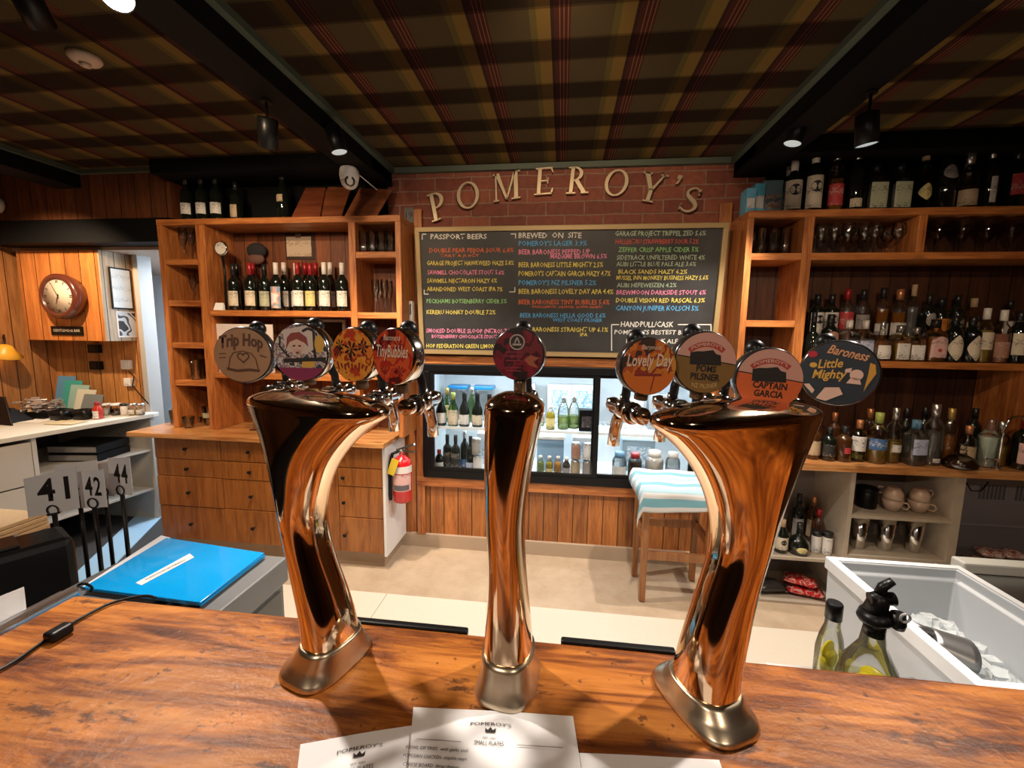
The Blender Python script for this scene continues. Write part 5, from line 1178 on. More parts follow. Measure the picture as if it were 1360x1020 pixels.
# paper sheet and mirror behind, lower middle bay
c0, c1 = at(281.5, 430, 2.70), at(365, 481, 2.70)
T = MB().box(up['b'][1] + 0.001, c1.x, 2.695, 2.70, MZ2 + 0.002, c0.z).build('poster_board', flat('pinkish_panel', (0.56, 0.50, 0.49), 0.6)); tag(T, 'pale blank sheet standing on the lower hutch shelf behind the tan badge', 'sheet')
c0, c1 = at(392, 428, Yk - 0.01), at(461, 490, Yk - 0.01)
T = thing('bar_mirror', 'small framed mirror on the hutch back behind the comic style badge', 'mirror', ((c0.x + c1.x) / 2, Yk, (c0.z + c1.z) / 2))
MB().box(c0.x, c1.x, Yk - 0.02, Yk - 0.001, MZ2 + 0.002, MZ - 0.05).build('frame', flat('pale_frame', (0.45, 0.40, 0.32), 0.5), T)
MB().box(c0.x + 0.02, c1.x - 0.02, Yk - 0.022, Yk - 0.0205, MZ2 + 0.02, MZ - 0.07).build('glass', flat('mirror_glass', (0.6, 0.6, 0.6), 0.1, 1.0), T)

# --- glassware
def gprof(kind):
    if kind == 'pint': return [(0.030, 0), (0.031, 0.002), (0.042, 0.148), (0.0405, 0.148), (0.0295, 0.010), (0.001, 0.009)]
    if kind == 'highball': return [(0.030, 0), (0.031, 0.002), (0.033, 0.150), (0.0317, 0.150), (0.0295, 0.010), (0.001, 0.009)]
    if kind == 'flute': return [(0.030, 0), (0.030, 0.003), (0.005, 0.008), (0.004, 0.085), (0.014, 0.105), (0.026, 0.150), (0.024, 0.215), (0.0228, 0.215), (0.0245, 0.150), (0.012, 0.108), (0.001, 0.100)]
    if kind == 'wine': return [(0.032, 0), (0.032, 0.003), (0.006, 0.008), (0.004, 0.078), (0.018, 0.090), (0.036, 0.120), (0.035, 0.150), (0.029, 0.180), (0.0278, 0.180), (0.0338, 0.150), (0.0348, 0.120), (0.016, 0.092), (0.001, 0.088)]
    if kind == 'martini': return [(0.036, 0), (0.036, 0.003), (0.007, 0.008), (0.004, 0.075), (0.008, 0.085), (0.056, 0.165), (0.0545, 0.165), (0.006, 0.088), (0.001, 0.086)]
    if kind == 'tumbler': return [(0.032, 0), (0.034, 0.002), (0.042, 0.085), (0.0405, 0.085), (0.0325, 0.012), (0.001, 0.011)]
    if kind == 'latte': return [(0.024, 0), (0.026, 0.002), (0.038, 0.075), (0.0365, 0.075), (0.0245, 0.010), (0.001, 0.009)]
def glass(name, label, kind, loc, group, liq=None, s=1.0, sticker=None):
    key = ('G', kind)
    if key not in MC: MC[key] = MB().lathe(gprof(kind), 22).mesh('glass_body', GC)
    loc = settle(Vector(loc) + Vector((0, 0, 0.001)), max(x[0] for x in gprof(kind)) * s)
    T = thing(name, label, 'glass', loc, group); T.scale = (s, s, s)
    link('glass_body', MC[key], T)
    if liq:
        pr = [x for x in gprof(kind)]; h, m = liq; r0, r1 = pr[1][0] - 0.003, rad_at(pr[1:3], h) - 0.0025
        link('drink', MB().lathe([(r0, 0.011), (r1, h)], 20).mesh('drink', m), T)
    if sticker: link('sticker', label_mesh(((pr0 := gprof(kind))[1], pr0[2]), 0.06, 0.10, 0.9, 'rect', 2.0, (sticker,), None), T)
    return T
for i, (px, Yp) in enumerate(((244, 2.72), (254, 2.72), (262, 2.82), (275, 2.82))):
    glass('champagne_flute', 'tall champagne flute, %s from the left in top left cell of left hutch' % ORD[[0, 2, 1, 3][i]], 'flute', (at(px, 330, Yp).x, Yp, LZ[0]), 'flutes in the left hutch cell')
for i, px in enumerate((270, 257)): glass('champagne_flute', 'tall thin flute in second cell down at left of left hutch, %s' % ('right one' if i == 0 else 'left one'), 'flute', (at(px, 390, 2.80).x, 2.80, LZ[1]), 'flutes in the second cell', s=0.9)
for i, (px, Yp) in enumerate(((261, 2.71), (268, 2.80))): glass('pint_glass', 'pint glass in the fourth cell down at left of left hutch, %s' % ('front one' if i == 0 else 'back one'), 'pint', (at(px, 500, Yp).x, Yp, LZ[3]), 'pint glasses in the fourth cell', s=0.95)
for i, px in enumerate((483, 495, 507, 519)):
    for k, Yp in enumerate((2.70, 2.80)):
        if k and i == 3: continue
        glass('highball_glass', 'straight highball glass, %s row, %s from left in top right cell of left hutch' % (('front', 'back')[k], ORD[i]), 'highball', (at(px, 333, 2.70).x + k * 0.015, Yp, RZ[0]), 'highball glasses in the left hutch', s=0.88)
for i, (px, Yp) in enumerate(((499, 2.72), (510, 2.72), (517, 2.80), (504, 2.82))): glass('champagne_flute', 'champagne flute, %s from left in second right cell of left hutch' % ORD[[0, 2, 3, 1][i]], 'flute', (at(px, 400, Yp).x, Yp, RZ[1]), 'flutes in the right cell of the left hutch')
for i, px in enumerate((494, 508, 522)): p = at(px, 440, 2.76); bottle('liqueur_bottle', 'dark bottle in the third right cell of left hutch, %s from left' % ORD[i], (p.x, 2.76, RZ[2]), 'spirit', 0.24, 0.034, GD, None, K_black, group='dark bottles in the right cell')
# drinks standing on the left counter
P = atz(232, 563, ctz); glass('coffee_glass', 'glass of dark drink at the left end of the timber counter', 'pint', P, 'glasses on the left counter', (0.075, Q_coffee), 0.72)
P = atz(251, 568, ctz); glass('coffee_glass', 'short glass of milky coffee, between dark drink and tall stickered glass', 'latte', P, 'glasses on the left counter', (0.060, Q_latte), 1.05)
P = atz(265, 561, ctz); glass('coffee_glass', 'smallest glass of milky coffee, beside the tall stickered glass', 'latte', P, 'glasses on the left counter', (0.05, Q_latte), 0.6)
P = atz(277.5, 564, ctz); glass('pint_glass', 'tall glass with green and white sticker on left counter', 'pint', P, 'glasses on the left counter', None, 0.92, L_green)
P = atz(270, 557, ctz); glass('pint_glass', 'tall empty glass behind the stickered glass on left counter', 'pint', P, 'glasses on the left counter', None, 1.0)
P = atz(338, 571, ctz); glass('champagne_flute', 'stemmed glass beside the left edge of the left beer tower', 'wine', P, 'glasses on the left counter')
P = atz(305, 556, ctz); bottle('small_bottle', 'tiny black bottle with white label on the left counter', P, 'jar', 0.06, 0.022, GD, L_white, K_black, lz=(0.2, 0.75), cat='bottle')
P = atz(322, 556, ctz); T = thing('card_reader', 'small black box on the left counter beside the tiny bottle', 'box', P); MB().box(P.x - 0.05, P.x + 0.05, P.y, P.y + 0.09, ctz, ctz + 0.06).build('body', m_black(), T, 0.006); MB().box(P.x - 0.035, P.x + 0.035, P.y - 0.001, P.y - 0.0002, ctz + 0.02, ctz + 0.05).build('screen', flat('dark_screen', (0.02, 0.025, 0.03), 0.1), T)
P = atz(480, 562, ctz); T = thing('bar_caddy', 'pale steel bar caddy on the right end of the left counter', 'caddy', P); MB().box(P.x - 0.09, P.x + 0.07, P.y, P.y + 0.12, ctz, ctz + 0.045).build('tray', m_steel(), T, 0.004); MB().box(P.x - 0.075, P.x + 0.055, P.y + 0.015, P.y + 0.105, ctz + 0.0455, ctz + 0.065).build('napkins', m_paper(), T)
# handset on the timber post
c0, c1 = at(537, 400, 2.80), at(546, 433, 2.80)
T = thing('remote_control', 'white remote control in a holder on the hutch side beside the chalkboard', 'remote', (-HX + 0.012, 2.80, (c0.z + c1.z) / 2))
MB().box(-HX + 0.001, -HX + 0.022, 2.775, 2.825, c1.z, c0.z).build('body', m_white(), T, 0.004); MB().box(-HX + 0.006, -HX + 0.018, 2.7735, 2.7748, c0.z - 0.09, c0.z - 0.02).build('screen', flat('grey_screen', (0.12, 0.13, 0.12), 0.3), T); MB().box(-HX + 0.001, -HX + 0.028, 2.77, 2.83, c1.z - 0.03, c1.z + 0.03).build('holder', m_white(), T, 0.003)

# --- top of the right hutch
Yr = 2.76
for i, (px0, px1, y0, col, lab) in enumerate(((975, 985, 250, (0.12, 0.38, 0.58), 'tall blue and white carton on the right hutch end, leftmost of three'), (986, 999, 244, (0.10, 0.42, 0.62), 'tall light blue carton on the right hutch end, middle of three'), (1000, 1022, 240, (0.16, 0.26, 0.32), 'wider dark blue box with printed picture on right hutch end'))):
    Yn = 2.70 + 0.03 * i; a, c = at(px0, 278, Yn), at(px1, 278, Yn); top = at(px0, y0, Yn).z
    x0 = max(a.x, HX + 0.002 + (0 if i == 0 else 0.0)) if i else HX + 0.003
    xs = [(HX + 0.003, HX + 0.055), (HX + 0.06, HX + 0.115), (HX + 0.12, HX + 0.225)][i]
    T = thing('bottle_carton', lab, 'carton', (xs[0], Yn, ZT2), 'cartons on the right hutch')
    MB().box(xs[0], xs[1], Yn, Yn + 0.09, ZT2, top).build('box', flat('carton_%d' % i, col, 0.5), T, 0.002)
    MB().box(xs[0] + 0.006, xs[1] - 0.006, Yn - 0.0012, Yn - 0.0002, ZT2 + (top - ZT2) * 0.2, ZT2 + (top - ZT2) * 0.6).build('print', L_white if i < 2 else blotch('carton_picture', [(0.25, 0.16, 0.12), (0.40, 0.30, 0.25), (0.10, 0.14, 0.2)], 30), T)
mblk = flat('print_solid_black', (0.01, 0.01, 0.012), 0.5)
topR = [(1044, 2.83, 'bordeaux', 0.30, 0.036, GD, dict(lab=L_cream, cap=K_white), 'dark bottle behind the left dot bottle'),
 (1051, 2.72, 'spirit', 0.285, 0.047, GD, dict(lab=L_cream, cap=K_white, lz=(0.05, 0.60), disc=(0.66, 0.031), disc_mat=mblk), 'bottle with cream label and black dot, left of the pair'),
 (1078, 2.72, 'spirit', 0.335, 0.047, GD, dict(lab=L_cream, cap=K_white, lz=(0.05, 0.58), disc=(0.66, 0.031), disc_mat=mblk), 'taller bottle with cream label and black dot, right of pair'),
 (1106, 2.74, 'spirit', 0.36, 0.045, GC, dict(lab=L_red, cap=K_silver, lz=(0.10, 0.42), liq=(0.5, Q_amber)), 'bottle with bright red label'),
 (1133, 2.74, 'bordeaux', 0.36, 0.040, GD, dict(lab=L_cream, cap=K_silver, lz=(0.07, 0.2), half=0.9), 'dark bottle with low cream label'),
 (1158, 2.74, 'spirit', 0.26, 0.054, GC, dict(lab=L_green, cap=K_black, lz=(0.06, 0.58), sq=6.0, half=0.75, liq=(0.55, Q_water)), 'square bottle with pale green label, left of the pair'),
 (1189, 2.74, 'spirit', 0.26, 0.054, GC, dict(lab=L_green, cap=K_black, lz=(0.06, 0.58), sq=6.0, half=0.75, liq=(0.55, Q_water)), 'square bottle with pale green label, right of the pair'),
 (1222, 2.74, 'spirit', 0.34, 0.042, GG, dict(lab=L_yel, cap=K_cork, lz=(0.16, 0.42), shape='diamond', half=1.0), 'green bottle with yellow diamond label and cork'),
 (1251, 2.74, 'burgundy', 0.385, 0.052, GD, dict(lab=L_grey, cap=K_silver, lz=(0.42, 0.62), shape='oval', half=0.9), 'very tall black bottle with round grey seal'),
 (1277, 2.72, 'spirit', 0.30, 0.050, GC, dict(lab=L_tan, cap=K_silver, lz=(0.05, 0.33), liq=(0.4, Q_dark)), 'bottle with broad tan label'),
 (1309, 2.74, 'bordeaux', 0.34, 0.042, GD, dict(lab=L_white, cap=K_silver, lz=(0.10, 0.5), half=0.35), 'dark bottle with narrow white stripe label'),
 (1343, 2.74, 'spirit', 0.33, 0.046, GD, dict(lab=L_red, cap=K_black, lz=(0.22, 0.55), half=0.9), 'dark bottle with dark red label at the right edge')]
for px, Yp, kd, h, r, gl, kw, ds in topR:
    p = at(px, 276, Yp); bottle('spirit_bottle', ds + ', on top of right hutch', (p.x, Yp, ZT2), kd, h, r * 0.94, gl, group='bottles on top of the right hutch', **kw)
# glasses in the right hutch
for i, px in enumerate((1010, 1026, 1040)):
    for k, Yp in enumerate((2.69, 2.79)):
        x = at(px, 333, 2.69).x + k * 0.008
        if ur['a'][1] + 0.03 < x < ur['b'][0] - 0.03: glass('highball_glass', 'straight tall glass, %s row, %s from left in top left cell of right hutch' % (('front', 'back')[k], ORD[i]), 'highball', (x, Yp, zs2), 'highball glasses in the right hutch', s=0.95)
for i, (px, Yp) in enumerate(((1089, 2.70), (1106, 2.70), (1123, 2.70), (1146, 2.70), (1160, 2.72), (1191, 2.72), (1097, 2.81), (1115, 2.81), (1133, 2.81), (1152, 2.81), (1177, 2.81))):
    glass('wine_glass', 'stemmed wine glass, %s row, %s from left beside the martini glasses of right hutch' % ('front' if i < 6 else 'back', ORD[i if i < 6 else i - 6]), 'wine', (at(px, 333, Yp).x, Yp, zs2), 'wine glasses in the right hutch', s=0.95)
for i, px in enumerate((1243, 1271, 1304, 1337)):
    glass('martini_glass', 'wide cone martini glass, %s from left under the right hutch top' % ORD[i], 'martini', (at(px, 333, 2.74).x, 2.74, zs2), 'martini glasses in the right hutch', s=1.08)

# --- third shelf: spirits
SBK = [(1083, 2.82, 'spirit', 0.27, 0.043, GD, dict(lab=L_white, cap=K_black, lz=(0.08, 0.6), disc=(0.7, 0.026), disc_mat=mblk), 'white label bottle with black dot, left of two'),
 (1102, 2.82, 'spirit', 0.27, 0.043, GD, dict(lab=L_white, cap=K_black, lz=(0.08, 0.6), disc=(0.7, 0.026), disc_mat=mblk), 'white label bottle with black dot, right of two'),
 (1122, 2.82, 'spirit', 0.30, 0.042, GC, dict(lab=L_red, cap=K_red, lz=(0.22, 0.55), liq=(0.5, Q_pink)), 'clear bottle with red label and red cap'),
 (1143, 2.82, 'spirit', 0.30, 0.042, GC, dict(lab=L_grey, cap=K_black, lz=(0.22, 0.5), liq=(0.5, Q_amber)), 'bottle with grey label'),
 (1169, 2.82, 'spirit', 0.31, 0.040, GC, dict(lab=L_white, cap=K_black, lz=(0.10, 0.32), liq=(0.6, Q_amber)), 'amber bottle with low white label'),
 (1191, 2.82, 'spirit', 0.30, 0.045, GC, dict(lab=L_white, cap=K_cop, lz=(0.10, 0.35), liq=(0.55, Q_amber)), 'amber bottle with white label and copper cap'),
 (1209, 2.84, 'bordeaux', 0.33, 0.034, GC, dict(lab=None, cap=K_cork, liq=(0.6, Q_water)), 'tall slim clear bottle'),
 (1221, 2.80, 'spirit', 0.27, 0.040, GD, dict(lab=L_grey, cap=K_black, lz=(0.3, 0.6), shape='oval', half=0.8), 'black bottle with oval grey label'),
 (1243, 2.82, 'spirit', 0.25, 0.048, GD, dict(lab=L_orange, cap=K_black, lz=(0.2, 0.52)), 'bottle with red and orange label'),
 (1268, 2.83, 'spirit', 0.27, 0.042, GD, dict(lab=L_black, cap=K_black, lz=(0.2, 0.5)), 'black bottle with black label'),
 (1290, 2.83, 'spirit', 0.25, 0.040, GB, dict(lab=L_tan, cap=K_cork, lz=(0.15, 0.45)), 'brown bottle with tan label'),
 (1338, 2.83, 'spirit', 0.24, 0.042, GC, dict(lab=L_white, cap=K_black, lz=(0.2, 0.5), liq=(0.5, Q_gold)), 'clear bottle with square white label')]
for px, Yp, kd, h, r, gl, kw, ds in SBK:
    p = at(px, 430, Yp); bottle('spirit_bottle', ds + ', back row on right hutch step', (p.x, Yp, STEP), kd, h, r * 0.92, gl, group='spirits in the back row', **kw)
SFR = [(1078, 2.70, 'round', 0.27, 0.055, GD, dict(lab=None, cap=K_black), 'round shouldered black bottle at the left end'),
 (1096, 2.705, 'spirit', 0.26, 0.050, GD, dict(lab=L_rust, cap=K_black, lz=(0.4, 0.62), shape='oval', half=0.9), 'dark bottle with round copper seal'),
 (1112, 2.67, 'spirit', 0.225, 0.044, GC, dict(lab=L_lilac, cap=K_white, lz=(0.12, 0.5), sq=6.0, half=0.75, liq=(0.55, Q_water)), 'square clear bottle with pale blue label, left of two'),
 (1134, 2.67, 'spirit', 0.225, 0.044, GC, dict(lab=L_lilac, cap=K_white, lz=(0.12, 0.5), sq=6.0, half=0.75, liq=(0.55, Q_water)), 'square clear bottle with pale blue label, right of two'),
 (1158, 2.67, 'round', 0.22, 0.055, GC, dict(lab=L_white, cap=K_silver, lz=(0.05, 0.40), half=0.8, liq=(0.38, Q_water)), 'round clear bottle with white label'),
 (1182, 2.67, 'spirit', 0.20, 0.045, GC, dict(lab=L_white, cap=K_silver, lz=(0.05, 0.50), sq=6.0, half=0.78, liq=(0.5, Q_gold)), 'short square bottle with plain white label'),
 (1203, 2.67, 'spirit', 0.19, 0.041, GC, dict(lab=L_white, cap=K_silver, lz=(0.05, 0.48), sq=6.0, half=0.78, liq=(0.5, Q_gold)), 'shorter square bottle with white label and green leaf mark'),
 (1227, 2.67, 'spirit', 0.235, 0.055, GC, dict(lab=L_pink, cap=K_black, lz=(0.10, 0.60), sq=4.0, half=0.8, shape='arch', disc=(0.35, 0.010), disc_mat=REDP, liq=(0.6, Q_amber)), 'broad bottle with big pinkish white arched label'),
 (1252, 2.67, 'spirit', 0.255, 0.049, GD, dict(lab=L_cream, cap=K_black, lz=(0.04, 0.58), shape='diamond', half=0.95), 'black bottle with cream diamond label, left of two'),
 (1278, 2.67, 'spirit', 0.255, 0.049, GD, dict(lab=L_cream, cap=K_black, lz=(0.04, 0.58), shape='diamond', half=0.95), 'black bottle with cream diamond label, right of two'),
 (1300, 2.69, 'spirit', 0.30, 0.043, GC, dict(lab=L_cream, cap=K_white, lz=(0.24, 0.56), liq=(0.6, Q_gold)), 'clear bottle with cream label and white cap'),
 (1319, 2.68, 'spirit', 0.29, 0.043, GC, dict(lab=L_rust, cap=K_white, lz=(0.10, 0.40), liq=(0.55, Q_pink)), 'rosy bottle with dull pink label'),
 (1344, 2.68, 'spirit', 0.285, 0.047, GD, dict(lab=L_cream, cap=K_black, lz=(0.16, 0.58), neck=L_white), 'dark green bottle with cream label at the right end')]
for px, Yp, kd, h, r, gl, kw, ds in SFR:
    p = at(px, 460, Yp); bottle('spirit_bottle', ds + ', front row of right hutch', (p.x, Yp, zs3), kd, h, r * 0.88, gl, group='spirits in the front row', **kw)

# --- bottles on the right counter
CTR = [(1079, 2.60, 'spirit', 0.22, 0.040, GB, dict(lab=L_tan, cap=K_black), 'brown bottle just right of the beer tower'),
 (1092, 2.58, 'spirit', 0.19, 0.040, GD, dict(lab=L_black, cap=K_black, lz=(0.15, 0.5)), 'short dark bottle with black label'),
 (1116, 2.58, 'spirit', 0.20, 0.046, GB, dict(lab=L_red, cap=K_black, lz=(0.25, 0.42), half=0.4), 'brown bottle with small red mark'),
 (1138, 2.60, 'bordeaux', 0.235, 0.042, GG, dict(lab=L_white, cap=K_cop, lz=(0.26, 0.62), half=1.4), 'pale green bottle with tall white label'),
 (1163, 2.58, 'spirit', 0.285, 0.052, GC, dict(lab=L_blue, cap=K_green, lz=(0.28, 0.50), liq=(0.42, Q_gold), half=1.3), 'bottle with bright blue label and green cap'),
 (1184, 2.61, 'spirit', 0.31, 0.044, GC, dict(lab=L_white, cap=K_silver, lz=(0.2, 0.34), half=0.7, liq=(0.4, Q_gold)), 'gold spirit bottle with small white label'),
 (1211, 2.58, 'spirit', 0.25, 0.054, GC, dict(lab=L_lilac, cap=K_blue, lz=(0.25, 0.6), sq=4.0, half=0.8, liq=(0.62, Q_water)), 'clear bottle with lilac label and blue cap'),
 (1236, 2.60, 'spirit', 0.34, 0.052, GC, dict(lab=L_white, cap=K_silver, lz=(0.05, 0.12), half=0.4, liq=(0.55, Q_water)), 'tall clear cut glass bottle with pourer'),
 (1257, 2.66, 'spirit', 0.31, 0.042, GC, dict(lab=None, cap=K_gold, liq=(0.5, Q_amber)), 'amber bottle with gold cap'),
 (1277, 2.62, 'spirit', 0.22, 0.042, GC, dict(lab=L_tan, cap=K_cop, liq=(0.5, Q_dark)), 'dark bottle with shiny copper top'),
 (1299, 2.60, 'spirit', 0.265, 0.054, GC, dict(lab=None, cap=None, liq=(0.64, Q_frost)), 'frosted pale green bottle'),
 (1321, 2.63, 'spirit', 0.25, 0.042, GC, dict(lab=None, cap=K_silver, liq=(0.45, Q_gold)), 'slim clear bottle left of the chrome pourer'),
 (1348, 2.575, 'bordeaux', 0.30, 0.052, GD, dict(lab=L_pink, cap=K_red, lz=(0.12, 0.5), capf=0.74), 'dark bottle with red capsule and pinkish label'),
 (1104, 2.74, 'spirit', 0.25, 0.04, GB, dict(lab=None, cap=K_cop), 'brown bottle behind the short dark bottle'), (1150, 2.74, 'spirit', 0.28, 0.042, GC, dict(lab=None, cap=K_cop, liq=(0.5, Q_amber)), 'amber bottle behind the tall white label'), (1198, 2.74, 'spirit', 0.29, 0.04, GD, dict(lab=None, cap=K_black), 'dark bottle behind the small white label'), (1222, 2.74, 'spirit', 0.30, 0.04, GD, dict(lab=None, cap=K_black), 'dark bottle behind the lilac label'), (1288, 2.76, 'spirit', 0.30, 0.04, GD, dict(lab=None, cap=K_black), 'dark bottle behind the copper topped one')]
for px, Yp, kd, h, r, gl, kw, ds in CTR:
    p = at(px, 600, Yp); bottle('spirit_bottle', ds + ', on the right counter', (p.x, Yp, ctz), kd, h, r * 0.9, gl, group='bottles on the right counter', **kw)
P = at(1279, 600, 2.53)
T = thing('decanter', 'squat round dark decanter with silver collar at the front of right counter', 'decanter', (P.x, 2.535, ctz + 0.001))
MB().lathe([(0.05, 0), (0.072, 0.012), (0.074, 0.03), (0.05, 0.062), (0.022, 0.078), (0.018, 0.10), (0.022, 0.103)], 26).build('glass', GC, T, world=False)
MB().lathe([(0.048, 0.003), (0.070, 0.013), (0.072, 0.03), (0.058, 0.050)], 26).build('liquid', Q_dark, T, world=False)
MB().sphere((0, 0, 0.118), 0.017, 14).build('stopper', GC, T, world=False)
P = atz(1328, 613, ctz); P.y = 2.53; P.x = at(1328, 600, 2.53).x
T = thing('water_tap', 'slim chrome swan neck tap on the right counter beside the red capsule bottle', 'tap', P)
z0 = ctz; MB().lathe([(0.018, z0), (0.018, z0 + 0.015), (0.010, z0 + 0.02)], 16, (P.x, P.y, 0)).build('base', m_chrome(), T)
MB().tube([(P.x, P.y, z0 + 0.01), (P.x + 0.004, P.y, z0 + 0.22), (P.x + 0.012, P.y, z0 + 0.265), (P.x + 0.035, P.y, z0 + 0.295), (P.x + 0.07, P.y, z0 + 0.30), (P.x + 0.10, P.y, z0 + 0.28), (P.x + 0.105, P.y, z0 + 0.24)], 0.007, 10).build('spout', m_chrome(), T)
MB().tube([(P.x, P.y, z0 + 0.055), (P.x - 0.06, P.y - 0.005, z0 + 0.06)], 0.005, 8).build('lever', m_chrome(), T)

# --- cupboard contents under the right counter
def inz(px, Yp): return at(px, 700, Yp).x
UC = [(1039, 2.62, 'beer', 0.20, 0.038, GD, dict(lab=L_cream, cap=K_cork, lz=(0.12, 0.5), disc=(0.6, 0.016), disc_mat=mblk), 'black bottle with cream label, nearest the tower'), (1062, 2.62, 'round', 0.185, 0.060, GD, dict(lab=L_yel, cap=K_black, lz=(0.1, 0.3), half=0.5, shape='oval'), 'squat round black liqueur bottle with gold seal'), (1086, 2.64, 'jar', 0.135, 0.026, K_white, dict(lab=L_white, cap=K_black, lz=(0.1, 0.7)), 'white bottle with black cap, left of two'), (1101, 2.62, 'jar', 0.14, 0.026, K_white, dict(lab=L_white, cap=K_black, lz=(0.1, 0.7)), 'white bottle with black cap, right of two'),
 (1058, 2.80, 'bordeaux', 0.30, 0.036, GD, dict(lab=L_grey, cap=K_black), 'tall dark bottle at the back left'), (1078, 2.80, 'bordeaux', 0.29, 0.036, GB, dict(lab=L_tan, cap=K_cop), 'tall brown bottle at the back'), (1086, 2.72, 'spirit', 0.24, 0.034, GB, dict(lab=None, cap=K_red), 'brown bottle with red cap at the back right')]
for px, Yp, kd, h, r, gl, kw, ds in UC:
    bottle('liqueur_bottle', ds + ' in the cupboard', (inz(px, Yp), Yp, zsA), kd, h, r, gl, group='bottles in the cupboard', **kw)
cupm = flat('cup_ceramic', (0.50, 0.36, 0.27), 0.25, 0, 0.3)
def cup(label, x, y, z, ang, flip=False):
    T = thing('tea_cup', label, 'cup', (x, y, z + 0.001), 'tea cups in the cupboard', ang); T.scale = (1.15, 1.15, 1.15)
    pr = [(0.022, 0), (0.026, 0.002), (0.040, 0.028), (0.045, 0.062), (0.0425, 0.062), (0.036, 0.028), (0.020, 0.006), (0.001, 0.005)]
    if flip: pr = [(r, 0.062 - zz) for r, zz in pr]
    MB().lathe(pr, 22).build('cup_body', cupm, T, world=False)
    zc = 0.034
    MB().tube([(0.040, 0, zc + 0.016), (0.058, 0, zc + 0.016), (0.066, 0, zc), (0.058, 0, zc - 0.016), (0.038, 0, zc - 0.014)], 0.0045, 8).build('handle', cupm, T, world=False)
xa = at(1184, 675, 2.66).x; xb = at(1219, 675, 2.66).x
cup('upright tea cup at left of the cupboard shelf, lower of two stacked', xa, 2.66, zsB, -0.5); cup('upturned tea cup at left of the cupboard shelf, upper of two stacked', xa, 2.66, zsB + 0.073, 2.5, True)
cup('upright tea cup at right of the cupboard shelf, lower of two stacked', xb, 2.66, zsB, -0.6); cup('upturned tea cup at right of the cupboard shelf, upper of two stacked', xb, 2.66, zsB + 0.073, 0.1, True)
xk = at(1153, 670, 2.68).x
T = thing('black_tin', 'black tin at the left of the cup shelf', 'tin', (xk, 2.70, zsB + 0.001)); MB().lathe([(0.05, 0), (0.052, 0.004), (0.052, 0.115), (0.045, 0.12)], 22).build('body', m_black(), T, world=False); MB().lathe([(0.054, 0.100), (0.054, 0.124), (0.02, 0.128)], 22).build('lid', m_black(), T, world=False)
for i, px in enumerate((1139, 1175, 1213)):
    x = at(px, 720, 2.66).x
    x = max(x, bx[0] + 0.012 + 0.047)
    T = thing('shaker_tin', 'polished steel shaker tin under the cup shelf, %s of three' % ('leftmost', 'middle', 'rightmost')[i], 'shaker', (x, 2.66, zsC + 0.001), 'shaker tins in the cupboard')
    MB().lathe([(0.030, 0), (0.032, 0.002), (0.046, 0.205), (0.0445, 0.205), (0.030, 0.006), (0.001, 0.005)], 26).build('tin', flat('polished_steel', (0.7, 0.68, 0.66), 0.12, 1.0), T, world=False)
    MB().lathe([(0.0465, 0.198), (0.0478, 0.202), (0.0465, 0.2065)], 26, caps=False).build('rim', m_chrome(), T, world=False)
# packets on the bottom shelf
def packet(name, label, x, y, z, sx, sy, sz, mat, ang, group, tilt=0.0, m2=None):
    T = thing(name, label, 'packet', (x, y, z + 0.001), group, ang); m = MB(); n = 8; vs = []
    R = Matrix.Rotation(tilt, 3, 'Y')
    for sgn in (1, -1):
        for j in range(n + 1):
            for i in range(n + 1):
                u, v = i / n * 2 - 1, j / n * 2 - 1; hgt = sz * (1 - u ** 4) * (1 - v ** 4) * (0.85 + 0.15 * math.sin(5 * u + 3 * v))
                vs.append(Vector((u * sx / 2, v * sy / 2, sz / 2 + sgn * hgt / 2)))
    k = (n + 1) ** 2
    vs = [Vector((p.x * math.cos(tilt), p.y, p.z + abs(p.x + sx / 2) * math.sin(tilt))) for p in vs]
    m.add(vs, [(j * (n + 1) + i, j * (n + 1) + i + 1, (j + 1) * (n + 1) + i + 1, (j + 1) * (n + 1) + i) for j in range(n) for i in range(n)] + [(k + j * (n + 1) + i, k + (j + 1) * (n + 1) + i, k + (j + 1) * (n + 1) + i + 1, k + j * (n + 1) + i + 1) for j in range(n) for i in range(n)], 0, True)
    m.build('wrapper', mat, T, world=False)
    if m2:
        q_ = MB(); q_.add([(-sx * 0.25, -sy * 0.2, sz * 1.02), (sx * 0.25, -sy * 0.2, sz * 1.02), (sx * 0.25, sy * 0.2, sz * 1.02), (-sx * 0.25, sy * 0.2, sz * 1.02)], [(0, 1, 2, 3)]); q_.build('print', m2, T, world=False)
    return T
redw = blotch('red_wrapper', [(0.35, 0.01, 0.015), (0.55, 0.03, 0.03), (0.60, 0.30, 0.26), (0.50, 0.02, 0.02)], 22, 0.25, 2)
packet('snack_packet', 'shiny red packet on the cupboard bottom shelf, lower of two', inz(1078, 2.64), 2.65, CBZ, 0.20, 0.13, 0.055, redw, -0.25, 'red packets in the cupboard'); packet('snack_packet', 'shiny red packet on the cupboard bottom shelf, upper of two', inz(1072, 2.64), 2.66, CBZ + 0.058, 0.18, 0.12, 0.05, redw, -0.4, 'red packets in the cupboard')
packet('dark_packet', 'dark grey packet on the cupboard bottom shelf beside the red packets', inz(1030, 2.64), 2.66, CBZ, 0.17, 0.13, 0.07, flat('dark_wrapper', (0.035, 0.03, 0.03), 0.3), 0.15, None)
pkm = blotch('pale_wrapper', [(0.20, 0.06, 0.05), (0.36, 0.28, 0.26), (0.28, 0.10, 0.08), (0.42, 0.36, 0.34)], 26, 0.3, 2)
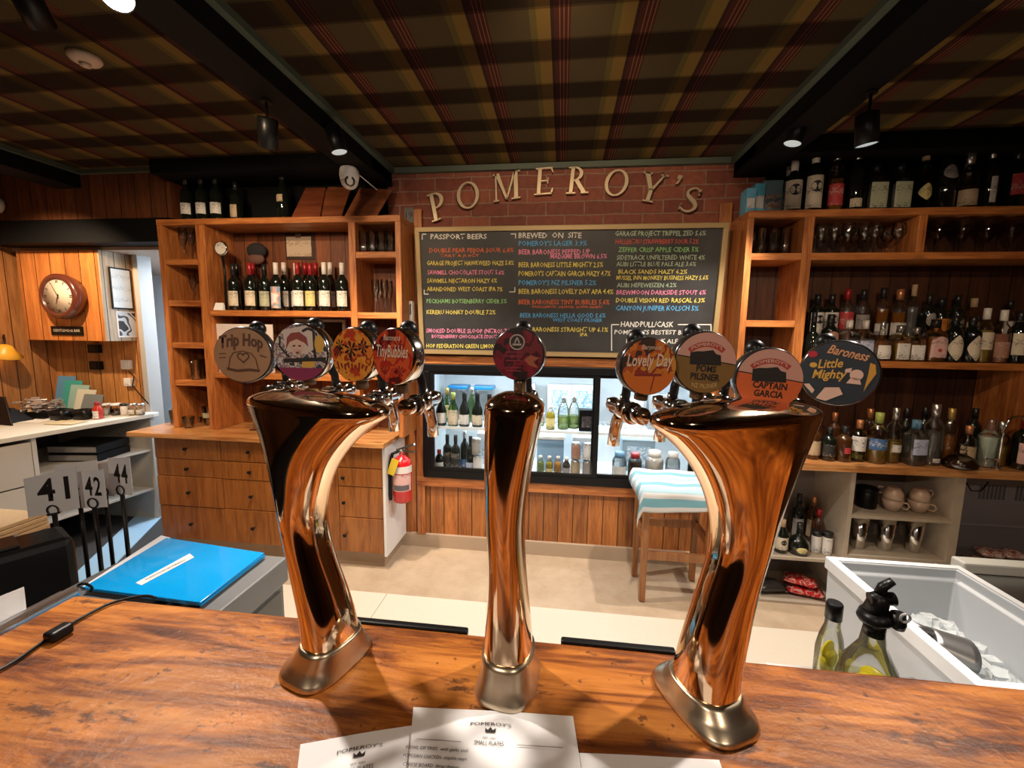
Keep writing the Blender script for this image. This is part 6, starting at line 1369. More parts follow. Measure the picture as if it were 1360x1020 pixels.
for i, (px, dz, Yp) in enumerate(((1296, 0, 2.66), (1324, 0, 2.66), (1352, 0, 2.66), (1300, 0.058, 2.66), (1328, 0.058, 2.66), (1356, 0.058, 2.66), (1312, 0.116, 2.66), (1341, 0.116, 2.66))):
    packet('snack_packet', 'dull pale and red packet in the dark bay, %s of its pile' % ('bottom left', 'bottom middle', 'bottom right', 'second layer left', 'second layer middle', 'second layer right', 'top left', 'top right')[i], at(px, 740, Yp).x, Yp, PKZ + dz, 0.112, 0.10, 0.05, pkm, 0.2 * (i % 3 - 1), 'packets in the dark bay')
p0, p1 = at(1300, 640, 2.86), at(1356, 662, 2.86)
T = thing('wall_notice', 'pale printed panel at the back of the dark bay above the packets', 'panel', ((p0.x + p1.x) / 2, YB - 0.03, (p0.z + p1.z) / 2)); MB().box(bx[1] + 0.05, 2.98, YB - 0.036, YB - 0.0305, at(1300, 700, 2.86).z, cz1 - 0.03).build('panel', flat('bay_panel', (0.26, 0.25, 0.27), 0.5), T)
m = MB()
for k in range(11):
    x = p0.x + 0.03 + k * 0.022 + (0.05 if k > 6 else 0); m.box(x, x + 0.014, YB - 0.0375, YB - 0.0362, at(1300, 664, 2.86).z, at(1300, 645, 2.86).z)
tag(m.build('printed_bars', flat('print_dull', (0.10, 0.10, 0.11), 0.6), T), kind='stuff')
T = MB().tube([at(1283, 640, 2.70), at(1290, 652, 2.68), at(1303, 652, 2.66), at(1313, 640, 2.66)], 0.004, 8).build('loose_cable', m_black()); tag(T, 'black cable looping under the counter edge in the dark bay', 'cable')

# ================================================================== fridge contents
zf = FZ0 + 0.021
zu = FS + 0.001
def fx(px, Yp): return at(px, 560, Yp).x
FU = [(586, 3.00, 'burgundy', 0.235, 0.040, GD, dict(lab=L_white, cap=K_black, lz=(0.10, 0.42)), 'dark bottle with white label, first from left'), (602, 3.00, 'burgundy', 0.245, 0.040, GG, dict(lab=L_cream, cap=K_green, lz=(0.06, 0.50)), 'green bottle with tall cream label, second from left'), (617, 3.00, 'burgundy', 0.255, 0.040, GD, dict(lab=L_white, cap=K_black, lz=(0.08, 0.36)), 'dark bottle with low white label, third from left'), (634, 3.00, 'burgundy', 0.255, 0.040, GD, dict(lab=L_cream, cap=K_black, lz=(0.08, 0.36)), 'dark bottle with low cream label, fourth from left'), (650, 3.00, 'burgundy', 0.25, 0.040, GD, dict(lab=L_white, cap=K_black, lz=(0.08, 0.36)), 'dark bottle half behind the middle tower, fifth from left'),
 (594, 3.16, 'burgundy', 0.26, 0.04, GG, dict(lab=L_yel, cap=K_gold), 'green bottle behind the first two'), (627, 3.16, 'burgundy', 0.27, 0.04, GG, dict(lab=None, cap=K_silver), 'green bottle in the back row'),
 (716, 3.12, 'juice', 0.20, 0.04, GG, dict(lab=L_tan, cap=K_white), 'green glass bottle just right of middle tower'), (731, 3.01, 'juice', 0.17, 0.032, GC, dict(lab=L_yel, cap=K_white, liq=(0.75, Q_yel), capf=0.9), 'yellow juice bottle'), (748, 3.04, 'flagon', 0.24, 0.042, GC, dict(lab=None, cap=K_silver, liq=(0.4, Q_green)), 'clear long necked bottle, left of two'), (760, 3.08, 'flagon', 0.24, 0.042, GC, dict(lab=None, cap=K_silver, liq=(0.4, Q_green)), 'clear long necked bottle, right of two')]
for px, Yp, kd, h, r, gl, kw, ds in FU:
    bottle('fridge_bottle', ds + ', upper fridge shelf', (fx(px, Yp), Yp, zu), kd, h, r, gl, group='bottles on the upper fridge shelf', **kw)
x = fx(780, 3.0); T = thing('black_carton', 'black carton on the upper fridge shelf beside the long necked bottles', 'carton', (x, 3.02, zu + 0.001)); MB().box(-0.058, 0.058, -0.04, 0.04, 0, 0.155).build('box', m_black(), T, 0.003, world=False); MB().box(-0.04, 0.04, -0.0415, -0.0405, 0.03, 0.11).build('print', blotch('dark_print', [(0.02, 0.02, 0.025), (0.06, 0.05, 0.05), (0.03, 0.03, 0.04), (0.12, 0.1, 0.1)], 40), T, world=False)
for i, px in enumerate((610, 643)):
    x = fx(px, 3.26); T = thing('food_tub', 'clear tub with bright blue lid at the back of upper fridge shelf, %s' % ('left one', 'right one')[i], 'tub', (x, 3.26, zu + 0.001), 'blue lidded tubs in the fridge'); MB().box(-0.075, 0.075, -0.06, 0.06, 0, 0.245).build('tub', GC, T, 0.006, world=False); MB().box(-0.08, 0.08, -0.065, 0.065, 0.246, 0.272).build('lid', flat('lid_blue', (0.02, 0.22, 0.50), 0.35), T, 0.005, world=False)
for i, (px, w_) in enumerate(((742, 0.09), (775, 0.10), (700, 0.06))):
    x = fx(px, 3.28); T = thing('white_carton', 'white and pale blue carton at back of upper fridge shelf, %s' % ('middle', 'right', 'left')[i], 'carton', (x, 3.28, zu + 0.001), 'white cartons in the fridge'); MB().box(-w_, w_, -0.05, 0.05, 0, 0.30).build('box', m_white(), T, 0.003, world=False); MB().box(-w_ * 0.7, w_ * 0.7, -0.052, -0.0505, 0.05, 0.26).build('print', blotch('pale_blue_print', [(0.45, 0.60, 0.72), (0.62, 0.68, 0.72), (0.25, 0.42, 0.60), (0.66, 0.70, 0.72)], 22), T, world=False)
FLW = [(583, 3.00, 'beer', 0.15, 0.032, GD, dict(lab=L_white, cap=K_red, lz=(0.08, 0.4)), 'small bottle with red cap and low white label'), (594, 3.06, 'bordeaux', 0.25, 0.034, GD, dict(lab=L_black, cap=K_black), 'dark bottle, first of the left group'), (605, 3.02, 'bordeaux', 0.26, 0.034, GD, dict(lab=L_black, cap=K_black), 'dark bottle, second of the left group'), (617, 3.08, 'bordeaux', 0.28, 0.034, GD, dict(lab=L_blue, cap=K_silver, lz=(0.05, 0.25)), 'dark bottle with blue label, third of the left group'), (625, 3.02, 'bordeaux', 0.26, 0.033, GD, dict(lab=L_lilac, cap=K_black, lz=(0.05, 0.25)), 'dark bottle with lilac label, fourth of the left group'),
 (719, 2.985, 'juice', 0.145, 0.027, GC, dict(lab=None, cap=K_white, liq=(0.72, Q_green), capf=0.86), 'green juice bottle with white cap'), (731, 2.985, 'juice', 0.145, 0.027, GC, dict(lab=L_yel, cap=K_white, lz=(0.1, 0.4), liq=(0.72, Q_yel), capf=0.86), 'yellow juice bottle with white cap, left of the orange'), (742.5, 2.985, 'juice', 0.145, 0.027, GC, dict(lab=None, cap=K_white, liq=(0.72, Q_orange), capf=0.86), 'orange juice bottle with white cap'), (754, 2.985, 'juice', 0.14, 0.027, GD, dict(lab=L_grey, cap=K_white, capf=0.86), 'dark drink bottle with white cap'),
 (825, 3.02, 'jug', 0.19, 0.05, GC, dict(lab=L_white, cap=K_blue, liq=(0.7, Q_water), lz=(0.15, 0.5)), 'clear water jug, left in right door'), (846, 3.02, 'jug', 0.19, 0.048, GC, dict(lab=L_red, cap=K_red, liq=(0.7, Q_dark), lz=(0.2, 0.42), half=0.6), 'cola jug with red label in right door'), (872, 3.02, 'jug', 0.21, 0.062, GC, dict(lab=None, cap=K_white, liq=(0.8, liquid('milk', (0.70, 0.70, 0.68), 0.95))), 'white milk jug in right door'), (897, 3.04, 'jug', 0.20, 0.05, GC, dict(lab=L_lilac, cap=K_white, liq=(0.7, Q_water)), 'clear jug half behind right tower')]
for px, Yp, kd, h, r, gl, kw, ds in FLW:
    bottle('fridge_bottle', ds + ', fridge floor', (fx(px, Yp), Yp, zf), kd, h, r, gl, group='bottles on the fridge floor', **kw)
for i, (px, z_, mt, lb_) in enumerate(((633, 0, L_white, 'pale can beside the lilac labelled bottle, lower of two'), (633, 0.128, L_grey, 'grey can beside the lilac labelled bottle, upper of two'), (766, 0, L_tan, 'beige can right of the dark drink bottle, lower of two'), (766, 0.128, L_rust, 'rust coloured can right of the dark drink bottle, upper of two'), (782, 0, L_grey, 'grey can at the right end, lower of two'), (782, 0.128, L_white, 'white can at the right end, upper of two'))):
    bottle('drink_can', lb_ + ', fridge floor', (fx(px, 2.99), 2.99, zf + z_ + (0.0015 if z_ else 0)), 'can', 0.125, 0.033, m_steel(), mt, None, lz=(0.08, 0.92), half=1.5, cat='can', group='cans on the fridge floor')
x = fx(732, 3.14); T = thing('ice_cream_tub', 'large pale blue plastic tub behind the juice bottles, fridge floor', 'tub', (x, 3.16, zf + 0.001)); MB().box(-0.10, 0.10, -0.07, 0.07, 0, 0.24).build('tub', liquid('pale_blue_plastic', (0.30, 0.45, 0.60), 0.7), T, 0.01, world=False); MB().box(-0.108, 0.108, -0.078, 0.078, 0.241, 0.265).build('lid', m_white(), T, 0.006, world=False)
for i, px in enumerate((776, 648)):
    x = fx(px, 3.22); T = thing('white_carton', 'white carton on the fridge floor, %s' % ('behind the cans', 'behind the middle tower'), 'carton', (x, 3.22, zf + 0.001), 'white cartons in the fridge') if False else thing('white_carton', ('white carton on the fridge floor behind the right hand cans', 'white carton on the fridge floor behind the middle tower')[i], 'carton', (x, 3.24, zf + 0.001), 'white cartons in the fridge'); MB().box(-0.085, 0.085, -0.05, 0.05, 0, 0.24).build('box', m_white(), T, 0.003, world=False); MB().box(-0.06, 0.06, -0.052, -0.0505, 0.04, 0.2).build('print', blotch('pale_blue_print', [(0.45, 0.60, 0.72), (0.62, 0.68, 0.72), (0.25, 0.42, 0.60), (0.66, 0.70, 0.72)], 22), T, world=False)

for i, (px, Yp, z_, w_, h_, mt, lab) in enumerate(((835, 3.20, zu, 0.09, 0.22, m_white(), 'white carton on upper fridge shelf in the right door, left one'), (878, 3.18, zu, 0.10, 0.26, flat('carton_grey', (0.35, 0.38, 0.40), 0.5), 'grey carton on upper fridge shelf in the right door, right one'), (848, 3.24, zf, 0.12, 0.24, flat('carton_steel_blue', (0.22, 0.32, 0.40), 0.5), 'steel blue crate at the back of fridge floor behind the jugs'))):
    x = fx(px, Yp); T = thing('fridge_carton', lab, 'carton', (x, Yp, z_ + 0.001), 'cartons behind the right fridge door'); MB().box(-w_, w_, -0.06, 0.06, 0, h_).build('box', mt, T, 0.003, world=False); MB().box(-w_ * 0.7, w_ * 0.7, -0.062, -0.0605, h_ * 0.2, h_ * 0.8).build('print', blotch('pale_blue_print', [(0.45, 0.60, 0.72), (0.62, 0.68, 0.72), (0.25, 0.42, 0.60), (0.66, 0.70, 0.72)], 22), T, world=False)

# ================================================================== stool with towel
ys0, ys1 = 2.44, 2.74
xs0, xs1 = 0.50, 0.90
sw = wood('stool_wood', (0.20, 0.07, 0.02), (0.38, 0.16, 0.05), 'Z', 0.45, 0.1)
ST = at(845, 640, ys0).z - 0.03
T = thing('bar_stool', 'square wooden stool with a striped towel over its seat, below the fridge', 'stool', (0.7, 2.6, 0))
MB().box(xs0 - 0.02, xs1 + 0.02, ys0 - 0.02, ys1 + 0.02, ST - 0.035, ST).build('seat', sw, T, 0.006)
for x in (xs0, xs1 - 0.035):
    for y in (ys0, ys1 - 0.035):
        MB().box(x, x + 0.035, y, y + 0.035, 0.005, ST - 0.0355).build('leg', sw, T, 0.003)
for z_ in (0.27,): MB().box(xs0 + 0.0355, xs1 - 0.0355, ys0 + 0.006, ys0 + 0.028, z_, z_ + 0.05).build('front_rail', sw, T, 0.002)
MB().box(xs0 + 0.0355, xs1 - 0.0355, ys1 - 0.028, ys1 - 0.006, 0.36, 0.41).build('back_rail', sw, T, 0.002)
for x in (xs0, xs1 - 0.03): MB().box(x + 0.006, x + 0.028, ys0 + 0.0355, ys1 - 0.0355, 0.36, 0.41).build('side_rail', sw, T, 0.002)
MB().box(xs0 + 0.0355, xs1 - 0.0355, ys0 + 0.004, ys0 + 0.03, ST - 0.095, ST - 0.036).build('apron', sw, T, 0.002)
def towel_mat():
    m, nt, p, N, L = newmat('striped_towel')
    uv = nd(nt, 'ShaderNodeTexCoord'); sep = nd(nt, 'ShaderNodeSeparateXYZ'); L.new(uv.outputs['UV'], sep.inputs[0])
    cr = nd(nt, 'ShaderNodeValToRGB'); cr.color_ramp.interpolation = 'CONSTANT'; e = cr.color_ramp.elements
    W_ = (0.56, 0.56, 0.56, 1); B_ = (0.16, 0.36, 0.44, 1); C_ = (0.30, 0.45, 0.52, 1)
    e[0].position = 0; e[0].color = W_; e[1].position = 0.10; e[1].color = B_
    for q_, c in ((0.20, W_), (0.27, C_), (0.34, W_), (0.42, B_), (0.52, W_), (0.58, C_), (0.66, W_), (0.74, B_), (0.90, W_)):
        k = e.new(q_); k.color = c
    L.new(sep.outputs[1], cr.inputs[0]); L.new(cr.outputs[0], p.inputs['Base Color']); p.inputs['Roughness'].default_value = 0.9
    n = nd(nt, 'ShaderNodeTexNoise', i_Scale=350.0); g = nd(nt, 'ShaderNodeNewGeometry'); L.new(g.outputs['Position'], n.inputs['Vector'])
    b = nd(nt, 'ShaderNodeBump', i_Strength=0.3, i_Distance=0.003); L.new(n.outputs['Fac'], b.inputs['Height']); L.new(b.outputs[0], p.inputs['Normal'])
    return m
nx, ny = 30, 34
vs, uvs = [], []
x0, x1 = xs0 - 0.055, xs1 + 0.06
for j in range(ny + 1):
    t = j / ny; s = t * 0.60        # from the back hem, over the seat, down the front
    for i in range(nx + 1):
        u = i / nx; x = x0 + (x1 - x0) * u
        front = 0.40 + 0.05 * math.sin(2.5 * u + 0.5)
        if s < 0.36: y = ys1 + 0.015 - s * 0.98; z = ST + 0.012 + 0.004 * math.sin(14 * u + 9 * t)
        else:
            k = s - 0.36; a = min(k / 0.05, 1) * PI / 2; y = ys1 + 0.015 - 0.353 - 0.03 * math.sin(a) - 0.006 * math.sin(11 * u) * min(1, k / 0.1); z = ST + 0.012 - 0.03 * (1 - math.cos(a)) - max(0, k - 0.05) * (0.42 + 0.12 * math.sin(3 * u + 1))
        ov = max(0, xs0 - 0.022 - x); ov2 = max(0, x - xs1 - 0.022)
        if ov > 0: x = xs0 - 0.034 - 0.3 * ov - 0.006 * math.sin(9 * t); z -= ov * (2.2 + 1.6 * max(0, t - 0.4))
        if ov2 > 0: x = xs1 + 0.034 + 0.3 * ov2; z -= ov2 * 2.0
        vs.append((x, y, z)); uvs.append((u, t))
me = bpy.data.meshes.new('towel'); fs_ = [(j * (nx + 1) + i, j * (nx + 1) + i + 1, (j + 1) * (nx + 1) + i + 1, (j + 1) * (nx + 1) + i) for j in range(ny) for i in range(nx)]
me.from_pydata(vs, [], fs_); me.materials.append(towel_mat())
ul = me.uv_layers.new(name='uv')
for l in me.loops: ul.data[l.index].uv = uvs[l.vertex_index]
me.polygons.foreach_set('use_smooth', [True] * len(me.polygons))
tw = link('towel', me); so = tw.modifiers.new('thickness', 'SOLIDIFY'); so.thickness = 0.004; so.offset = 1
tag(tw, 'white and pale blue striped towel draped over the wooden stool', 'towel')

# ================================================================== fire extinguisher
EX = Vector((-1.043, 2.64, 0)); ez0 = at(525, 664, 2.64).z; ez1 = at(525, 607, 2.64).z
T = thing('fire_extinguisher', 'red fire extinguisher hung on the white end panel of the drawer cabinet', 'fire extinguisher', (EX.x, EX.y, ez0))
hB = ez1 - ez0; rE = 0.062
redm = flat('extinguisher_red', (0.52, 0.012, 0.015), 0.25, 0, 0.5)
MB().lathe([(rE * 0.9, ez0), (rE, ez0 + 0.012), (rE, ez1 - 0.03), (rE * 0.8, ez1 - 0.005), (rE * 0.45, ez1 + 0.012), (0.02, ez1 + 0.018)], 32, EX).build('cylinder', redm, T)
def wrap(z0, z1, half, mat, name, off=0.0012, ac=-PI / 2):
    m = MB(); n = 18; v = []
    for z_ in (z0, z1):
        for i in range(n + 1):
            a = ac - half + 2 * half * i / n; v.append((EX.x + (rE + off) * math.cos(a), EX.y + (rE + off) * math.sin(a), z_))
    m.add(v, [(i, i + 1, n + 2 + i, n + 1 + i) for i in range(n)], 0, True); return m.build(name, mat, T)
wrap(ez0 + hB * 0.68, ez0 + hB * 0.84, 1.5, flat('label_offwhite', (0.66, 0.62, 0.60), 0.5), 'white_band', ac=-PI / 2 + 0.2)
wrap(ez0 + hB * 0.28, ez0 + hB * 0.66, 1.2, L_pink, 'instruction_label', ac=-PI / 2 + 0.2)
wrap(ez0 + hB * 0.30, ez0 + hB * 0.42, 0.9, flat('label_dark', (0.10, 0.09, 0.10), 0.5), 'dark_strip', 0.0020, ac=-PI / 2 + 0.2)
m = MB().lathe([(0.018, ez1 + 0.012), (0.018, ez1 + 0.04), (0.024, ez1 + 0.045), (0.02, ez1 + 0.06)], 16, EX); m.build('valve', m_steel(), T)
MB().obox(EX + Vector((0.03, -0.01, ez1 + 0.075)), (0.13, 0.022, 0.012), Matrix.Rotation(-0.35, 3, 'Y')).obox(EX + Vector((0.03, -0.01, ez1 + 0.05)), (0.12, 0.02, 0.01), Matrix.Rotation(0.1, 3, 'Y')).build('handle', m_steel(), T)
MB().tube([EX + Vector((-0.02, -0.01, ez1 + 0.045)), EX + Vector((-0.055, -0.03, ez1 + 0.03)), EX + Vector((-0.066, -0.045, ez1 - 0.05)), EX + Vector((-0.066, -0.05, ez0 + 0.1)), EX + Vector((-0.064, -0.05, ez0 + 0.02))], 0.011, 10).build('hose', m_black(), T)
MB().obox(EX + Vector((-0.034, -0.074, ez1 - 0.045)), (0.05, 0.003, 0.11), Matrix.Rotation(0.35, 3, 'Y')).build('yellow_tag', flat('tag_yellow', (0.62, 0.45, 0.03), 0.5), T)

# ================================================================== left side counter and nook
lamw = m_lam()
Pn = [(-3.306, 3.036), (-3.441, 2.165), (-3.60, 1.2)]
lk = thing('side_counter', 'long white worktop over open shelves along the left wall, past the lintel', 'counter', (-3.8, 2.4, 0))
m = MB(); zt = 0.90
poly = [(-4.255, 1.0), (-3.62, 1.0), (-3.441, 2.165), (-3.306, 3.036), (-3.32, 3.095), (-4.255, 3.095)]
m.prism(poly, zt - 0.032, zt, lambda x, y, d: (x, y, d)); m.build('worktop', flat('worktop_white', (0.66, 0.63, 0.56), 0.35), lk, 0.003)
def front(y): return -3.306 - 0.155 * (3.036 - y) - 0.03
MB().box(-4.25, front(3.03), 3.03, 3.06, 0.0, zt - 0.033).build('end_panel', flat('panel_grey_white', (0.50, 0.48, 0.44), 0.5), lk)
yd_ = 2.32
MB().box(-4.25, front(yd_), yd_, yd_ + 0.025, 0.0, zt - 0.033).build('divider', lamw, lk)
MB().hexa([(-4.25, 1.0, 0), (-4.23, 1.0, 0), (-4.23, 3.03, 0), (-4.25, 3.03, 0), (-4.25, 1.0, zt - 0.033), (-4.23, 1.0, zt - 0.033), (-4.23, 3.03, zt - 0.033), (-4.25, 3.03, zt - 0.033)]).build('back_panel', flat('carcass_dark', (0.09, 0.05, 0.04), 0.6), lk)
def sh(z_, name='shelf', y0=yd_ + 0.0255, y1=3.0295):
    a, b = front(y0) - 0.02, front(y1) - 0.02
    MB().hexa([(-4.229, y0, z_ - 0.018), (a, y0, z_ - 0.018), (b, y1, z_ - 0.018), (-4.229, y1, z_ - 0.018), (-4.229, y0, z_), (a, y0, z_), (b, y1, z_), (-4.229, y1, z_)]).build(name, lamw, lk)
sh(0.60); sh(0.27)
for k, (z0, z1) in enumerate(((0.56, 0.84), (0.30, 0.55), (0.10, 0.29))):
    a, b = front(1.3), front(yd_ - 0.004)
    d = MB().hexa([(a - 0.02, 1.3, z0), (a, 1.3, z0), (b, yd_ - 0.004, z0), (b - 0.02, yd_ - 0.004, z0), (a - 0.02, 1.3, z1), (a, 1.3, z1), (b, yd_ - 0.004, z1), (b - 0.02, yd_ - 0.004, z1)]).build('drawer', lamw, lk, 0.002)
# binders on the shelf
for i, (z_, c) in enumerate(((0.601, (0.32, 0.31, 0.30)), (0.664, (0.30, 0.29, 0.28)))):
    T = thing('ring_binder', 'grey ring binder lying on the side counter shelf, %s of two' % ('lower', 'upper')[i], 'binder', (-3.62, 2.78, z_ + 0.001), 'ring binders on the shelf', 0.16)
    MB().box(-0.16, 0.20, -0.15, 0.13, 0, 0.005).box(-0.16, 0.20, -0.15, 0.13, 0.05, 0.056).box(0.195, 0.20, -0.15, 0.13, 0.005, 0.05).build('cover', m_black(), T, world=False)
    MB().box(-0.155, 0.19, -0.145, 0.12, 0.006, 0.049).build('pages', flat('binder_pages', c, 0.7), T, world=False)
T = thing('storage_tray', 'black storage tray on the lower shelf of the side counter', 'tray', (-3.75, 2.66, 0.272)); MB().box(-0.25, 0.20, -0.26, 0.26, 0, 0.012).box(-0.25, 0.20, -0.26, -0.25, 0.012, 0.14).box(-0.25, 0.20, 0.25, 0.26, 0.012, 0.14).box(0.19, 0.20, -0.25, 0.25, 0.012, 0.14).box(-0.25, -0.24, -0.25, 0.25, 0.012, 0.14).build('tray', m_black(), T, world=False); MB().box(-0.2, 0.15, -0.2, 0.2, 0.013, 0.10).build('folded_cloth', flat('blue_grey_cloth', (0.10, 0.13, 0.18), 0.8), T, 0.02, world=False)
# stack of cardboard flats by the drawers
for i in range(7):
    z_ = 0.42 + 0.022 * i
    if i == 0:
        cs = MB().box(-3.22, -2.80, 1.55, 1.95, 0.0, 0.418); tag(cs.build('stock_crate', flat('crate_brown', (0.10, 0.06, 0.04), 0.7), None, 0.004), 'dark crate on the floor by the white drawers carrying cardboard flats', 'crate')
    dx = random.uniform(-0.012, 0.012)
    tag(MB().box(-3.2 + dx, -2.82 + dx, 1.57 + dx, 1.93, z_, z_ + 0.019).build('cardboard_flat', flat('cardboard', (0.45, 0.33, 0.20), 0.8, var=0.1), None, 0.002), 'flattened cardboard sheet, %s from the bottom of the pile by the white drawers' % ORD[i], 'cardboard', 'cardboard flats in a pile')

# clock cupboard above the nook
bxL, bxR, by0, by1, bz0, bz1 = -4.10, -3.405, 2.845, 3.095, 1.54, 2.165
ob = thing('wall_cupboard', 'orange plank boxed cupboard carrying the clock, high in the left nook', 'cupboard', ((bxL + bxR) / 2, 3.09, bz0))
by0 = 2.87
zt_, zb_ = at(85, 336, by0).z, at(85, 452, by0).z
xL_, xR_ = at(29, 400, by0).x, at(137, 400, by0).x
MB().box(xL_, xR_ - 0.012, by0, 3.099, zb_, 2.168).build('front_boards', wood('orange_planks', (0.36, 0.11, 0.025), (0.55, 0.20, 0.05), 'Z', 0.45, 0.1, boards=0.13, board_axis='X'), ob)
MB().box(xR_ - 0.0115, xR_, by0, 3.099, zb_, 2.168).build('side_boards', wood('pale_planks', (0.36, 0.27, 0.18), (0.52, 0.42, 0.30), 'Z', 0.5, 0.0, boards=0.085, board_axis='Y'), ob)
P = at(84, 394, by0 - 0.05); Rx = Matrix.Rotation(PI / 2, 3, 'X')
rc_ = 0.5 * 52 * depth(P) / FPX
ck = thing('wall_clock', 'round dark wooden wall clock with cream dial on the orange planks', 'clock', P)
Cc = Vector((P.x, by0 - 0.001, P.z))
MB().lathe([(rc_ * 1.02, 0), (rc_ * 1.08, 0.03), (rc_ * 1.15, 0.05), (rc_ * 1.12, 0.085), (rc_ * 0.95, 0.098), (rc_ * 0.86, 0.09), (rc_ * 0.84, 0.07)], 44, Cc, Rx).build('case', flat('clock_mahogany', (0.10, 0.025, 0.015), 0.25, 0, 0.5), ck)
MB().lathe([(rc_ * 0.86, 0.075), (rc_ * 0.86, 0.082), (0.001, 0.0825)], 40, Cc, Rx, caps=False).build('dial', flat('dial_cream', (0.72, 0.60, 0.48), 0.4), ck)
yy = Cc.y - 0.0835
m = MB()
for k in range(12):
    a = 2 * PI * k / 12; r0, r1, w_ = rc_ * 0.66, rc_ * 0.80, 0.006
    d = Vector((math.sin(a), 0, math.cos(a))); n_ = Vector((d.z, 0, -d.x)) * w_ / 2; o = Vector((Cc.x, yy, Cc.z))
    for off in ((-0.006, 0.006) if k % 3 == 0 else (0.0,)):
        oo = o + Vector((d.z, 0, -d.x)) * off
        m.add([oo + d * r0 + n_, oo + d * r0 - n_, oo + d * r1 - n_, oo + d * r1 + n_], [(0, 1, 2, 3)])
m.build('hour_marks', INK, ck)
for nm, a, ln, w_ in (('hour_hand', math.radians(200), 0.42, 0.012), ('minute_hand', math.radians(332), 0.68, 0.008)):
    d = Vector((math.sin(a), 0, math.cos(a))); n_ = Vector((d.z, 0, -d.x)) * w_ / 2; o = Vector((Cc.x, yy - 0.002, Cc.z))
    MB().add([o - d * 0.015 + n_, o - d * 0.015 - n_, o + d * rc_ * ln - n_ * 0.4, o + d * rc_ * ln + n_ * 0.4], [(0, 1, 2, 3)]).build(nm, INK, ck)
MB().lathe([(rc_ * 0.86, 0.0895), (rc_ * 0.5, 0.094), (0.001, 0.096)], 40, Cc, Rx, caps=False).build('glass', thinglass('clock_glass', (1, 1, 1), 0.5, 0.06), ck)
p0, p1 = at(69, 433, by0), at(112, 445.5, by0)
T = thing('name_sign', 'small black sign with pale lettering under the wall clock', 'sign', ((p0.x + p1.x) / 2, by0, p0.z))
MB().box(p0.x, p1.x, by0 - 0.010, by0 - 0.001, p1.z, p0.z).build('plate', m_black(), T, 0.001)
text_at('GENTLEMENS BAR', flat('sign_cream', (0.60, 0.52, 0.42), 0.5), lambda x, y: Vector(((p0.x + p1.x) / 2 + x, by0 - 0.0105, (p0.z + p1.z) / 2 - 0.008 + y)), 'lettering', T, width=(p1.x - p0.x) * 0.85, height=0.02)
# notices on the pale side
xx = xR_ + 0.001
def sidebox(c0, c1, name, label, cat, fm, bm2, fwid):
    a, b = atx(*c0, xx), atx(*c1, xx)
    y0, y1, z1, z0 = a.y, b.y, (a.z + b.z) / 2, None
    return a, b
a, b, c = atx(143, 354, xx), atx(186, 357, xx), atx(146, 410, xx)
b.y = min(b.y, 3.085)
T = thing('framed_notice', 'framed white notice on the pale side of the clock cupboard', 'notice', (xx, (a.y + b.y) / 2, a.z))
MB().box(xx, xx + 0.012, a.y, b.y, c.z, a.z).build('frame', m_black(), T, 0.001)
MB().box(xx + 0.0121, xx + 0.0135, a.y + 0.008, b.y - 0.008, c.z + 0.012, a.z - 0.012).build('notice', lb('notice_white', (0.66, 0.72, 0.76), (0.3, 0.35, 0.4), 0.5), T)
a2, c2 = atx(154, 413, xx), atx(157, 448, xx); b2 = atx(182, 413, xx)
T = thing('black_print', 'small black and white print below the framed notice', 'print', (xx, (a2.y + b2.y) / 2, a2.z))
MB().box(xx, xx + 0.003, a2.y, b2.y, c2.z, a2.z).build('sheet', m_paper(), T)
MB().box(xx + 0.0031, xx + 0.0036, a2.y + 0.008, b2.y - 0.008, c2.z + 0.012, a2.z - 0.012).build('print', blotch('black_white_print', [(0.02, 0.02, 0.03), (0.55, 0.6, 0.66), (0.05, 0.06, 0.08), (0.6, 0.65, 0.7)], 9, 0.5, 1.0), T)
# sockets on the nook wall
yn = 3.099
for i, (px, py, w_, h_, mt, lab) in enumerate(((171, 484, 0.075, 0.075, m_white(), 'white socket on the nook plank wall, upper of two'), (174, 507, 0.065, 0.065, m_white(), 'white socket on the nook plank wall, lower of two'), (129, 463, 0.10, 0.07, m_black(), 'small black box on the nook wall under the cupboard, upper of two'), (131, 485, 0.10, 0.07, m_black(), 'small black box on the nook wall under the cupboard, lower of two'))):
    P = at(px, py, yn); T = thing('wall_socket' if i < 2 else 'wall_box', lab, 'socket' if i < 2 else 'box', P, 'fittings on the nook wall')
    MB().box(P.x - w_ / 2, P.x + w_ / 2, yn - 0.035, yn, P.z - h_ / 2, P.z + h_ / 2).build('body', mt, T, 0.004); MB().box(P.x - w_ / 4, P.x + w_ / 4, yn - 0.040, yn - 0.0352, P.z - h_ / 4, P.z + h_ / 4).build('switch', m_white() if i < 2 else m_blackmetal(), T, 0.002)
T = MB().tube([at(171, 493, yn - 0.02), at(178, 500, yn - 0.03), at(176, 512, yn - 0.02), at(186, 524, yn - 0.02), at(197, 536, yn - 0.03)], 0.004, 6).build('loose_cable', m_black()); tag(T, 'thin dark cable hanging from the nook sockets to the worktop', 'cable')
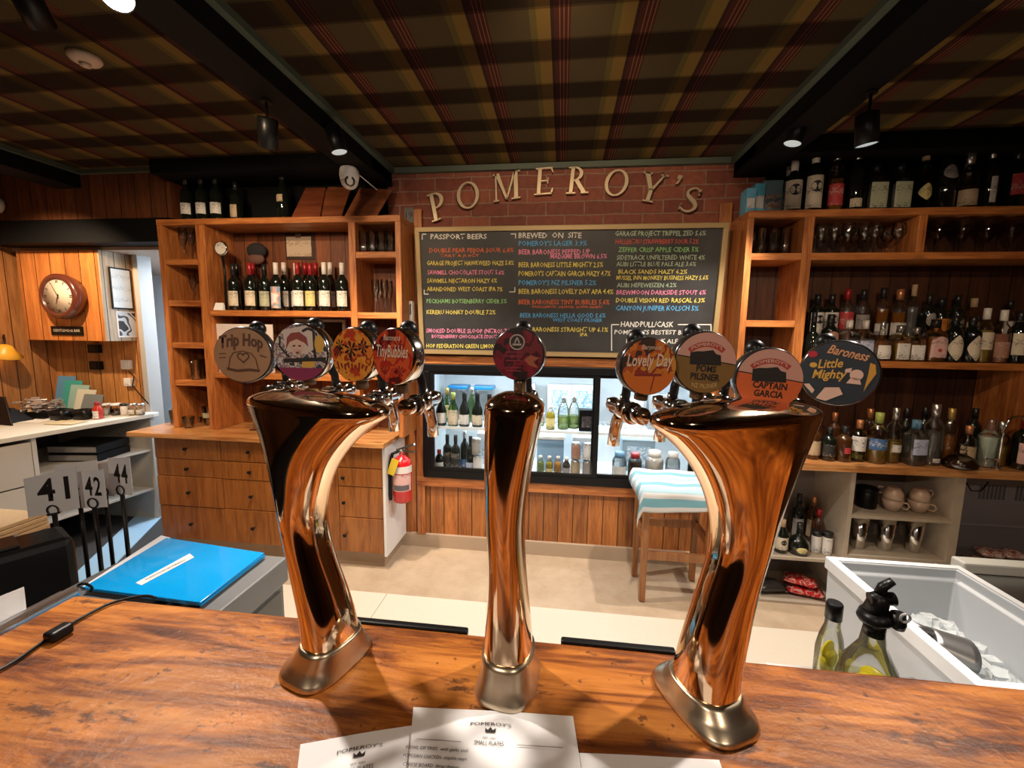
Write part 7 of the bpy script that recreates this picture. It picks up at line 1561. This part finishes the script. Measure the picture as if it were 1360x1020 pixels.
# things on the worktop
zw = zt + 0.001
def wt(px, py): return atz(px, py, zw)
fold = [((0.10, 0.28, 0.50), 'blue'), ((0.05, 0.36, 0.36), 'teal'), ((0.30, 0.50, 0.46), 'pale green'), ((0.60, 0.60, 0.52), 'cream'), ((0.17, 0.20, 0.22), 'slate grey')]
for i, (c, nm) in enumerate(fold):
    P = at(72 + 9 * i, 534, 3.0 - 0.03 * i)
    x0 = P.x; y0 = 2.99 - 0.035 * i; W_, H_ = 0.18, 0.285 - 0.03 * i
    T = MB().hexa([(x0, y0, zw), (x0 + W_, y0 - 0.01, zw), (x0 + W_, y0 - 0.004, zw), (x0, y0 + 0.006, zw), (x0 + 0.01, y0 + 0.05, zw + H_), (x0 + W_ + 0.01, y0 + 0.04, zw + H_), (x0 + W_ + 0.01, y0 + 0.046, zw + H_), (x0 + 0.01, y0 + 0.056, zw + H_)]).build('paper_folder', flat('folder_' + nm.replace(' ', '_'), c, 0.5))
    tag(T, '%s card folder standing upright on the side worktop, %s from the back' % (nm, ORD[i]), 'folder', 'upright folders on the side worktop')
T = thing('black_tray', 'black organiser tray of small silver sachets on the side worktop', 'tray', at(54, 545, 2.78)); P = Vector(T.location)
MB().box(P.x - 0.16, P.x + 0.16, P.y - 0.10, P.y + 0.10, zw, zw + 0.012).box(P.x - 0.16, P.x + 0.16, P.y - 0.10, P.y - 0.09, zw + 0.012, zw + 0.05).box(P.x - 0.16, P.x + 0.16, P.y + 0.09, P.y + 0.10, zw + 0.012, zw + 0.05).box(P.x + 0.15, P.x + 0.16, P.y - 0.09, P.y + 0.09, zw + 0.012, zw + 0.05).box(P.x - 0.16, P.x - 0.15, P.y - 0.09, P.y + 0.09, zw + 0.012, zw + 0.05).build('tray', m_black(), T)
m = MB(); rnd = random.Random(3)
for k in range(90):
    c = Vector((P.x + rnd.uniform(-0.13, 0.13), P.y + rnd.uniform(-0.075, 0.075), zw + 0.03 + rnd.uniform(0, 0.10)))
    m.obox(c, (0.05, 0.028, 0.006), Matrix.Rotation(rnd.uniform(0, 6), 3, 'Z') @ Matrix.Rotation(rnd.uniform(-0.8, 0.8), 3, 'X'))
tag(m.build('silver_sachets', flat('sachet_foil', (0.55, 0.50, 0.50), 0.3, 0.6), T), kind='stuff')
P = wt(95, 556)
for i, (px, py) in enumerate(((83, 557), (113, 556))):
    P = wt(px, py); T = thing('black_tub', 'black plastic tub on the side worktop, %s beside the sauce bottle' % ('left one' if i == 0 else 'right one'), 'tub', P, 'black tubs on the side worktop')
    MB().loft([ring(0, 0, 0.06, 0.05, 0, 4), ring(0, 0, 0.068, 0.058, 0.07, 4), ring(0, 0, 0.064, 0.054, 0.07, 4), ring(0, 0, 0.056, 0.046, 0.006, 4)]).build('tub', m_black(), T, world=False)
    MB().box(-0.05, 0.05, -0.04, 0.04, 0.012, 0.04).build('contents', flat('dull_white', (0.4, 0.38, 0.36), 0.6), T, 0.01, world=False)
P = wt(131, 556)
bottle('sauce_bottle', 'red sauce bottle with white label on the side worktop', (P.x, P.y, zw), 'sauce', 0.125, 0.034, flat('sauce_red', (0.42, 0.03, 0.02), 0.2, 0, 0.4), L_white, K_red, lz=(0.05, 0.5), half=0.9, capf=0.82)
for i, (px, lab, lid) in enumerate(((141, 'lidded clear pot of white sugar, nearest the sauce bottle', m_white()), (155, 'dark filled clear pot with white lid on the side worktop', m_white()), (165, 'small cream pot between the dark pot and jars', K_black), (174, 'glass jar with silver lid near the worktop end, left of two', m_steel()), (187, 'glass jar with silver lid at the worktop end, right of two', m_steel()))):
    P = wt(px, 551); rr = 0.036 if i < 2 else 0.028
    bottle('storage_jar', lab, (P.x, P.y, zw), 'jar', 0.075, rr, GC if i != 2 else K_white, L_white if i > 2 else None, None, (0.7, [liquid('milk', (0.70, 0.70, 0.68), 0.95), Q_dark, liquid('milk', (0.70, 0.70, 0.68), 0.95), Q_latte, Q_latte][i]), lz=(0.15, 0.6), cat='jar', group='jars on the side worktop')
    T = bpy.context.scene.objects[-1] if False else None
    jl = MB().lathe([(rr * 0.95, 0.076), (rr * 1.0, 0.080), (rr * 1.0, 0.092), (rr * 0.4, 0.094)], 18)
    J = [o for o in COL.objects if o.name.startswith('storage_jar')]
    J = max(J, key=lambda o: o.name if '.' in o.name else '')
    jl.build('lid', lid, J, world=False)
P = wt(148, 541); T = thing('paper_roll', 'roll of white paper lying behind the jars on the side worktop', 'roll', P + Vector((0, 0, 0.03))); Rr = Matrix.Rotation(PI / 2, 3, 'Y') @ Matrix.Rotation(0.25, 3, 'X')
MB().lathe([(0.012, -0.13), (0.029, -0.13), (0.029, 0.13), (0.012, 0.13)], 22, R=Rr).build('roll', m_paper(), T, world=False); MB().lathe([(0.010, -0.132), (0.012, -0.132), (0.012, 0.132), (0.010, 0.132)], 16, R=Rr).build('core', flat('cardboard', (0.45, 0.33, 0.20), 0.8), T, world=False)
P = wt(22, 562); T = thing('tablet_computer', 'black tablet on a sloping stand at the left edge of the worktop', 'tablet', P)
MB().hexa([(P.x - 0.22, P.y - 0.05, zw + 0.001), (P.x + 0.08, P.y - 0.08, zw + 0.001), (P.x + 0.08, P.y - 0.07, zw + 0.001), (P.x - 0.22, P.y - 0.04, zw + 0.001), (P.x - 0.30, P.y + 0.02, zw + 0.19), (P.x - 0.06, P.y - 0.01, zw + 0.19), (P.x - 0.06, P.y, zw + 0.19), (P.x - 0.30, P.y + 0.03, zw + 0.19)]).build('screen', m_black(), T, 0.002)
MB().hexa([(P.x - 0.20, P.y - 0.03, zw), (P.x - 0.02, P.y - 0.03, zw), (P.x - 0.02, P.y + 0.12, zw), (P.x - 0.20, P.y + 0.12, zw), (P.x - 0.20, P.y + 0.03, zw + 0.10), (P.x - 0.08, P.y + 0.03, zw + 0.10), (P.x - 0.08, P.y + 0.05, zw + 0.10), (P.x - 0.20, P.y + 0.05, zw + 0.10)]).build('stand', m_blackmetal(), T)
P = at(3, 545, 2.85); P.z = zw; T = thing('paper_bag', 'brown paper bag behind the tablet at the left edge', 'bag', P)
MB().loft([ring(0, 0, 0.06, 0.05, 0, 4), ring(0.01, 0, 0.065, 0.055, 0.05, 4), ring(0, 0, 0.055, 0.045, 0.10, 4), ring(0.01, 0, 0.03, 0.02, 0.12, 4)]).build('bag', flat('kraft_paper', (0.42, 0.27, 0.14), 0.8), T, world=False)
for i, (px, py, rz_) in enumerate(((43, 559, 0.2), (72, 556, -0.15), (88, 562, 0.1))):
    P = wt(px, py); o = thing('loose_paper', 'loose white sheet on the side worktop, %s of three' % ('leftmost', 'middle', 'rightmost')[i], 'paper', P + Vector((0, 0, 0.001 * i)), 'loose sheets on the worktop', rz_); MB().box(-0.10, 0.10, -0.06, 0.06, 0, 0.0015 + 0.004 * (i == 2)).build('sheet', m_paper() if i != 2 else flat('cream_card', (0.55, 0.45, 0.28), 0.6), o, world=False)
# yellow lamp at the left edge
P = at(6, 470, 2.72); T = thing('desk_lamp', 'yellow shaded lamp glowing at the left edge over the worktop', 'lamp', P)
MB().lathe([(0.02, 0.07), (0.035, 0.065), (0.055, 0.03), (0.10, -0.01), (0.098, -0.012), (0.05, 0.026), (0.03, 0.06), (0.018, 0.066)], 24, P, Matrix.Rotation(0.35, 3, 'Y')).build('shade', flat('lamp_yellow', (0.72, 0.36, 0.03), 0.4), T)
MB().sphere(P + Vector((0, 0, 0.01)), 0.022, 12).build('bulb', flat('bulb_warm', (0.9, 0.8, 0.5), 0.4, emit=(1, 0.75, 0.35), es=12), T)
MB().tube([P + Vector((0, 0, 0.06)), P + Vector((-0.06, 0.05, 0.14)), P + Vector((-0.16, 0.08, 0.02)), Vector((P.x - 0.16, P.y + 0.08, zw + 0.02))], 0.006, 8).lathe([(0.07, 0), (0.07, 0.012), (0.01, 0.02)], 20, (P.x - 0.16, P.y + 0.08, zw)).build('stand', m_blackmetal(), T)

# ================================================================== left foreground
# table number stands
TN = [(69, 655, 62, 58, 712, 1.12, '41', 14), (103, 638, 50, 44, 762, 1.26, '', 16), (123, 650, 35, 48, 752, 1.16, '42', 6), (138, 636, 26, 46, 742, 1.32, '', 4), (160, 633, 38, 48, 735, 1.22, '44', -6)]
shz = 0.62
ss = MB().box(-1.74, -1.27, 0.86, 1.50, shz - 0.02, shz).box(-1.73, -1.70, 0.87, 0.90, 0, shz - 0.02).box(-1.31, -1.28, 0.87, 0.90, 0, shz - 0.02).box(-1.73, -1.70, 1.46, 1.49, 0, shz - 0.02).box(-1.31, -1.28, 1.46, 1.49, 0, shz - 0.02)
tag(ss.build('low_bench', m_blackmetal()), 'low dark bench behind the printer carrying the table number stands', 'bench')
for px, py, wp, hp, pyb, Yp, num, yaw in TN:
    C = at(px, py, Yp); dz = depth(C) / FPX; w_, h_ = wp * dz, hp * dz
    lab = ('white card reading %s on a black ring stand beside the printer' % num) if num else ('blank backed white card stand between %s' % ('41 and 42' if px < 110 else '42 and 44'))
    T = thing('table_number', lab, 'table number', (C.x, C.y, shz + 0.001), 'table number stands', math.radians(yaw))
    zc = C.z - shz - 0.001
    cd = MB().hexa([(-w_ / 2, -0.001, zc - h_ / 2 - 0.06 * w_), (w_ / 2, -0.001, zc - h_ / 2 + 0.12 * w_ * (num == '41')), (w_ / 2, 0.001, zc - h_ / 2 + 0.12 * w_ * (num == '41')), (-w_ / 2, 0.001, zc - h_ / 2 - 0.06 * w_), (-w_ / 2, -0.001, zc + h_ / 2 - 0.14 * w_ * (num == '41')), (w_ / 2, -0.001, zc + h_ / 2 + 0.10 * w_), (w_ / 2, 0.001, zc + h_ / 2 + 0.10 * w_), (-w_ / 2, 0.001, zc + h_ / 2 - 0.14 * w_ * (num == '41'))])
    cd.build('card', m_paper(), T, world=False)
    if num:
        me = text_mesh(num, INK, width=w_ * 0.62, height=h_ * 0.52, bold=0.02, spacing=1.15)
        for v in me.vertices: v.co = Vector((v.co.x + 0.04 * w_, -0.0016, zc - h_ * 0.16 + v.co.y + v.co.x * 0.12 * (num == '41')))
        link('printed_number', me, T)
    rr = 0.016
    zr = zc - h_ / 2 + rr * 0.9
    MB().tube([(rr * math.cos(t), -0.005, zr + rr * math.sin(t)) for t in [2 * PI * k / 24 for k in range(24)]], 0.0022, 8, closed=True).tube([(rr * math.cos(t), 0.005, zr + rr * math.sin(t)) for t in [2 * PI * k / 24 for k in range(24)]], 0.0022, 8, closed=True).build('ring_clip', m_blackmetal(), T, world=False)
    MB().tube([(0, 0, 0.01), (0, 0, zr - rr)], 0.0065, 10).build('pole', m_blackmetal(), T, world=False)
    MB().lathe([(0.028, 0), (0.028, 0.006), (0.010, 0.012)], 22).build('base', m_blackmetal(), T, world=False)
# grey glass washer with blue folder
gz = 0.93
gx0, gx1, gy0, gy1 = atz(222, 712, gz).x, atz(380, 741, gz).x, 0.80, 1.098
T = thing('glass_washer', 'dark grey under-bar cabinet behind the left end of the bar, under the blue folder', 'cabinet', ((gx0 + gx1) / 2, 0.95, 0))
gm = flat('washer_grey', (0.11, 0.11, 0.105), 0.45)
MB().box(gx0, gx1, gy0, gy1, gz - 0.075, gz).build('lid', flat('washer_lid', (0.13, 0.13, 0.13), 0.4), T, 0.006)
MB().box(gx0 + 0.01, gx1 - 0.012, gy0 + 0.01, gy1 - 0.01, 0.02, gz - 0.0755).build('body', gm, T, 0.004)
MB().box(gx1 - 0.0119, gx1 - 0.004, gy0 + 0.03, gy1 - 0.03, gz - 0.20, gz - 0.09).build('side_panel', flat('washer_side', (0.07, 0.07, 0.06), 0.4), T, 0.002)
def slab(name, cs, z0, z1, mat, par, bev=0.0, n=1):
    c = [atz(x, y, z1) for x, y in cs]
    return MB().hexa([(p.x, p.y, z0) for p in c] + [(p.x, p.y, z1) for p in c]).build(name, mat, par, bev)
T = thing('paper_sheet', 'white sheet sticking out under the blue folder', 'paper', (-1.2, 1.0, gz + 0.001))
slab('sheet', [(105, 782), (200, 790), (226, 714), (214, 711)], gz + 0.001, gz + 0.003, m_paper(), T)
bl = thing('plastic_folder', 'glossy bright blue plastic folder lying on the grey cabinet behind the bar', 'folder', (-1.0, 0.95, gz + 0.005))
blm = flat('blue_plastic', (0.0, 0.27, 0.66), 0.18, 0, 0.6, bump=0.25, bscale=14)
slab('cover', [(112, 781), (267, 803), (353, 737), (222, 716)], gz + 0.005, gz + 0.011, blm, bl, 0.002)
slab('pages', [(118, 779), (264, 801), (349, 738), (224, 718)], gz + 0.0115, gz + 0.016, blm, bl, 0.001)
slab('top_cover', [(110, 780), (266, 800), (351, 734), (221, 714)], gz + 0.0165, gz + 0.019, blm, bl, 0.001)
slab('spine_label', [(180, 774), (188, 777), (258, 740), (252, 735)], gz + 0.0195, gz + 0.0202, flat('label_strip', (0.62, 0.62, 0.62), 0.4), bl)
a_, b_ = atz(184, 774.5, gz + 0.0208), atz(254, 739, gz + 0.0208); e1 = (b_ - a_).normalized(); e2 = Vector((-e1.y, e1.x, 0)); mid = (a_ + b_) / 2
text_at('FUNCTION BOOKINGS', INK, lambda x, y: mid + e1 * x + e2 * (y - 0.004) + Vector((0, 0, 0)), 'label_lettering', bl, width=(b_ - a_).length * 0.75, height=0.008)
# printer
T = thing('receipt_printer', 'black box printer at the left edge beside the bar end', 'printer', (-1.5, 0.8, 0.801))
pz = 1.0
c1, c0 = atz(100, 712, pz), atz(-30, 748, pz); c1.z = c0.z = 0
dirn = (c1 - c0).normalized(); bk = Vector((-dirn.y, dirn.x, 0)) * 0.15
cs = [c0, c1, c1 + bk, c0 + bk]
MB().hexa([(p.x, p.y, 0.802) for p in cs] + [(p.x, p.y, pz) for p in cs]).build('body', flat('printer_black', (0.012, 0.012, 0.013), 0.35), T, 0.02)
ls = [c0 + dirn * 0.02 + bk * 0.2, c1 - dirn * 0.10 + bk * 0.2, c1 - dirn * 0.10 + bk * 0.85, c0 + dirn * 0.02 + bk * 0.85]
MB().hexa([(p.x, p.y, pz + 0.0005) for p in ls] + [(p.x, p.y, pz + 0.008) for p in ls]).build('lid', flat('printer_lid', (0.03, 0.03, 0.032), 0.35), T, 0.003)
ls = [c1 - dirn * 0.16 + bk * 0.88, c1 - dirn * 0.09 + bk * 0.88, c1 - dirn * 0.09 + bk * 0.97, c1 - dirn * 0.16 + bk * 0.97]
MB().hexa([(p.x, p.y, pz + 0.0005) for p in ls] + [(p.x, p.y, pz + 0.002) for p in ls]).build('badge_strip', flat('label_strip', (0.62, 0.62, 0.62), 0.4), T)
# card holder in front of the printer
T = thing('card_holder', 'white card in a clear holder at the left edge before the printer', 'card holder', (-1.03, 0.50, 0.801))
k1, k0 = at(36, 832, 0.60), at(-20, 856, 0.56); t1, t0 = at(30, 780, 0.61), at(-20, 800, 0.57); o_ = Vector((0, 0.002, 0))
MB().hexa([k0, k1, k1 + o_, k0 + o_, t0, t1, t1 + o_, t0 + o_]).build('card', m_paper(), T)
MB().box(k0.x - 0.02, k1.x - 0.01, 0.52, 0.63, 0.802, min(k0.z, k1.z) - 0.001).build('base', flat('clear_plastic_grey', (0.05, 0.05, 0.05), 0.2), T, 0.002)
# cable with inline switch on the bar
def bpz(px, py, h=0.004): return atz(px, py, BT + h)
pts = [bpz(-30, 905), bpz(20, 878), bpz(62, 849)]
T = thing('power_cable', 'black power cable with inline switch lying on the left end of the bar', 'cable', bpz(77, 839))
def dense(p, n=6): return [Vector(v) for v in bez3(p, n)]
def bez3(p, n):
    out = []; P_ = [p[0]] + list(p) + [p[-1]]
    for i in range(1, len(P_) - 2):
        for k in range(n):
            t = k / n; a, b, c, d = P_[i - 1], P_[i], P_[i + 1], P_[i + 2]
            out.append(0.5 * ((2 * b) + (c - a) * t + (2 * a - 5 * b + 4 * c - d) * t * t + (-a + 3 * b - 3 * c + d) * t ** 3))
    out.append(p[-1]); return out
MB().tube(dense(pts), 0.0025, 8).build('wire', m_black(), T)
MB().tube(dense([bpz(92, 830), bpz(115, 817), bpz(145, 802), bpz(178, 793), bpz(196, 791.5), bpz(206, 794)]), 0.0025, 8).build('wire', m_black(), T)
A_, B_ = bpz(62, 849, 0.010), bpz(93, 831, 0.010); d = (B_ - A_); Rm = Matrix.Rotation(math.atan2(d.y, d.x), 3, 'Z')
MB().obox((A_ + B_) / 2, (d.length, 0.020, 0.017), Rm).build('switch', m_black(), T, 0.004)
T = MB().tube(dense([atz(112, 782, 0.97), atz(104, 778, 1.0), atz(112, 775, 1.01), atz(122, 780, 0.99), atz(120, 786, 0.98)]), 0.003, 8).build('loose_cable', m_black()); tag(T, 'small loop of black cable between the blue folder and the bar corner', 'cable')

# ================================================================== ice bin, bottles and sinks on the right
iz = 0.90
ix0, ix1, iy0, iy1 = 0.862, 1.235, 0.885, 1.385
wp = flat('bin_white', (0.42, 0.45, 0.48), 0.4)
T = thing('ice_bin', 'white plastic ice bin on the right behind the bar, holding ice and a scoop', 'ice bin', (1.05, 1.13, 0.25))
t = 0.022; fl_ = 0.735
m = MB()
def frus(x0, x1, y0, y1, z0, z1, dx):
    return [(x0 + dx, y0 + dx, z0), (x1 - dx, y0 + dx, z0), (x1 - dx, y1 - dx, z0), (x0 + dx, y1 - dx, z0)], [(x0, y0, z1), (x1, y0, z1), (x1, y1, z1), (x0, y1, z1)]
o0, o1 = frus(ix0, ix1, iy0, iy1, 0.40, iz - 0.035, 0.012)
lo, li = [(a, b, iz) for a, b, _ in o1], [(ix0 + t, iy0 + t, iz), (ix1 - t, iy0 + t, iz), (ix1 - t, iy1 - t, iz), (ix0 + t, iy1 - t, iz)]
st1 = [(x, y, iz - 0.03) for x, y, _ in li]
st2 = [(ix0 + t + 0.012, iy0 + t + 0.012, iz - 0.031), (ix1 - t - 0.012, iy0 + t + 0.012, iz - 0.031), (ix1 - t - 0.012, iy1 - t - 0.012, iz - 0.031), (ix0 + t + 0.012, iy1 - t - 0.012, iz - 0.031)]
bt_ = [(x + (0.02 if k in (0, 3) else -0.02), y + (0.02 if k < 2 else -0.02), fl_) for k, (x, y, _) in enumerate(st2)]
m.loft([o0, o1, lo, li, st1, st2, bt_], 0, False).build('tub', wp, T, 0.004)
m = MB(); e_ = 0.006
m.loft([[(ix0 - e_, iy0 - e_, iz - 0.034), (ix1 + e_, iy0 - e_, iz - 0.034), (ix1 + e_, iy1 + e_, iz - 0.034), (ix0 - e_, iy1 + e_, iz - 0.034)], [(ix0 - e_, iy0 - e_, iz + 0.002), (ix1 + e_, iy0 - e_, iz + 0.002), (ix1 + e_, iy1 + e_, iz + 0.002), (ix0 - e_, iy1 + e_, iz + 0.002)], [(ix0 + t * 0.8, iy0 + t * 0.8, iz + 0.002), (ix1 - t * 0.8, iy0 + t * 0.8, iz + 0.002), (ix1 - t * 0.8, iy1 - t * 0.8, iz + 0.002), (ix0 + t * 0.8, iy1 - t * 0.8, iz + 0.002)]], 0, False, (False, False)).build('rim', flat('rim_white', (0.62, 0.64, 0.66), 0.35), T, 0.003)
MB().box(ix0 + 0.03, ix0 + 0.06, iy0 + 0.03, iy0 + 0.06, 0.01, 0.399).box(ix1 - 0.06, ix1 - 0.03, iy0 + 0.03, iy0 + 0.06, 0.01, 0.399).box(ix0 + 0.03, ix0 + 0.06, iy1 - 0.06, iy1 - 0.03, 0.01, 0.399).box(ix1 - 0.06, ix1 - 0.03, iy1 - 0.06, iy1 - 0.03, 0.01, 0.399).build('stand_legs', m_steel(), T)
ice = liquid('ice', (0.80, 0.84, 0.86), 0.35)
m = MB(); rnd = random.Random(5)
for k in range(110):
    x = rnd.uniform(ix0 + 0.095, ix1 - 0.12); y = rnd.uniform(iy0 + 0.085, iy1 - 0.12); hz = 0.055 * max(0, 1 - (x - ix0) / 0.34) + 0.012
    m.obox((x, y, fl_ + 0.030 + rnd.uniform(0, hz)), (0.032, 0.026, 0.026), Matrix.Rotation(rnd.uniform(0, 6), 3, 'Z') @ Matrix.Rotation(rnd.uniform(-1, 1), 3, 'X'))
tag(m.build('ice_cubes', ice, None), 'heap of clear ice cubes in the white bin', 'ice', kind='stuff')
# scoop
sp = at(1250, 856, 1.02)
T = thing('ice_scoop', 'grey metal ice scoop lying on the ice in the white bin', 'scoop', (1.0, 1.03, 0.78))
m = MB(); rings = []; 
ca, cb_ = atz(1232, 850, 0.845), atz(1284, 872, 0.825); ax = (cb_ - ca).normalized(); sd_ = ax.cross(Vector((0, 0, 1))).normalized(); upv = sd_.cross(ax)
vs = []; n = 14; k2 = 6
for j in range(k2 + 1):
    tt = j / k2; c = ca + (cb_ - ca) * tt; rr = 0.040 + 0.012 * tt
    for i in range(n + 1):
        a = -0.2 + (PI + 0.4) * i / n
        vs.append(c + sd_ * (rr * math.cos(a)) + upv * (rr * 0.75 * math.sin(a)))
m.add(vs, [(j * (n + 1) + i, j * (n + 1) + i + 1, (j + 1) * (n + 1) + i + 1, (j + 1) * (n + 1) + i) for j in range(k2) for i in range(n)], 0, True)
m.add(vs[:n + 1], [tuple(range(n + 1))], 0)
so_ = m.build('bowl', flat('scoop_metal', (0.30, 0.30, 0.30), 0.35, 0.9), T); md = so_.modifiers.new('t', 'SOLIDIFY'); md.thickness = 0.002
MB().tube([ca + upv * 0.02, ca - ax * 0.05 + upv * 0.02], [0.012, 0.010], 12).build('handle', flat('scoop_metal', (0.30, 0.30, 0.30), 0.35, 0.9), T)
# speed rail with garnish bottles
rz0 = 0.80
sr = MB().box(0.52, 0.852, 0.70, 1.02, rz0 - 0.015, rz0).box(0.53, 0.56, 0.71, 0.74, 0, rz0 - 0.015).box(0.81, 0.84, 0.71, 0.74, 0, rz0 - 0.015).box(0.53, 0.56, 0.98, 1.01, 0, rz0 - 0.015).box(0.81, 0.84, 0.98, 1.01, 0, rz0 - 0.015)
tag(sr.build('speed_rail', m_steel()), 'low steel shelf between the bar and the white ice bin', 'shelf')
lem = flat('lemon_yellow', (0.85, 0.74, 0.03), 0.35)
P1 = at(1097, 850, 0.955); P2 = at(1158, 860, 0.86)
hz1 = at(1116, 801, 0.94).z - rz0
T = thing('infused_bottle', 'clear bottle of lemon slices with plain black cap, left of the black pourers', 'bottle', (P1.x, 0.94, rz0 + 0.001), 'lemon bottles by the ice bin')
hh = hz1
pr = [(0.024, 0), (0.027, 0.006), (0.027, hh * 0.50), (0.022, hh * 0.64), (0.0145, hh * 0.76), (0.014, hh * 0.88)]
MB().lathe(pr, 26).build('glass', GC, T, world=False)
MB().lathe([(0.0160, hh * 0.83), (0.0160, hh * 0.985), (0.014, hh)], 24).build('cap', m_black(), T, world=False)
MB().lathe([(0.024, 0.005), (0.0255, 0.008), (0.0255, hh * 0.42)], 24).build('liquid', liquid('lemon_water', (0.80, 0.80, 0.55), 0.08), T, world=False)
for k in range(4):
    MB().lathe([(0.003, -0.002), (0.020, -0.002), (0.020, 0.002), (0.003, 0.002)], 18, (0.004 * (-1) ** k, 0, 0.05 + 0.02 * k), Matrix.Rotation(0.7 + 0.3 * k, 3, 'X') @ Matrix.Rotation(0.5, 3, 'Y')).build('lemon_slice', lem, T, world=False)
T = thing('infused_bottle', 'wide clear bottle of lemon slices topped with black pourer cluster, beside the ice bin', 'bottle', (P2.x, 0.86, rz0 + 0.001), 'lemon bottles by the ice bin')
h2 = at(1152, 822, 0.86).z - rz0
MB().lathe([(0.048, 0), (0.054, 0.008), (0.054, h2 * 0.42), (0.044, h2 * 0.60), (0.022, h2 * 0.78), (0.0165, h2 * 0.98), (0.018, h2)], 28).build('glass', GC, T, world=False)
MB().lathe([(0.047, 0.006), (0.051, 0.012), (0.0525, h2 * 0.40)], 28).build('liquid', liquid('lemon_water', (0.80, 0.80, 0.55), 0.08), T, world=False)
for k in range(6):
    a = k * 1.1; MB().lathe([(0.003, -0.002), (0.032, -0.002), (0.032, 0.002), (0.003, 0.002)], 18, (0.014 * math.cos(a), 0.014 * math.sin(a), 0.045 + 0.013 * k), Matrix.Rotation(0.9 + 0.2 * k, 3, 'X') @ Matrix.Rotation(0.4 * k, 3, 'Y')).build('lemon_slice', lem, T, world=False)
zc = h2
PS = 0.92
zs_ = zc; zc = 0.0
m = MB(); m.lathe([(0.020, zc - 0.035), (0.020, zc - 0.002)], 16).lathe([(0.031, zc), (0.033, zc + 0.006), (0.028, zc + 0.018), (0.016, zc + 0.024)], 22, R=Matrix.Rotation(-0.18, 3, 'Y'))
_o = m.build('stopper', m_black(), T, world=False); _o.scale = (PS, PS, PS); _o.location.z = zs_
m = MB().tube([(-0.004, 0, zc + 0.018), (0.004, 0, zc + 0.052), (0.004, 0, zc + 0.06)], [0.022, 0.018, 0.012], 16).tube([(-0.018, 0, zc + 0.048), (0.028, -0.004, zc + 0.052)], [0.012, 0.014], 14).tube([(0.028, -0.018, zc + 0.030), (0.030, -0.020, zc + 0.008), (0.030, -0.018, zc - 0.002)], [0.013, 0.014, 0.013], 14)
_o = m.build('pourer', m_black(), T, world=False); _o.scale = (PS, PS, PS); _o.location.z = zs_
_o = MB().tube([(0.002, 0, zc + 0.058), (0.006, 0, zc + 0.076), (0.024, 0, zc + 0.090)], [0.011, 0.010, 0.008], 14).build('spout', m_black(), T, world=False); _o.scale = (PS, PS, PS); _o.location.z = zs_
_o = MB().lathe([(0.008, 0.012), (0.011, 0.013), (0.011, 0.016), (0.008, 0.017)], 18, (0.030, -0.02, zc + 0.030), Matrix.Rotation(PI / 2, 3, 'X'), caps=False).build('ring', flat('ring_grey', (0.2, 0.2, 0.21), 0.3), T, world=False); _o.scale = (PS, PS, PS); _o.location.z = zs_
# sink bench to the right of the bin
T = thing('sink_bench', 'dull steel sink bench at the right edge beyond the ice bin', 'bench', (1.7, 1.3, 0))
MB().box(1.262, 2.2, 0.80, 1.50, 0.83, 0.85).build('top', m_steel(), T, 0.003)
MB().box(1.262, 2.2, 0.80, 1.50, 0.10, 0.829).build('front_panel', flat('bench_grey', (0.16, 0.15, 0.14), 0.5), T)
MB().box(1.30, 1.9, 1.44, 1.49, 0.8505, 0.885).build('upstand', flat('pale_plastic', (0.42, 0.42, 0.38), 0.4), T, 0.006)
